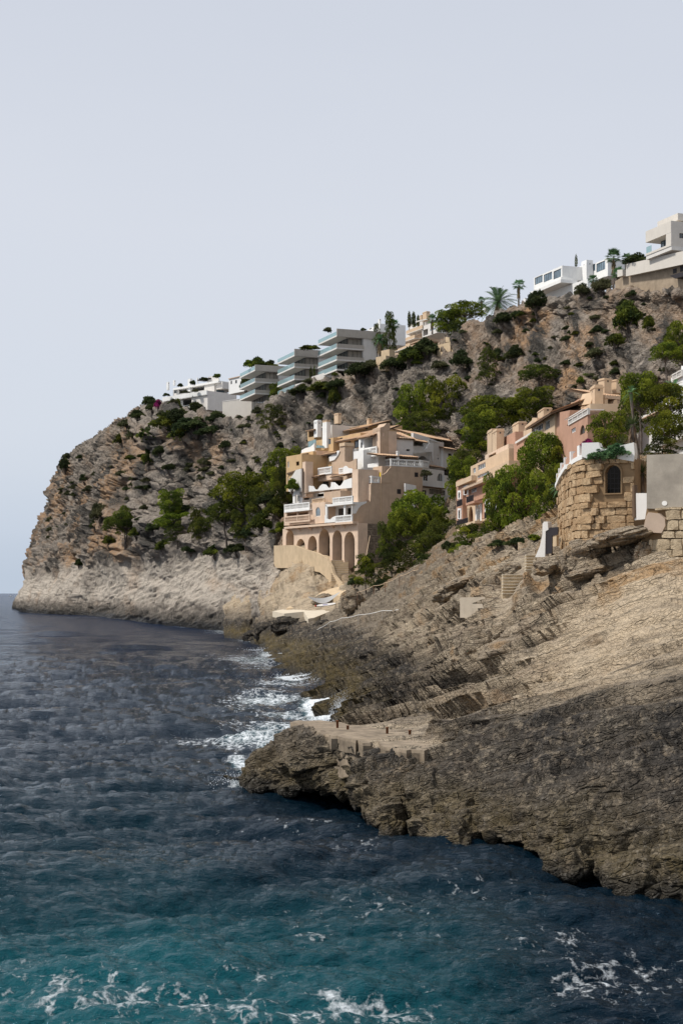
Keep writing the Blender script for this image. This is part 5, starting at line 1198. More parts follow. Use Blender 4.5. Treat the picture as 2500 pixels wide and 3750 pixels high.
# ruined hut
FH = Face(1602, 312, 1672, 306); hh = Bld('cliff_hut', 'small square ochre hut with one dark doorway on the cliff', 'hut', 1636, 1292, 309)
hh.block(FH, 1600, 1648, 1252, 1300, 0, 3, SANDP, [('o',1612,1624,1270,1288)]); hh.shape(FH, [(1630,1252),(1630,1234),(1643,1236),(1646,1252)], 0, .6, SANDP, 'wall_stub'); hh.shape(FH, [(1648.3,1262),(1672,1264),(1680,1280),(1648.3,1290)], -.3, .6, SANDP, 'broken_wall')
for (x0,x1,t,q,D,l) in ((1376,1412,1308,1350,318,'ochre garden wall stub under the tall conifers'),(1758,1812,1185,1215,318,'long low ochre wall right of the round bush on the crest'),(1395,1425,1285,1300,322,'short ochre terrace wall beside the palms')):
    w = Bld('terrace_wall', l, 'wall', x0, q, D); ff = Face(x0, D+2, x1, D-1); w.part(MB().prism(ff, [ff.q(x0,q+12),ff.q(x0,t),ff.q(x1,t-6),ff.q(x1,q+6)], -1.5, 0), 'wall', SANDP)
th = Bld('tent_roof_house', 'grey tiled pitched roof house behind the palms on the crest', 'house', 1765, 1165, 330)
ft = Face(1735, 336, 1800, 328); th.roof(ft, 1738, 1795, 1172, 0, 6, 2.6, 1795, pitch=.6); th.block(ft, 1742, 1800, 1172, 1190, -.3, 5, WHITE2, [('k',1752,1765,1175,1186),('o',1775,1790,1175,1188)]); th.chimney(ft, 1768, 1776, 1120, 1140, -4, .8, WHITE, holes=0)
# white modern villa
FW = Face(1953, 316, 2057, 304); SWs = FW.side(2057); mv = Bld('modern_white_villa', 'long white modern villa with big square glass bays above the cliff cave', 'house', 2060, 1060, 306)
mv.block(FW, 1953, 2057, 972, 1022, 0, 9, WHITE, [('g',1957,1985,1012,1038),('g',1990,2020,1000,1028),('g',2025,2054,988,1018)]); mv.band(FW, 1940, 2052, 1022, 1034, 1.2, 4, WHITE, 'balcony_slab', 2052)
mv.block(SWs, 2057.3, 2096, 972, 1015, -.1, .6, WHITE, [('g',2064,2092,982,1018)], ref=2057); mv.band(SWs, 2053, 2096, 1014, 1030, .3, .5, WHITE, 'side_slab', 2057)
mv.block(FW, 2096, 2131, 972, 1026, -5.5, 6, WHITE, [('g',2099,2128,982,1014)]); mv.chimney(FW, 2127, 2146, 951, 1030, -4.8, 1.6, WHITE, cap=False, holes=1); mv.block(FW, 2146, 2220, 946, 1010, -6.5, 6, WHITE, [('g',2150,2178,966,996),('g',2182,2214,960,992)]); mv.band(FW, 2214, 2224, 943, 1010, -6, 1, WHITE, 'end_wall')
mv.part(MB().prism(FW, [FW.q(x,y,-1.5) for x, y in ((1985,1135),(1985,1078),(2060,1052),(2150,1020),(2150,1100))], -4, -1.5), 'base_wall', WHITE); mv.part(MB().box(FW, FW.u(1950), FW.u(2050), FW.z(2050,1060), FW.z(2050,1030.5), -4, -1.6), 'undercroft', CONC)
mv.band(FW, 2037, 2048, 1085, 1102, -1.3, .6, CONC_D, 'hatch'); mv.part(MB().prism(FW, [FW.q(x,y,2) for x, y in ((1915,1145),(1915,1094),(1925,1092),(1930,1145))], .5, 2), 'white_pier', WHITE)
mv.band(FW, 2130, 2180, 1055, 1078, -1.6, .6, WHITE, 'low_wall')
# villa at the top right over its long wall
FT = Face(2290, 246, 2560, 226); tv = Bld('cantilevered_villa', 'cream clad villa with cantilevered glass box over a long white wall, top right', 'house', 2450, 960, 236)
tv.part(MB().prism(FT, [FT.q(x,y) for x, y in ((2290,1012),(2290,968),(2560,905),(2560,955))], -.6, 0), 'terrace_wall', CREAMW); tv.part(MB().prism(FT, [FT.q(x,y,-.5) for x, y in ((2273,1016),(2273,990),(2292,988),(2292,1011))], -2.5, .3), 'wall_end', CREAMW)
FX = Face(2362, 239, 2455, 232); SX = FX.side(2455)
tv.part(MB().box(FX, 0, FX.u(2455), FX.z(2455,850), FX.z(2455,808), -7, 0), 'roof_fascia', CREAMW); tv.part(MB().box(FX, 0, FX.u(2455), FX.z(2455,900), FX.z(2455,892), -7, 0), 'floor_slab', CREAMW)
tv.part(MB().box(FX, -.0, FX.u(2455), FX.z(2455,903)-.5, FX.z(2455,900)-.003, -7, -.1), 'soffit', WHITE2); tv.part(MB().box(SX, .02, 1.6, FX.z(2455,892)+.003, FX.z(2455,850)-.003, -1.5, .01), 'corner_pier', CREAMW)
for i in range(4):
    a, c = 1.5+i*(FX.u(2455)-3.2)/4, 1.5+(i+1)*(FX.u(2455)-3.2)/4; z0, z1 = FX.z(2455,892)+.01, FX.z(2455,850)-.01
    q_ = tv.part(MB().prism(FX, [(a,z0),(c-.04,z0),(c-.04,z1),(a,z1)], -2.1, -2.0, [[(a+.08,z0+.1),(c-.12,z0+.1),(c-.12,z1-.1),(a+.08,z1-.1)]]), 'window', DARKM); tv.part(MB().box(FX, a+.08, c-.12, z0+.1, z1-.1, -2.07, -2.04), 'pane', GLASS_B, q_)
tv.part(MB().box(FX, 0.1, 1.6, FX.z(2455,892)+.01, FX.z(2455,892)+1.1, -.12, -.08), 'glass_rail', GLASS_C)
tv.block(SX, 2456, 2570, 808, 898, -.05, .7, CREAMW, [('k',2478,2500,832,872)], ref=2456, name='side_wing'); tv.block(SX, 2480, 2570, 780, 806, -1.5, 6, CREAMW, [], ref=2480)
sw = Bld('cliff_top_stone_wall', 'long tan stone wall under the white villa terrace, top right', 'wall', 2400, 1090, 240)
fs = Face(2250, 249, 2560, 227); sw.part(MB().prism(fs, [fs.q(x,y,-.9) for x, y in ((2250,1090),(2250,1030),(2292,1006),(2560,945),(2560,1130),(2400,1150))], -2.5, -.9), 'wall', plaster('old_masonry', (0.36,0.285,0.205), .25, .5))
sw.band(fs, 2462, 2475, 983, 1000, -.85, .1, DARKM, 'window', 2470); sw.band(fs, 2488, 2510, 968, 992, -.85, .1, DARKM, 'window', 2500); sw.shape(fs, [(2450,1010),(2488,998),(2520,996),(2520,1006),(2470,1020)], .6, 1.4, DARKM, 'awning')

# ------------------------------------------------------------------ the ochre stone hut
def polyl(pts):
    P = [Vector((W(a, CY, d).x, d)) for a, d in pts]; L = [0]
    for a, b in zip(P, P[1:]): L.append(L[-1]+(b-a).length)
    def at(s):
        s = min(max(s, 0), L[-1]-1e-6); i = max(k for k in range(len(P)-1) if L[k] <= s); t = (s-L[i])/(L[i+1]-L[i]); p = P[i].lerp(P[i+1], t); d = (P[i+1]-P[i]).normalized()
        if i+2 < len(P) and t > .5: d = d.lerp((P[i+2]-P[i+1]).normalized(), (t-.5)).normalized()
        elif i > 0 and t < .5: d = d.lerp((P[i]-P[i-1]).normalized(), (.5-t)).normalized()
        nrm = Vector((d.y, -d.x)); 
        if nrm.y > 0: nrm = -nrm
        return p, d, nrm
    return at, L[-1], P
hat, HL, HPts = polyl([(2046,99.5),(2062,95),(2084,91.3),(2112,88.8),(2145,87.4),(2322,86.2)])
st = Bld('stone_hut', 'round cornered ochre stone tower hut with a dark arched window and white parapet', 'hut', 2200, 2000, 87)
rh = random.Random(11); FF = Face(2145, 87.4, 2322, 86.2); aoff = (HPts[4]-HPts[0]).length
def a_of(px):   # distance along the plan of the straight front
    return HL-(FF.u(2322)-FF.u(px))
zb0, zt0 = 10.0, 17.25
# core: thin shell following the plan, window opening in the front
m = MB(); ns = 24; front0 = a_of(2150)
ring = [hat(front0*i/ns) for i in range(ns+1)]
for i in range(ns):
    (p0,_,n0),(p1,_,n1) = ring[i], ring[i+1]; z0 = 11.5-1.0*(1-i/ns)*0
    m.quad((p0.x,p0.y,zb0),(p1.x,p1.y,zb0),(p1.x,p1.y,zt0-.9*(1-i/ns)),(p0.x,p0.y,zt0-.9*(1-i/ns)))
st.part(m, 'core', MORTAR_O)
ua, ub = FF.u(2216), FF.u(2272); wz0, wz1 = FF.z(2245,1806), FF.z(2245,1704); warch = arch_loop(ua, ub, wz0, wz1, 12)
st.part(MB().prism(FF, [(FF.u(2149),zb0),(FF.u(2322),zb0),(FF.u(2322),zt0),(FF.u(2149),zt0)], -.5, 0, [warch]), 'front_core', MORTAR_O)
st.part(MB().box(FF, ua-.6, ub+.6, wz0-.5, wz1+.4, -2.6, -2.4), 'inner_wall', plaster('painted_dark_interior', (.008,.008,.008)))  # painted black so that the room behind the window looks unlit
gr = MB()
for i in range(1,4): c = ua+(ub-ua)*i/4; gr.box(FF, c-.012, c+.012, wz0, wz1-.05, -.28, -.255)
for i in range(1,5): z = wz0+(wz1-wz0)*i/5.5; gr.box(FF, ua, ub, z-.012, z+.012, -.285, -.25)
tag(st.part(gr, 'window_grille', DARKM), kind='stuff')
st.part(MB().prism(FF, arch_loop(ua-.10, ub+.10, wz0-.08, wz1+.10, 12), -.1, .12, [arch_loop(ua-.002, ub+.002, wz0-.002, wz1+.002, 12)]), 'window_surround', MORTAR_O)
st.part(MB().box(FF, FF.u(2322)-.1, FF.u(2322), zb0, zt0, -4, -.5), 'end_wall', MORTAR_O)
fa = a_of(2216); fb = a_of(2272); half = (fb-fa)/2+.12; fc = (fa+fb)/2
rows = courses(0.4, HL-.02, 11.0, 17.2, .32, .56, .50, 1.30, rh, skip=lambda a, z, ha, hz: abs(a-fc) < half+ha*.75 and wz0-.1-hz*.6 < z < wz1+.1+hz*.3)
def hplace(a, z): p, d, n_ = hat(a); return (Vector((p.x, p.y, z))+Vector((n_.x,n_.y,0))*rh.uniform(-.06,.07), Vector((d.x,d.y,0)), Vector((n_.x,n_.y,0)))
lay_stones(st.t, st.o, hplace, rows, 'o', rh)
# white parapet
def strip(at, s0, s1, z0, z1, o0, o1, n=16):
    m = MB()
    for i in range(n):
        (p0,_,n0),(p1,_,n1) = at(s0+(s1-s0)*i/n), at(s0+(s1-s0)*(i+1)/n); za0, zb_ = z0(s0+(s1-s0)*i/n), z0(s0+(s1-s0)*(i+1)/n); zc, zd = z1(s0+(s1-s0)*i/n), z1(s0+(s1-s0)*(i+1)/n)
        A_ = [(p0+n0*o0, za0),(p1+n1*o0, zb_),(p1+n1*o0, zd),(p0+n0*o0, zc)]; B_ = [(p0+n0*o1, za0),(p1+n1*o1, zb_),(p1+n1*o1, zd),(p0+n0*o1, zc)]
        A_ = [(q.x,q.y,z) for q, z in A_]; B_ = [(q.x,q.y,z) for q, z in B_]
        m.quad(*B_); m.quad(*A_[::-1]); m.quad(A_[3],A_[2],B_[2],B_[3]); m.quad(A_[0],A_[1],B_[1],B_[0])
        if i == 0: m.quad(A_[0],A_[3],B_[3],B_[0])
        if i == n-1: m.quad(A_[1],A_[2],B_[2],B_[1])
    return m
sl = lambda s: 16.35+.95*min(1, s/front0)
st.part(strip(hat, 0, front0-.4, lambda s: sl(s), lambda s: sl(s)+.28, -.3, .18), 'parapet_base', WHITE)
for i in range(6):
    s_ = (front0-.6)*(i+.1)/5.4; st.part(strip(hat, s_, s_+.35, lambda s: sl(s)+.283, lambda s: sl(s)+.95, -.22, .12, 2), 'parapet_post', WHITE)
st.part(strip(hat, 0, front0-.4, lambda s: sl(s)+.29, lambda s: sl(s)+.8, -.12, -.04), 'brick_infill', PINK)
st.part(MB().prism(FF, [FF.q(x,y,.2) for x, y in ((2128,1672),(2128,1622),(2190,1620),(2196,1640),(2215,1645),(2318,1620),(2322,1660),(2318,1690),(2270,1682),(2230,1668),(2205,1660),(2185,1676),(2150,1680))], -.6, .2), 'parapet', WHITE)
# gate beside it
gt = Bld('garden_gate', 'narrow dark metal gate with a tall white plastered post left of the stone hut', 'gate', 2000, 2035, 96)
fgt = Face(1985, 93.5, 2030, 92.5)
gt.part(MB().prism(fgt, [fgt.q(x,y) for x, y in ((1958,2040),(1975,2000),(1984,1960),(1985,1918),(1990,1910),(2004,1912),(2006,1940),(1996,1945),(1994,2040))], -.35, 0), 'gate_post', WHITE2)
gt.part(MB().prism(fgt, [fgt.q(x,y,-.05) for x, y in ((1995,2030),(1996,1946),(2012,1932),(2042,1930),(2040,1958),(2020,1962),(2019,2026))], -.12, -.05), 'gate_leaf', DARKM)
gt.part(MB().prism(fgt, [fgt.q(x,y,-.1) for x, y in ((2020,2000),(2020,1962),(2036,1961),(2036,2000))], -.3, -.1), 'low_wall', SANDP)
# whitewashed end, concrete wall and dry stone wall at the right
fr_ = Face(2322, 84, 2366, 82); ww = Bld('whitewashed_wall', 'short whitewashed wall between the stone hut and the grey concrete wall', 'wall', 2345, 1900, 83)
ww.part(MB().prism(fr_, [fr_.q(x,y) for x, y in ((2322,1905),(2322,1806),(2366,1806),(2366,1900))], -.4, 0), 'wall', WHITE2); ww.part(MB().prism(fr_, [fr_.q(x,y,.1) for x, y in ((2313,1895),(2313,1778),(2320,1776),(2322,1895))], -.1, .1), 'dark_post', WOODM)
fc_ = Face(2366, 79, 2620, 76.5); cw = Bld('concrete_wall', 'weathered grey concrete wall standing on the dry stone wall at the right edge', 'wall', 2440, 1850, 78)
cw.part(MB().prism(fc_, [fc_.q(x,y) for x, y in ((2366,1862),(2366,1666),(2500,1661),(2620,1656),(2620,1870))], -.5, 0), 'wall', CONC_D)
cw.part(MB().box(fc_, 0, .25, fc_.z(2366,1862), fc_.z(2366,1666)-.01, -6, -.502), 'return_wall', CONC_D)
cw.part(MB().prism(fc_, [fc_.q(2431+10*math.cos(i*.63),1843+9*math.sin(i*.63),.03) for i in range(10)], 0.002, .03), 'lime_patch', WHITE)
cw.part(MB().prism(fc_, [fc_.q(x,y,.24) for x, y in ((2352,1945),(2364,1890),(2372,1876),(2410,1880),(2432,1900),(2434,1925),(2420,1952),(2380,1950))], -.1, .24), 'plaster_patch', plaster('pinkish_plaster', (0.46,0.36,0.28), .1, .3))
ds = Bld('dry_stone_wall', 'dry stone wall of big pale ochre stones below the concrete wall', 'wall', 2440, 2080, 77)
ds.part(MB().prism(fc_, [fc_.q(x,y,-.1) for x, y in ((2330,2110),(2352,1950),(2366,1862.5),(2620,1870.5),(2620,2120))], -1.5, -.1), 'core', MORTAR_O)
rows = courses(fc_.u(2378), fc_.u(2615), fc_.z(2366,2100), fc_.z(2366,1862), .34, .62, .55, 1.15, rh, skip=lambda a, z, ha, hz: a-ha < fc_.u(2366)+.75*max(0, 1-abs(z-13.2)/1.4)+.0)
lay_stones(ds.t, ds.o, lambda a, z: (fc_.pt(a, z, -.02+rh.uniform(-.03,.06)), Vector((fc_.U.x,fc_.U.y,0)), Vector((fc_.N.x,fc_.N.y,0))), rows, 'p', rh, thick=.34)

# ------------------------------------------------------------------ boulders
BOULD = {}
def boulder_mesh(seed, flat=1.0):
    import bmesh
    bm = bmesh.new(); bmesh.ops.create_icosphere(bm, subdivisions=5, radius=1); P = np.array([v.co[:] for v in bm.verts]); F_ = [[v.index for v in f.verts] for f in bm.faces]; bm.free()
    f1, f2, rv = worley(P*1.5+seed*7.7, seed); q = np.sign(P)*np.abs(P)**.8
    d = 1+0.22*fbm(P*1.1+seed*3.1, 4, seed)+(rv-.5)*.16+np.minimum(f2-f1,.3)*.3+.05*fbm(P*5+seed, 3, seed+5)
    V = q*d[:,None]; V = V+strata(V, (-.3,.1,.95), .33, .1*vnoise(P*2, seed), .3, seed)*.7
    return mesh_np('boulder', V, F_, ROCK_SHORE, True, dict(wet=P[:,0]*0, warm=sstep(.0,.5,fbm(P*1.3,3,seed+9))*.8, film=P[:,0]*0+.18, algae=P[:,0]*0))
BM_ = [boulder_mesh(i) for i in range(5)]
for i in range(3):
    q_ = BM_[i].copy(); n_v = len(q_.vertices); q_.attributes['film'].data.foreach_set('value', np.full(n_v, 1.0, np.float32)); q_.attributes['warm'].data.foreach_set('value', np.zeros(n_v, np.float32)); BM_.append(q_)
def boulder(px, py, w, hgt, label, D=None, depth=1.0, tilt=0.0, k=0, tw=0.0):
    p = hit(px, py) if D is None else W(px, py, D); D = p.y; o = link('boulder', BM_[k]); tag(o, label, 'boulder')
    o.location = p-Vector((0,0,hgt*.30/F*D)); s_ = w/2/F*D*.92; o.scale = (s_, s_*depth, hgt/2/F*D*.92); o.rotation_euler = (0, -math.radians(tilt), tw); return o
boulder(2275, 1945, 250, 66, 'broad grey slab roofing the dark cave below the stone hut', 80.5, 1.1, 10, 0)
boulder(2130, 2010, 170, 130, 'pale rounded boulder left of the cave mouth', 82.5, .9, 5, 1)
boulder(2355, 2000, 75, 90, 'pinkish boulder right of the cave mouth', 79, .8, -20, 2); boulder(2040, 2045, 190, 70, 'long orange boulder above the reddish rubble wall', 88, .8, 14, 3)
boulder(1860, 2080, 110, 70, 'grey block beside the top of the stair', 110, .9, 12, 4); boulder(2165, 2080, 200, 44, 'flat greenish boulder below the cave', None, .9, 12, 2)
boulder(1800, 2130, 90, 110, 'tall brown boulder left of the lower stair', 107, .9, 0, 1); boulder(1960, 2335, 420, 130, 'large cracked grey block in the middle of the shore', 82, .7, 9, 4, .2); boulder(1735, 2330, 190, 170, 'pitted grey boulder beside the ochre crack', 91, .8, 5, 3)
boulder(1650, 2150, 150, 60, 'long tilted slab pointing seaward below the hedge', 130, 1.2, 20, 4); boulder(1690, 2120, 140, 44, 'upper tilted slab above the long slab', 126, 1.2, 18, 2)
boulder(1290, 2175, 90, 90, 'grey boulder at the foot of the trees by the landing', 222, .9, 0, 1); boulder(1180, 2185, 80, 50, 'low grey rock behind the white shade sail', 245, .9, 15, 2)
for (x,y,w_,h_,D_,k_,l) in ((985,2290,110,75,249,5,'dark rock left of the bathing platform'),(1045,2272,120,60,240,6,'dark pitted rock before the left half of the platform'),(1110,2290,110,70,233,7,'dark rock before the right half of the platform'),(1185,2278,90,44,228,5,'small dark rock at the right corner of the platform'),(930,2318,90,44,262,6,'low dark reef rock at the cove mouth')): boulder(x, y, w_, h_, l, D_, 1, 6, k_)
o = boulder(1305, 2855, 62, 75, 'whitish stone wedged under the landing ledge', 59.2, .8, 0, 1)
boulder(2190, 2000, 90, 60, 'grey pointed stone inside the cave mouth', 82, .7, 25, 3)
for (x,y,w_,h_,k,l) in ((1002,2377,26,14,0,'small dark rock standing in the surf by the first cove'),(985,2412,40,12,1,'low black reef rock left of the shore'),(1030,2437,32,20,2,'black wave washed rock below the point')): boulder(x, y, w_, h_, l, H*F/(y-CY+3), 1, 0, k)

# ------------------------------------------------------------------ stairs, landings and the bathing platform
NOSE = plaster('pale_step_edge', (0.66,0.58,0.46), .1, .2)
def stair(name, label, x0, x1, y0, y1, D0, D1, n, mat, cat='stairs'):
    """a flight from (row y1, D0) up to (row y0, D1)"""
    b = Bld(name, label, cat, (x0+x1)/2, y1, D0)
    for i in range(n):
        d = D0+(D1-D0)*i/n; z = W(0, y1+(y0-y1)*(i+1)/n, D0+(D1-D0)*(i+1)/n).z; a, c = W(x0, CY, D0).x, W(x1, CY, D0).x
        k = (x0+x1)/2; sh = (W(k, CY, d).x-W(k, CY, D0).x)
        f = Face(O=Vector((a+sh, d)), U=Vector((1,0)), N=Vector((0,-1))); b.part(MB().box(f, 0, c-a, z-1.1, z-.06, -(D1-D0)/n-.6, 0), 'step', mat); b.part(MB().box(f, -.03, c-a+.03, z-.055, z, -(D1-D0)/n-.02, .10), 'nosing', NOSE)
    return b
stair('stone_stairs', 'lower flight of pale stone steps up to the hut', 1840, 1915, 2104, 2184, 101.5, 105, 7, ST_PALE)
stair('stone_stairs', 'upper flight of worn steps leading to the dark gate', 1925, 1985, 2032, 2096, 98.5, 101.5, 6, ST_PALE)
CONC_T = plaster('tan_concrete', (0.47,0.40,0.31), .15, .4)
lb = Bld('concrete_landing', 'pale concrete block landing below the lower steps', 'landing', 1730, 2240, 104)
fl_ = Face(1683, 105, 1880, 101); lb.part(MB().prism(fl_, [fl_.q(x,y) for x, y in ((1683,2262),(1683,2188),(1775,2186),(1775,2236),(1740,2262))], -2.5, 0), 'block', CONC_T); lb.part(MB().box(fl_, fl_.u(1760), fl_.u(1875), fl_.z(1875,2210), fl_.z(1875,2192), -2.2, .3), 'slab', CONC_T); lb.part(MB().box(fl_, fl_.u(1752), fl_.u(1860), fl_.z(1860,2228), fl_.z(1860,2212), -1.2, .7), 'low_step', CONC_T)
rb = Bld('reddish_rubble_wall', 'low reddish rubble wall right of the lower steps', 'wall', 1945, 2160, 100); frb = Face(1913, 101, 1985, 98.5)
rb.part(MB().prism(frb, [frb.q(x,y,-.2) for x, y in ((1915,2162),(1915,2104),(1990,2092),(1984,2130),(1950,2165))], -1, -.2), 'core', MORTAR_O)
rows = courses(frb.u(1914), frb.u(1984), frb.z(1950,2160), frb.z(1950,2100), .24, .36, .28, .5, rh, skip=lambda a, z, ha, hz: a > frb.u(1984)-(11.0-z)*.9)
lay_stones(rb.t, rb.o, lambda a, z: (frb.pt(a, z, -.1), Vector((frb.U.x,frb.U.y,0)), Vector((frb.N.x,frb.N.y,0))), rows, 'r', rh)
# ramp wall and stairs below the arcade
rm = Bld('ramp_wall', 'sandy coloured curved ramp wall sweeping down from the arches', 'wall', 1110, 2040, 258)
fr2 = Face(1005, 272, 1262, 246)
rm.part(MB().prism(fr2, [fr2.q(x,y) for x, y in ((1003,2035),(1003,1998),(1075,1996),(1120,2013),(1160,2024),(1195,2045),(1213,2075),(1222,2105),(1240,2128),(1262,2150),(1262,2172),(1232,2168),(1205,2140),(1190,2112),(1170,2096),(1120,2085),(1060,2080),(1003,2080))], -.5, 0), 'parapet', SANDP)
rm.part(MB().prism(fr2, [fr2.q(x,y,-.52) for x, y in ((1003,2035),(1003,2008),(1075,2006),(1150,2036),(1185,2062),(1120,2052),(1060,2042))], -3.5, -.52), 'walkway', SANDP)
stair('ramp_stairs', 'sandy steps falling from the tall arches to the landing', 1212, 1276, 2052, 2132, 249, 253, 12, SANDP)
pl = Bld('bathing_platform', 'pale concrete bathing platform on the rocks with a sloping sandy ramp', 'platform', 1110, 2240, 243)
def slab(b, pts, z0, th, mat, name):   # ground polygon (px, D, row) -> slab
    m = MB(); P = [W(a, y, d) for a, y, d in pts]; k = len(P); m.v = [tuple(p) for p in P]+[(p.x,p.y,p.z-th) for p in P]; m.f = [tuple(range(k)), tuple(range(2*k-1, k-1, -1))]+[(i,(i+1)%k,(i+1)%k+k,i+k) for i in range(k)]; return b.part(m, name, mat)
slab(pl, [(998,2238,246),(1055,2228,250),(1228,2222,246),(1226,2232,240),(1150,2262,231),(1128,2266,230),(1112,2240,240),(1040,2247,240)], 0, 1.0, plaster('pale_screed', (0.62,0.54,0.42), .08, .2), 'slab')
slab(pl, [(1048,2228,247),(1120,2180,252),(1210,2140,252),(1262,2138,249),(1290,2160,243),(1245,2182,242),(1180,2172,247),(1110,2222,246)], 0, 1.5, SANDP, 'ramp')
# shade sail, paddle board, bag
sl_ = MB(); n = 14
for i in range(n+1):
    t = i/n; a = W(1127+118*t, 2184-17*t+0, 232.5); sag = math.sin(math.pi*t); c = Vector((0,0,-.62*sag)); wd = .1+.9*sag
    sl_.v += [tuple(a+c+Vector((0,-.5*wd,.0))), tuple(a+c*1.55+Vector((.0,-.1*wd,-.55*wd)))]
for i in range(n): sl_.f.append((2*i,2*i+2,2*i+3,2*i+1))
nn = NB('sail_cloth'); nn.out((.85,.85,.83), .9); tr_ = nn.N.new('ShaderNodeBsdfTranslucent'); tr_.inputs[0].default_value = (.9,.9,.88,1); ms_ = nn.N.new('ShaderNodeMixShader'); ms_.inputs[0].default_value = .6; nn.L.new(nn.b.outputs[0], ms_.inputs[1]); nn.L.new(tr_.outputs[0], ms_.inputs[2]); nn.L.new(ms_.outputs[0], nn.N['Material Output'].inputs[0])
o = sl_.build('shade_sail', nn.m, None, W(1180,2195,232.5)); tag(o, 'white cloth sail slung like a hammock over the bathing platform', 'shade sail')
bd = MB(); n = 26; Lb = 3.3; L_ = [(Lb/2*math.cos(2*math.pi*i/n), .42*math.copysign(abs(math.sin(2*math.pi*i/n))**.8, math.sin(2*math.pi*i/n))) for i in range(n)]
bd.v = [(x,y,.14+.05*(x/Lb*2)**2) for x,y in L_]+[(x*.97,y*.85,.05*(x/Lb*2)**2) for x,y in L_]; bd.f = [tuple(range(n)), tuple(range(2*n-1,n-1,-1))]+[(i,(i+1)%n,(i+1)%n+n,i+n) for i in range(n)]
pb = thing('paddle_board', 'pale grey paddle board lying at the foot of the rocks by the platform', 'board', W(1193,2217,233)); pb.rotation_euler = (math.radians(24), math.radians(-7), .1)
o = bd.build('board', WHITE2, None, (0,0,0)); o.parent = pb; o.location = (0,0,0)
dk = MB(); dk.quad((-.5,-.2,.16),(.3,-.2,.15),(.3,.2,.15),(-.5,.2,.16)); o = dk.build('deck_pad', plaster('violet_pad', (0.25,0.23,0.36)), None, (0,0,0)); o.parent = pb; o.location = (0,0,.012)
def blob(name, label, cat, p, s, mat):
    import bmesh
    bm = bmesh.new(); bmesh.ops.create_icosphere(bm, subdivisions=3, radius=1)
    for q in bm.verts: q.co = Vector((q.co.x*s[0], q.co.y*s[1], math.copysign(abs(q.co.z)**.7, q.co.z)*s[2]))*(1+.08*math.sin(q.co.x*9)*math.cos(q.co.z*7))
    me = bpy.data.meshes.new(name); bm.to_mesh(me); bm.free(); me.materials.append(mat)
    for f in me.polygons: f.use_smooth = True
    o = link(name, me); o.location = p; return tag(o, label, cat)
blob('beach_bag', 'small red bag at the left end of the paddle board', 'bag', W(1156,2219,232), (.16,.13,.17), RED)
blob('life_ring_cover', 'small black cushion on the end of the paddle board', 'cushion', W(1161,2213,232.4), (.18,.15,.13), DARKM)
# rails
def railing(name, label, pts, r, mat, posts, group=None, plen=1.0, cat='railing'):
    """pts: (px,py,D) of the rope or tube; posts: indices with a post to the ground"""
    P = [W(*p) for p in pts]; o0 = P[0]; t = thing(name, label, cat, o0, group); Q = []
    for a, b in zip(P, P[1:]):
        for i in range(4): f = i/4; c = a.lerp(b, f); c.z -= .12*math.sin(math.pi*f); Q.append((*(c-o0), r))
    Q.append((*(P[-1]-o0), r)); link('rope', tube_mesh('rope', [Q], mat, 5), t)
    for i in posts:
        p = P[i]-o0; link('post', tube_mesh('post', [[(p.x,p.y,p.z+.05,.045),(p.x,p.y,p.z-plen,.045)]], RUST if mat is not WHITE else CONC, 5), t)
railing('white_handrail', 'long white handrail dipping along the dark rocks to the surf', [(1122,2330,222),(1170,2300,214),(1208,2277,208),(1250,2263,200),(1310,2252,192),(1400,2236,180),(1480,2228,168),(1535,2221,160)], .035, WHITE, [2,3,4,5,6], plen=1.3)
railing('rope_fence', 'rope fence on thin posts climbing below the dark trees', [(1308,2170,216),(1368,2145,206),(1410,2135,200),(1462,2110,194),(1510,2090,188),(1562,2075,182),(1600,2055,178),(1640,2030,172)], .04, CREAM, [0,1,2,3,4,5,6], plen=1.3)
o = link('bamboo_pole', tube_mesh('bamboo_pole', [[(0,0,0,.1),(*(W(1354,1962,249)-W(1330,2096,246)),.07)]], CREAM, 6)); o.location = W(1330,2096,246); tag(o, 'long pale pole leaning on the rubble wall under the peach house', 'pole')
# landing ledge in the foreground
le = Bld('landing_ledge', 'rough cast concrete landing on the foreground rock', 'landing', 1300, 2700, 60)
def ledge_mesh():
    out_ = [(1060,65.6),(1120,63.0),(1182,60.8),(1240,59.2),(1300,57.8),(1350,56.7),(1362,57.6),(1392,57.4),(1400,56.0),(1440,55.2),(1500,54.2),(1560,54.0),(1592,55.0),(1575,58.0),(1500,60.0),(1440,61.5),(1360,63.5),(1280,65.2),(1180,66.5),(1090,67.2)]
    rr = random.Random(5); P = []
    for (a, d), (a2, d2) in zip(out_, out_[1:]+out_[:1]):
        for t in (0,.33,.66): P.append((a+(a2-a)*t+rr.uniform(-8,8), d+(d2-d)*t+rr.uniform(-.35,.35)))
    return P
P = ledge_mesh(); m = MB(); k = len(P); zs = 3.02
for zz, g_, in ((zs,0),(zs-.12,-.05),(zs-.6,.12)):
    for a, d in P: v_ = W(a, CY, d+g_); m.v.append((v_.x, d+g_, zz+.05*math.sin(a*.05)*math.cos(d*1.3)))
tt = tessellate_polygon([[Vector((W(a,CY,d).x, d, 0)) for a, d in P]]); m.f = [tuple(t) for t in tt]
for j in range(2): m.f += [(j*k+i, j*k+(i+1)%k, (j+1)*k+(i+1)%k, (j+1)*k+i) for i in range(k)]
CONC_B = plaster('brown_weathered_concrete', (0.27,0.215,0.155), .45, .9, 2.2)
le.part(m, 'deck', CONC_B)
fld = Face(1182, 60.7, 1348, 56.6); zt = zs-.45
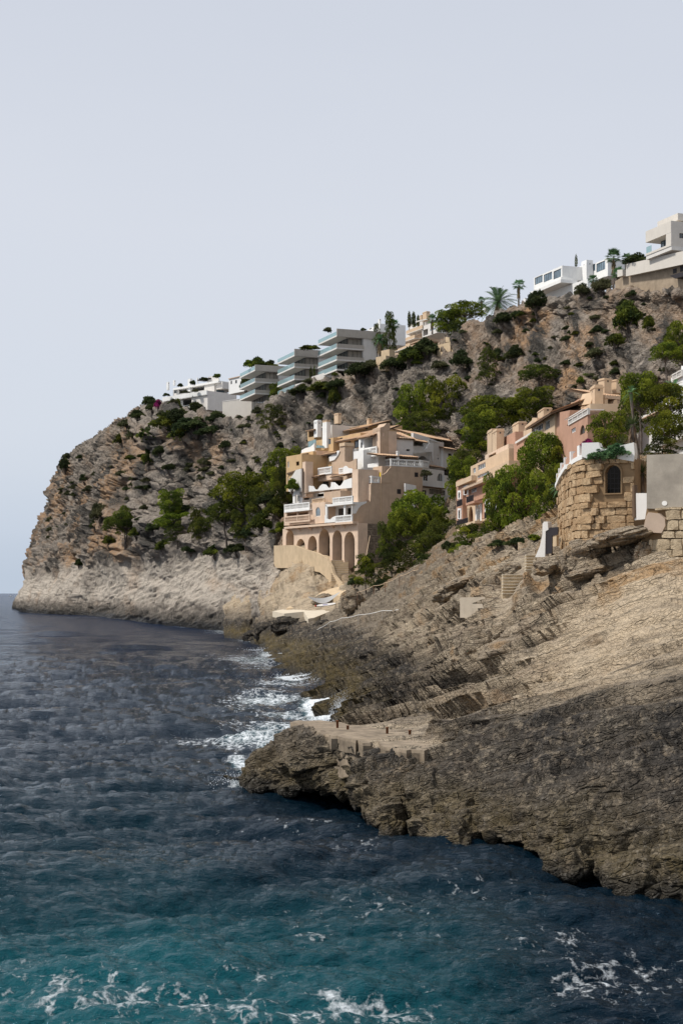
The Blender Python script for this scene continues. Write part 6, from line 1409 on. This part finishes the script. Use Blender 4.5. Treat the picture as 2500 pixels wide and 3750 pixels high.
for i in range(3):
    h_ = .42; le.part(MB().prism(fld, [(0.1*i,zt-h_*(i+1)+.012),(fld.u(1348)-.15*i,zt-h_*(i+1)+.012),(fld.u(1348),zt-h_*i),(0,zt-h_*i)], -2.2, -.12+.05*i*(-1)**i*.6), 'cast_course', CONC_B)
for (a,b,t,q,d,w_) in ((1352,1376,2765,2835,56.3,.3),(1384,1420,2760,2835,55.6,.3),(1430,1500,2765,2810,54.6,.25)):
    ff = Face(a, d+.3, b, d); le.part(MB().box(ff, 0, ff.u(b), ff.z(b,q), ff.z(b,t), -1.6, 0), 'cast_block', CONC_B)
for (x,y0,y1,D,l) in ((1235,2672,2650,63.4,'tallest rusty stump on the landing ledge'),(1273,2690,2677,62.2,'shortest rusty stump on the landing ledge'),(1417,2692,2670,60.4,'thin rusty rod on the landing ledge'),(1500,2722,2695,58.6,'thick rusty stump at the landward end of the ledge')):
    p = W(x, y0, D); p.z = 3.06; hgt = (y0-y1)/F*D; o = link('mooring_post', tube_mesh('mooring_post', [[(0,0,-.2,.055),(0,0,hgt*.9,.055),(.0,0,hgt*.92,.075),(0,0,hgt,.07),(0,0,hgt+.01,.01)]], RUST, 8)); o.location = p; tag(o, l, 'post', 'rusty posts on the ledge')
# a motor boat far out
mbt = thing('motor_boat', 'tiny white motor boat far out at sea by the horizon', 'boat', W(40, 2185.5, 3600)); hb = MB()
sec = [(-5,1.4,1.0),(-2,1.6,1.1),(2,1.4,1.3),(4.6,.5,1.7),(5.4,.05,1.9)]
for x, y, z in sec: hb.v += [(x,-y,z),(x,y,z),(x,-y*.5,-.4),(x,y*.5,-.4)]
for i in range(4):
    a = i*4; hb.f += [(a,a+4,a+6,a+2),(a+1,a+3,a+7,a+5),(a,a+1,a+5,a+4),(a+2,a+6,a+7,a+3)]
hb.f += [(0,2,3,1)]; o = hb.build('hull', WHITE, None, (0,0,0)); o.parent = mbt
cb = MB(); ff = Face(O=Vector((-2,-1)), U=Vector((1,0)), N=Vector((0,-1))); cb.box(ff, 0, 3.2, 1.1, 2.7, -2, 0); o = cb.build('cabin', WHITE, None, (0,0,0)); o.parent = mbt
# spray of the wave that breaks on the point
V, Fc = [], []; rg = np.random.default_rng(4)
def spray(px, py, D, w, hgt, n, smin, smax):
    c = np.array(W(px, py, D))
    for i in range(n):
        q = rg.normal(size=3)*np.array([w, w*1.3, hgt]); q[2] = abs(q[2]); p = c+q; s_ = rg.uniform(smin, smax)*math.exp(-q[2]/hgt*.4); k = len(V)
        for d in ((1,1,1),(-1,-1,1),(-1,1,-1),(1,-1,-1)): V.append(p+np.array(d)*s_*rg.uniform(.5,1.2,3))
        Fc.extend([(k,k+1,k+2),(k,k+3,k+1),(k,k+2,k+3),(k+1,k+3,k+2)])
spray(1250, 2660, 99, .32, .9, 5200, .008, .045); spray(1222, 2606, 108, .7, .25, 1500, .01, .04); spray(1258, 2645, 100, .25, .7, 2500, .008, .04); spray(1240, 2665, 96, 1.1, .25, 1500, .02, .07); spray(1150, 2482, 150, 2.0, .2, 900, .02, .06); spray(1010, 2385, 222, 2.2, .3, 900, .03, .08); spray(880, 2858, 67, .8, .12, 500, .01, .035)
n_ = NB('sea_spray'); M_SPRAY = n_.out((0.85,0.88,0.90), .9)
o = link('wave_spray', mesh_np('wave_spray', np.array(V), np.array(Fc), M_SPRAY, False)); tag(o, 'white spray of waves breaking on the rocks', 'spray', kind='stuff')
# ------------------------------------------------------------------ pines
pine((1418,1388,1570,1640), 'large dark round pine behind the tan chimney tower, left of its twin', 'round', base=(1500,1650), D=296, dark=False)
pine((1545,1368,1722,1625), 'tallest bright round pine behind the white tiled villa', 'round', base=(1640,1640), D=292)
pine((1455,1500,1640,1640), 'low dark pine filling the gap under the two large pines', 'shrub', base=(1540,1640), D=285, dark=True)
pine((1678,1440,1935,1640), 'broad bright pine left of the small chimney of the row house', 'umbrella', base=(1800,1690), D=250); pine((1690,1500,1860,1680), 'lower pine under the broad bright pine', 'round', base=(1770,1700), D=243)
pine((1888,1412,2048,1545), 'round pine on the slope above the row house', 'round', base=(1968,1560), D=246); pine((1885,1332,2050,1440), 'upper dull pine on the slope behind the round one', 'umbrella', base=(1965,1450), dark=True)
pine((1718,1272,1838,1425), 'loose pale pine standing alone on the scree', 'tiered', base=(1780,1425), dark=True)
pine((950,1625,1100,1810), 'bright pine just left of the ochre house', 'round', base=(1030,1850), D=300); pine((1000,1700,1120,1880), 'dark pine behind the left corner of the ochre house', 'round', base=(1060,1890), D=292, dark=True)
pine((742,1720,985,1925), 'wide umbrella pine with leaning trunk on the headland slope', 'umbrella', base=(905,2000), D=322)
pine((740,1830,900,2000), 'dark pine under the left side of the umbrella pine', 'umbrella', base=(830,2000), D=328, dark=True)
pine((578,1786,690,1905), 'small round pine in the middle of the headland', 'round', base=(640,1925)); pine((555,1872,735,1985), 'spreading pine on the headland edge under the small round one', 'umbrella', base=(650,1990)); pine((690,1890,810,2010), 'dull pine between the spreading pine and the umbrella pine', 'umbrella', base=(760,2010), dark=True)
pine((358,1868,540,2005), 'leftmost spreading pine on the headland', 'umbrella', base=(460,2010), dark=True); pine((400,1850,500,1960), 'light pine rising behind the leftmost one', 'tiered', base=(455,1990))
pine((955,1400,1065,1560), 'yellow green pine leaning at the end of the pale retaining wall', 'tiered', base=(1020,1565), D=372); pine((940,1470,1060,1590), 'dark shrubby pine below the yellow green one', 'shrub', base=(1000,1590), dark=True)
pine((1608,1662,1738,1800), 'pine hiding the arches of the white villa', 'round', base=(1680,1880), D=226); pine((1640,1640,1760,1760), 'dark pine above the pine by the white villa', 'round', base=(1700,1790), D=240, dark=True)
pine((1405,1790,1640,1985), 'layered bright pine in front of the shaded peach side wall', 'umbrella', base=(1530,2080), D=228); pine((1400,1860,1560,2010), 'low branch crown at the left of the layered pine', 'umbrella', base=(1480,2080), D=224); pine((1520,1850,1650,1990), 'low branch crown at the right of the layered pine', 'umbrella', base=(1580,2060), D=222)
pine((1440,1960,1620,2130), 'dark thicket pine below the layered pine', 'shrub', base=(1530,2120), D=218, dark=True); pine((1360,2010,1500,2150), 'dark shrubby pine behind the rope fence', 'shrub', base=(1430,2155), D=220, dark=True); pine((1480,2020,1620,2110), 'dark low pine at the right end of the thicket', 'shrub', base=(1560,2110), D=205, dark=True)
pine((1380,1900,1500,2110), 'dark pine filling the corner by the drain pipe', 'round', base=(1440,2110), D=236, dark=True); pine((1560,1900,1700,2060), 'dark pine beside the peach garden wall', 'round', base=(1630,2060), D=215, dark=True)
pine((1278,2015,1400,2160), 'bright low pine at the foot of the bamboo pole', 'shrub', base=(1340,2165), D=224)
pine((1790,1680,1975,1960), 'tall pine with bare crooked trunk before the red house', 'round', base=(1885,2010), D=160); pine((1868,1575,2080,1745), 'flat topped pine with bare branches below the row house', 'umbrella', base=(1990,1880), D=152); pine((2020,1600,2155,1740), 'right half of the flat topped pine by the white parapet', 'umbrella', base=(2070,1840), D=150)
pine((1925,1700,2090,1905), 'dense pine with forked trunk left of the stone hut', 'round', base=(2035,2010), D=128); pine((1990,1690,2085,1790), 'small pine crown against the white parapet', 'round', base=(2040,1900), D=122)
pine((2143,1492,2290,1640), 'compact round pine above the white parapet', 'round', base=(2215,1690), D=118)
pine((2258,1350,2420,1500), 'bright leaning pine right of the stout chimneys', 'umbrella', base=(2345,1640), D=128); pine((2250,1430,2350,1570), 'dense dark pine behind the tall palm trunk', 'round', base=(2310,1640), D=131, dark=True)
pine((2340,1395,2520,1560), 'broad pine before the white balcony house', 'umbrella', base=(2450,1640), D=126); pine((2350,1500,2520,1660), 'lower bright pine at the right edge over the concrete wall', 'umbrella', base=(2440,1720), D=112); pine((2330,1590,2520,1690), 'dark undergrowth pine just behind the concrete wall', 'shrub', base=(2420,1710), D=104, dark=True)
pine((2400,1160,2560,1345), 'large pine at the right edge of the cliff', 'round', base=(2490,1380), D=190); pine((2370,1250,2500,1360), 'lower bright pine at the right edge of the cliff', 'umbrella', base=(2440,1390), D=184)
pine((1595,1102,1775,1215), 'flat umbrella pine on the crest left of the big palm', 'umbrella', base=(1700,1230), D=322); pine((1570,1130,1690,1235), 'round pine on the crest beside the beige building', 'round', base=(1630,1240), D=326); pine((1640,1165,1765,1265), 'dark round tree on the cliff edge under the umbrella pine', 'round', base=(1705,1270), D=316, dark=True)
pine((1388,1138,1462,1330), 'tall dark spiky conifer right of the highest glass block', 'tiered', base=(1425,1330), D=330, dark=True, name='conifer'); pine((1350,1180,1400,1310), 'shorter dark conifer behind the highest glass block', 'tiered', base=(1380,1320), D=342, dark=True, name='conifer')
pine((1648,1905,1800,2070), 'bright sprawling pine shrub seaward of the red house', 'shrub', base=(1710,2075), D=170, name='pine_shrub'); pine((1700,1915,1900,2030), 'long clipped bright pine hedge below the red house', 'shrub', base=(1800,2020), D=165, name='pine_shrub'); pine((1650,1975,1760,2070), 'lowest bright pine shrub at the seaward end of the hedge', 'shrub', base=(1700,2075), D=168, name='pine_shrub')
pine((1735,1905,1830,1960), 'darker bush between hedge and red house', 'shrub', base=(1790,1965), D=172, dark=True, name='pine_shrub')
pine((690,1850,790,2010), 'dark crowded pine low at the left of the umbrella pine group', 'round', base=(740,2015), dark=True); pine((840,1860,960,2010), 'dark pine under the leaning trunk of the umbrella pine', 'round', base=(900,2010), D=318, dark=True); pine((880,1770,1010,1900), 'dark pine right of the umbrella pine crown', 'round', base=(950,1960), D=312, dark=True); pine((590,1900,710,2010), 'dark pine below the spreading headland pine', 'shrub', base=(650,2012), dark=True)
pine((1500,1940,1660,2100), 'dark pine mass at the foot of the layered pine', 'round', base=(1580,2100), D=214, dark=True);
pine((1755,1720,1880,1930), 'left half crown of the tall pine before the red house', 'round', base=(1840,2005), D=163)
# palms and cypresses
palm(1823, 1185, 1035, 165, 'big feather palm on the crest with arching fronds', D=306, kind='feather', trunk_r=.35); palm(1898, 1120, 1020, 60, 'slim fan palm right of the big feather palm', D=308, kind='fan'); palm(2245, 1062, 910, 78, 'tall fan palm with a brown skirt behind the white villa', D=262, kind='fan'); palm(2292, 1010, 925, 50, 'small fan palm beside the tall skirted palm', D=262, kind='fan')
palm(2262, 1090, 975, 62, 'thin fan palm in front of the white wall end', D=256, kind='fan', trunk_r=.12); palm(2170, 1080, 1005, 46, 'little fan palm at the villa terrace', D=285, kind='fan', trunk_r=.12)
palm(1582, 1215, 1150, 50, 'bright fan palm before the beige building', D=330, kind='fan'); palm(1440, 1300, 1165, 60, 'fan palm right of the tall conifer', D=332, kind='fan'); palm(1390, 1330, 1215, 70, 'drooping palm below the tall conifer', D=330, kind='feather', trunk_r=.25)
palm(1762, 1150, 1085, 36, 'small fan palm behind the umbrella pine', D=330, kind='fan')
palm(2315, 1760, 1515, 95, 'tall yucca palm with a shaggy trunk behind the hut', D=98, kind='spike', trunk_r=.2, nf=70); palm(2275, 1760, 1590, 95, 'lower yucca with hanging dead leaves on the hut', D=92, kind='spike', trunk_r=.16, nf=70); palm(2350, 1800, 1690, 100, 'yucca clump between hut and concrete wall', D=88, kind='spike', trunk_r=.14, nf=80)
palm(2345, 1760, 1400, 90, 'tall bare palm trunk with tattered crown right of the chimneys', D=112, kind='feather', trunk_r=.13, nf=16, skirt=False, lean=-.8); palm(2465, 1520, 1375, 110, 'feather palm before the white balcony house', D=140, kind='feather', trunk_r=.2, nf=24); palm(2050, 1960, 1745, 90, 'drooping palm fronds against the left side of the hut', D=100, kind='feather', trunk_r=.14, nf=22, skirt=False)
for (x, b, t, w, l, D) in ((1498,1205,1136,15,'left cypress beside the beige building',410),(1514,1205,1136,17,'right cypress of the pair beside the beige building',408),(1530,1200,1150,13,'short cypress behind the beige chimney',412),(2108,990,925,12,'slim cypress behind the white modern villa',312),(1138,1400,1336,12,'small cypress left of the pair between the glass blocks',352),(1151,1400,1332,12,'small cypress right of the pair between the glass blocks',351)): cypress(x, b, t, w, l, D)
# shrubs one can name
for (x,y,w,h,k,l) in (
 (240,1712,60,70,'dark','dark round bush on the left brow of the headland'),(560,1500,60,62,'dark','dark bush left of the magenta flowers'),(640,1500,70,70,'deep','dark shrub against the left terrace'),(720,1510,110,75,'dark','large bush under the villa windows'),(625,1560,150,90,'deep','broad dark bush below the pool wall'),(720,1570,170,90,'dark','broad round bush below the villa'),(790,1545,90,80,'dark','dark bush left of the pale retaining wall'),
 (555,1600,120,80,'deep','dark thicket on the headland shoulder'),(545,1690,60,90,'deep','hanging dark bush under the shoulder thicket'),(470,1560,80,50,'olive','olive scrub on the crest left of the thicket'),(505,1530,70,50,'dark','bush on the crest above the olive scrub'),(545,1480,60,60,'dark','bush beside the crest bush left of the flowers'),(600,1590,150,100,'dark','broad dark bush left of the shoulder thicket'),(680,1600,140,90,'deep','deep green bush under the broad villa bush'),(770,1590,120,60,'dark','bush at the lower left corner of the retaining wall'),(500,1600,90,70,'olive','olive scrub at the left of the shoulder thicket'),(660,1540,120,90,'dark','dense bush between villa and pool wall'),(790,1500,60,80,'deep','dark shrub in the corner of the villa and retaining wall'),
 (370,1890,80,100,'olive','grey green bush in the middle of the headland face'),(310,1760,40,50,'dark','small bush on the left face of the headland'),(620,1720,70,50,'dark','flat bush above the small round pine'),(530,1790,90,30,'dark','low creeping bush across the headland face'),(825,1640,60,45,'dark','dark cushion bush below the retaining wall'),(750,1700,60,55,'olive','olive bush on the upper cliff'),
 (350,1930,50,50,'dark','dark bush left of the leftmost pine'),(290,2070,40,40,'dark','lonely bush low on the headland'),(400,1990,60,50,'deep','dark scrub left of the spreading pines'),
 (1005,1880,90,90,'deep','dark ivy bush left of the arcaded house'),(960,1930,110,90,'deep','ivy thicket on the slope left of the arcaded house'),(920,1960,90,70,'dark','dark scrub above the old rubble tower'),(1070,1790,60,60,'green','green plant spilling over the ochre terrace'),(1030,1945,50,60,'green','small bush by the first arch'),
 (900,1420,60,70,'deep','dark tree between the white house and the lowest glass block'),(1110,1440,120,55,'dark','left part of the hedge below the middle glass block'),(1180,1430,120,60,'deep','middle of the hedge on the crest'),(1240,1420,110,70,'dark','right part of the hedge on the crest'),(1310,1370,120,70,'dark','bush under the highest glass block'),(1225,1475,60,100,'deep','ivy hanging over the cliff below the hedge'),(1360,1350,90,70,'olive','olive bush left of the ochre wall stub'),(1285,1330,60,40,'dark','dark bush in front of the highest block'),(1130,1400,50,30,'olive','low olive bush behind the white garden wall'),
 (1440,1345,110,80,'dark','dark bush under the palms'),(1500,1320,110,90,'deep','large dark bush left of the ochre hut'),(1560,1290,120,100,'dark','round dark bush beside the beige building'),(1690,1335,90,90,'dark','grey bush on the cliff right of the hut'),(1610,1345,70,50,'olive','olive scrub below the ochre hut'),(1840,1180,90,60,'dark','bush at the foot of the big feather palm'),(1900,1160,70,60,'dark','bush right of the big palm foot'),(1965,1125,110,100,'dark','large loose bush before the white villa'),(2010,1060,50,50,'deep','dark bush under the villa balcony'),(2130,1075,70,60,'olive','olive bush at the villa base wall'),(2200,1060,80,80,'olive','dry olive bush left of the wall end'),(2330,960,110,60,'dark','bush behind the long white wall'),
 (2300,1190,130,150,'deep','large dark ivy patch in the cliff hollow'),(2250,1260,90,70,'deep','lower dark ivy patch in the cliff'),(2372,1200,50,70,'green','bright bush right of the ivy patch'),(1820,1310,60,60,'dark','dark bush under the cliff cave'),(1880,1310,90,70,'dark','wide bush under the orange rock face'),(2190,1300,100,60,'olive','olive scrub above the leaning pine'),(2140,1400,60,50,'green','small green bush on the scree'),(2250,1370,50,50,'dark','dark bush behind the right chimney'),
 (1820,2000,80,40,'dark','grey green scrub beneath the hedge'),(1890,1995,120,45,'dark','low scrub strip left of the gate'),(1960,1975,70,40,'green','green scrub beside the gate post'),(1300,2140,70,50,'dark','dark scrub behind the landing boulder'),(1390,2150,80,50,'dark','scrub at the rope fence'),(1238,2045,60,45,'deep','flowering bush at the foot of the arches'),(1345,2095,60,60,'green','bright bush right of the bamboo pole'),
 (1640,2010,60,60,'dark','scrub by the peach garden wall'),(600,2010,80,60,'deep','dark scrub under the small headland pine'),(700,2020,90,55,'dark','dark scrub at the left foot of the umbrella pines'),(790,2030,100,60,'deep','dark scrub under the umbrella pines'),(870,2020,100,60,'dark','scrub at the foot of the leaning trunk'),(500,1960,70,50,'deep','scrub right of the leftmost headland pine'),(560,1940,60,50,'dark','scrub between the two headland pines'),(1000,1760,80,90,'deep','dark bush left of the ochre house'),(980,1840,100,80,'dark','dark bush above the ivy by the arcaded house'),(450,1620,80,60,'deep','dark bush on the upper headland shoulder'),(590,1660,70,60,'dark','bush under the hanging thicket'),(1560,1740,50,40,'olive','grey bush on the villa roof'),(1745,1640,90,80,'deep','dark pine scrub between villa and red house'),(1760,1560,100,120,'deep','dark scrub behind the twin chimneys')):
    hgt = h; D = None
    if (x, y) in ((900,1420),): D = 395
    if (x, y) in ((1285,1330),): D = 345
    if (x, y) in ((2330,960),): D = 245
    if (x, y) in ((1070,1790),): D = 268
    if (x, y) in ((1560,1740),(1745,1640),(1760,1560)): D = 250
    if (x, y) in ((640,1500),(720,1510)): D = 440
    shrub(x, y+h*.25, w, h, k, l, D=D)
shrub(2120+80, 1700, 120, 70, 'agave', 'grey green succulents spilling over the white parapet', D=87.0, cat='plant', name='succulent'); shrub(2255, 1690, 120, 75, 'agave', 'succulent cushion at the foot of the yucca on the hut', D=86.6, cat='plant', name='succulent'); shrub(2150, 1640, 50, 40, 'flower', 'reddish plant at the left of the succulents', D=88.0, cat='plant', name='flowering_plant')
shrub(580, 1500, 34, 44, 'flower', 'magenta bougainvillea left of the white villa', D=448, cat='bush', name='bougainvillea')
# roof gardens
for (x,y,w,h,k,l,D) in ((910,1346,44,40,'green','leafy roof plants at the left of the lowest glass block',377),(945,1344,66,50,'deep','leafy roof plants on the lowest glass block',378),(990,1352,60,44,'deep','leafy roof plants at the right of the lowest glass block',379),(1125,1280,70,22,'deep','roof hedge on the middle glass block',352),(1150,1280,50,20,'green','bright end of the roof hedge on the middle block',350),(1200,1216,36,30,'olive','roof bush on the highest glass block',334),(1330,1212,26,18,'dark','roof bush at the back of the highest block',336),(660,1418,26,20,'dark','potted plant on the villa roof by the left chimney',436),(705,1410,26,30,'dark','potted plant by the middle chimney of the villa',434),(795,1384,32,26,'green','bright roof plant at the villa dome',430),(745,1395,40,22,'dark','climber under the dark pergola',430),(610,1452,28,22,'dark','plant at the left end of the upper terrace',448),(680,1440,34,16,'olive','plants on the upper terrace of the villa',440),(715,1436,24,18,'olive','plants right of the upper terrace plants',438)):
    shrub(x, y, w, h, k, l, D=D, stem=False, cat='plant', name='roof_plant')
# small cushions of scrub over the cliffs, all alike
rr = random.Random(21); nscr = 0
for i in range(2000):
    if nscr >= 290: break
    x = rr.uniform(150, 2495); y = rr.uniform(1080, 2010); p = hit(x, y)
    if p is None or p.y < 235-(x > 2200)*40: continue
    if x < 900 and y > 2010-0.15*x: continue
    if vnoise(np.array([[x/140., y/110., 0.]]), 7)[0] < -0.02: continue
    s_ = rr.uniform(14, 46); k = rr.choice(['dark','olive','dark','deep','olive'])
    reg = 'on the headland face' if x < 560 else 'left of the peach house' if x < 1000 else 'below the glass blocks' if x < 1420 else ('above the red house' if y > 1290 else 'on the rocky brow under the palms') if x < 1900 else ('above the row houses' if y > 1290 else 'under the white villas')
    tn = {'dark': 'dark green', 'deep': 'deep green', 'olive': 'dusty olive'}[k]; sz = 'small' if s_ < 30 else 'knee high'
    shrub(x, y, s_*1.2, s_*rr.uniform(.6,.9), k, f'{sz} {tn} scrub cushion {reg}', group=f'{sz} {tn} scrub cushions {reg}', D=None, stem=False); nscr += 1
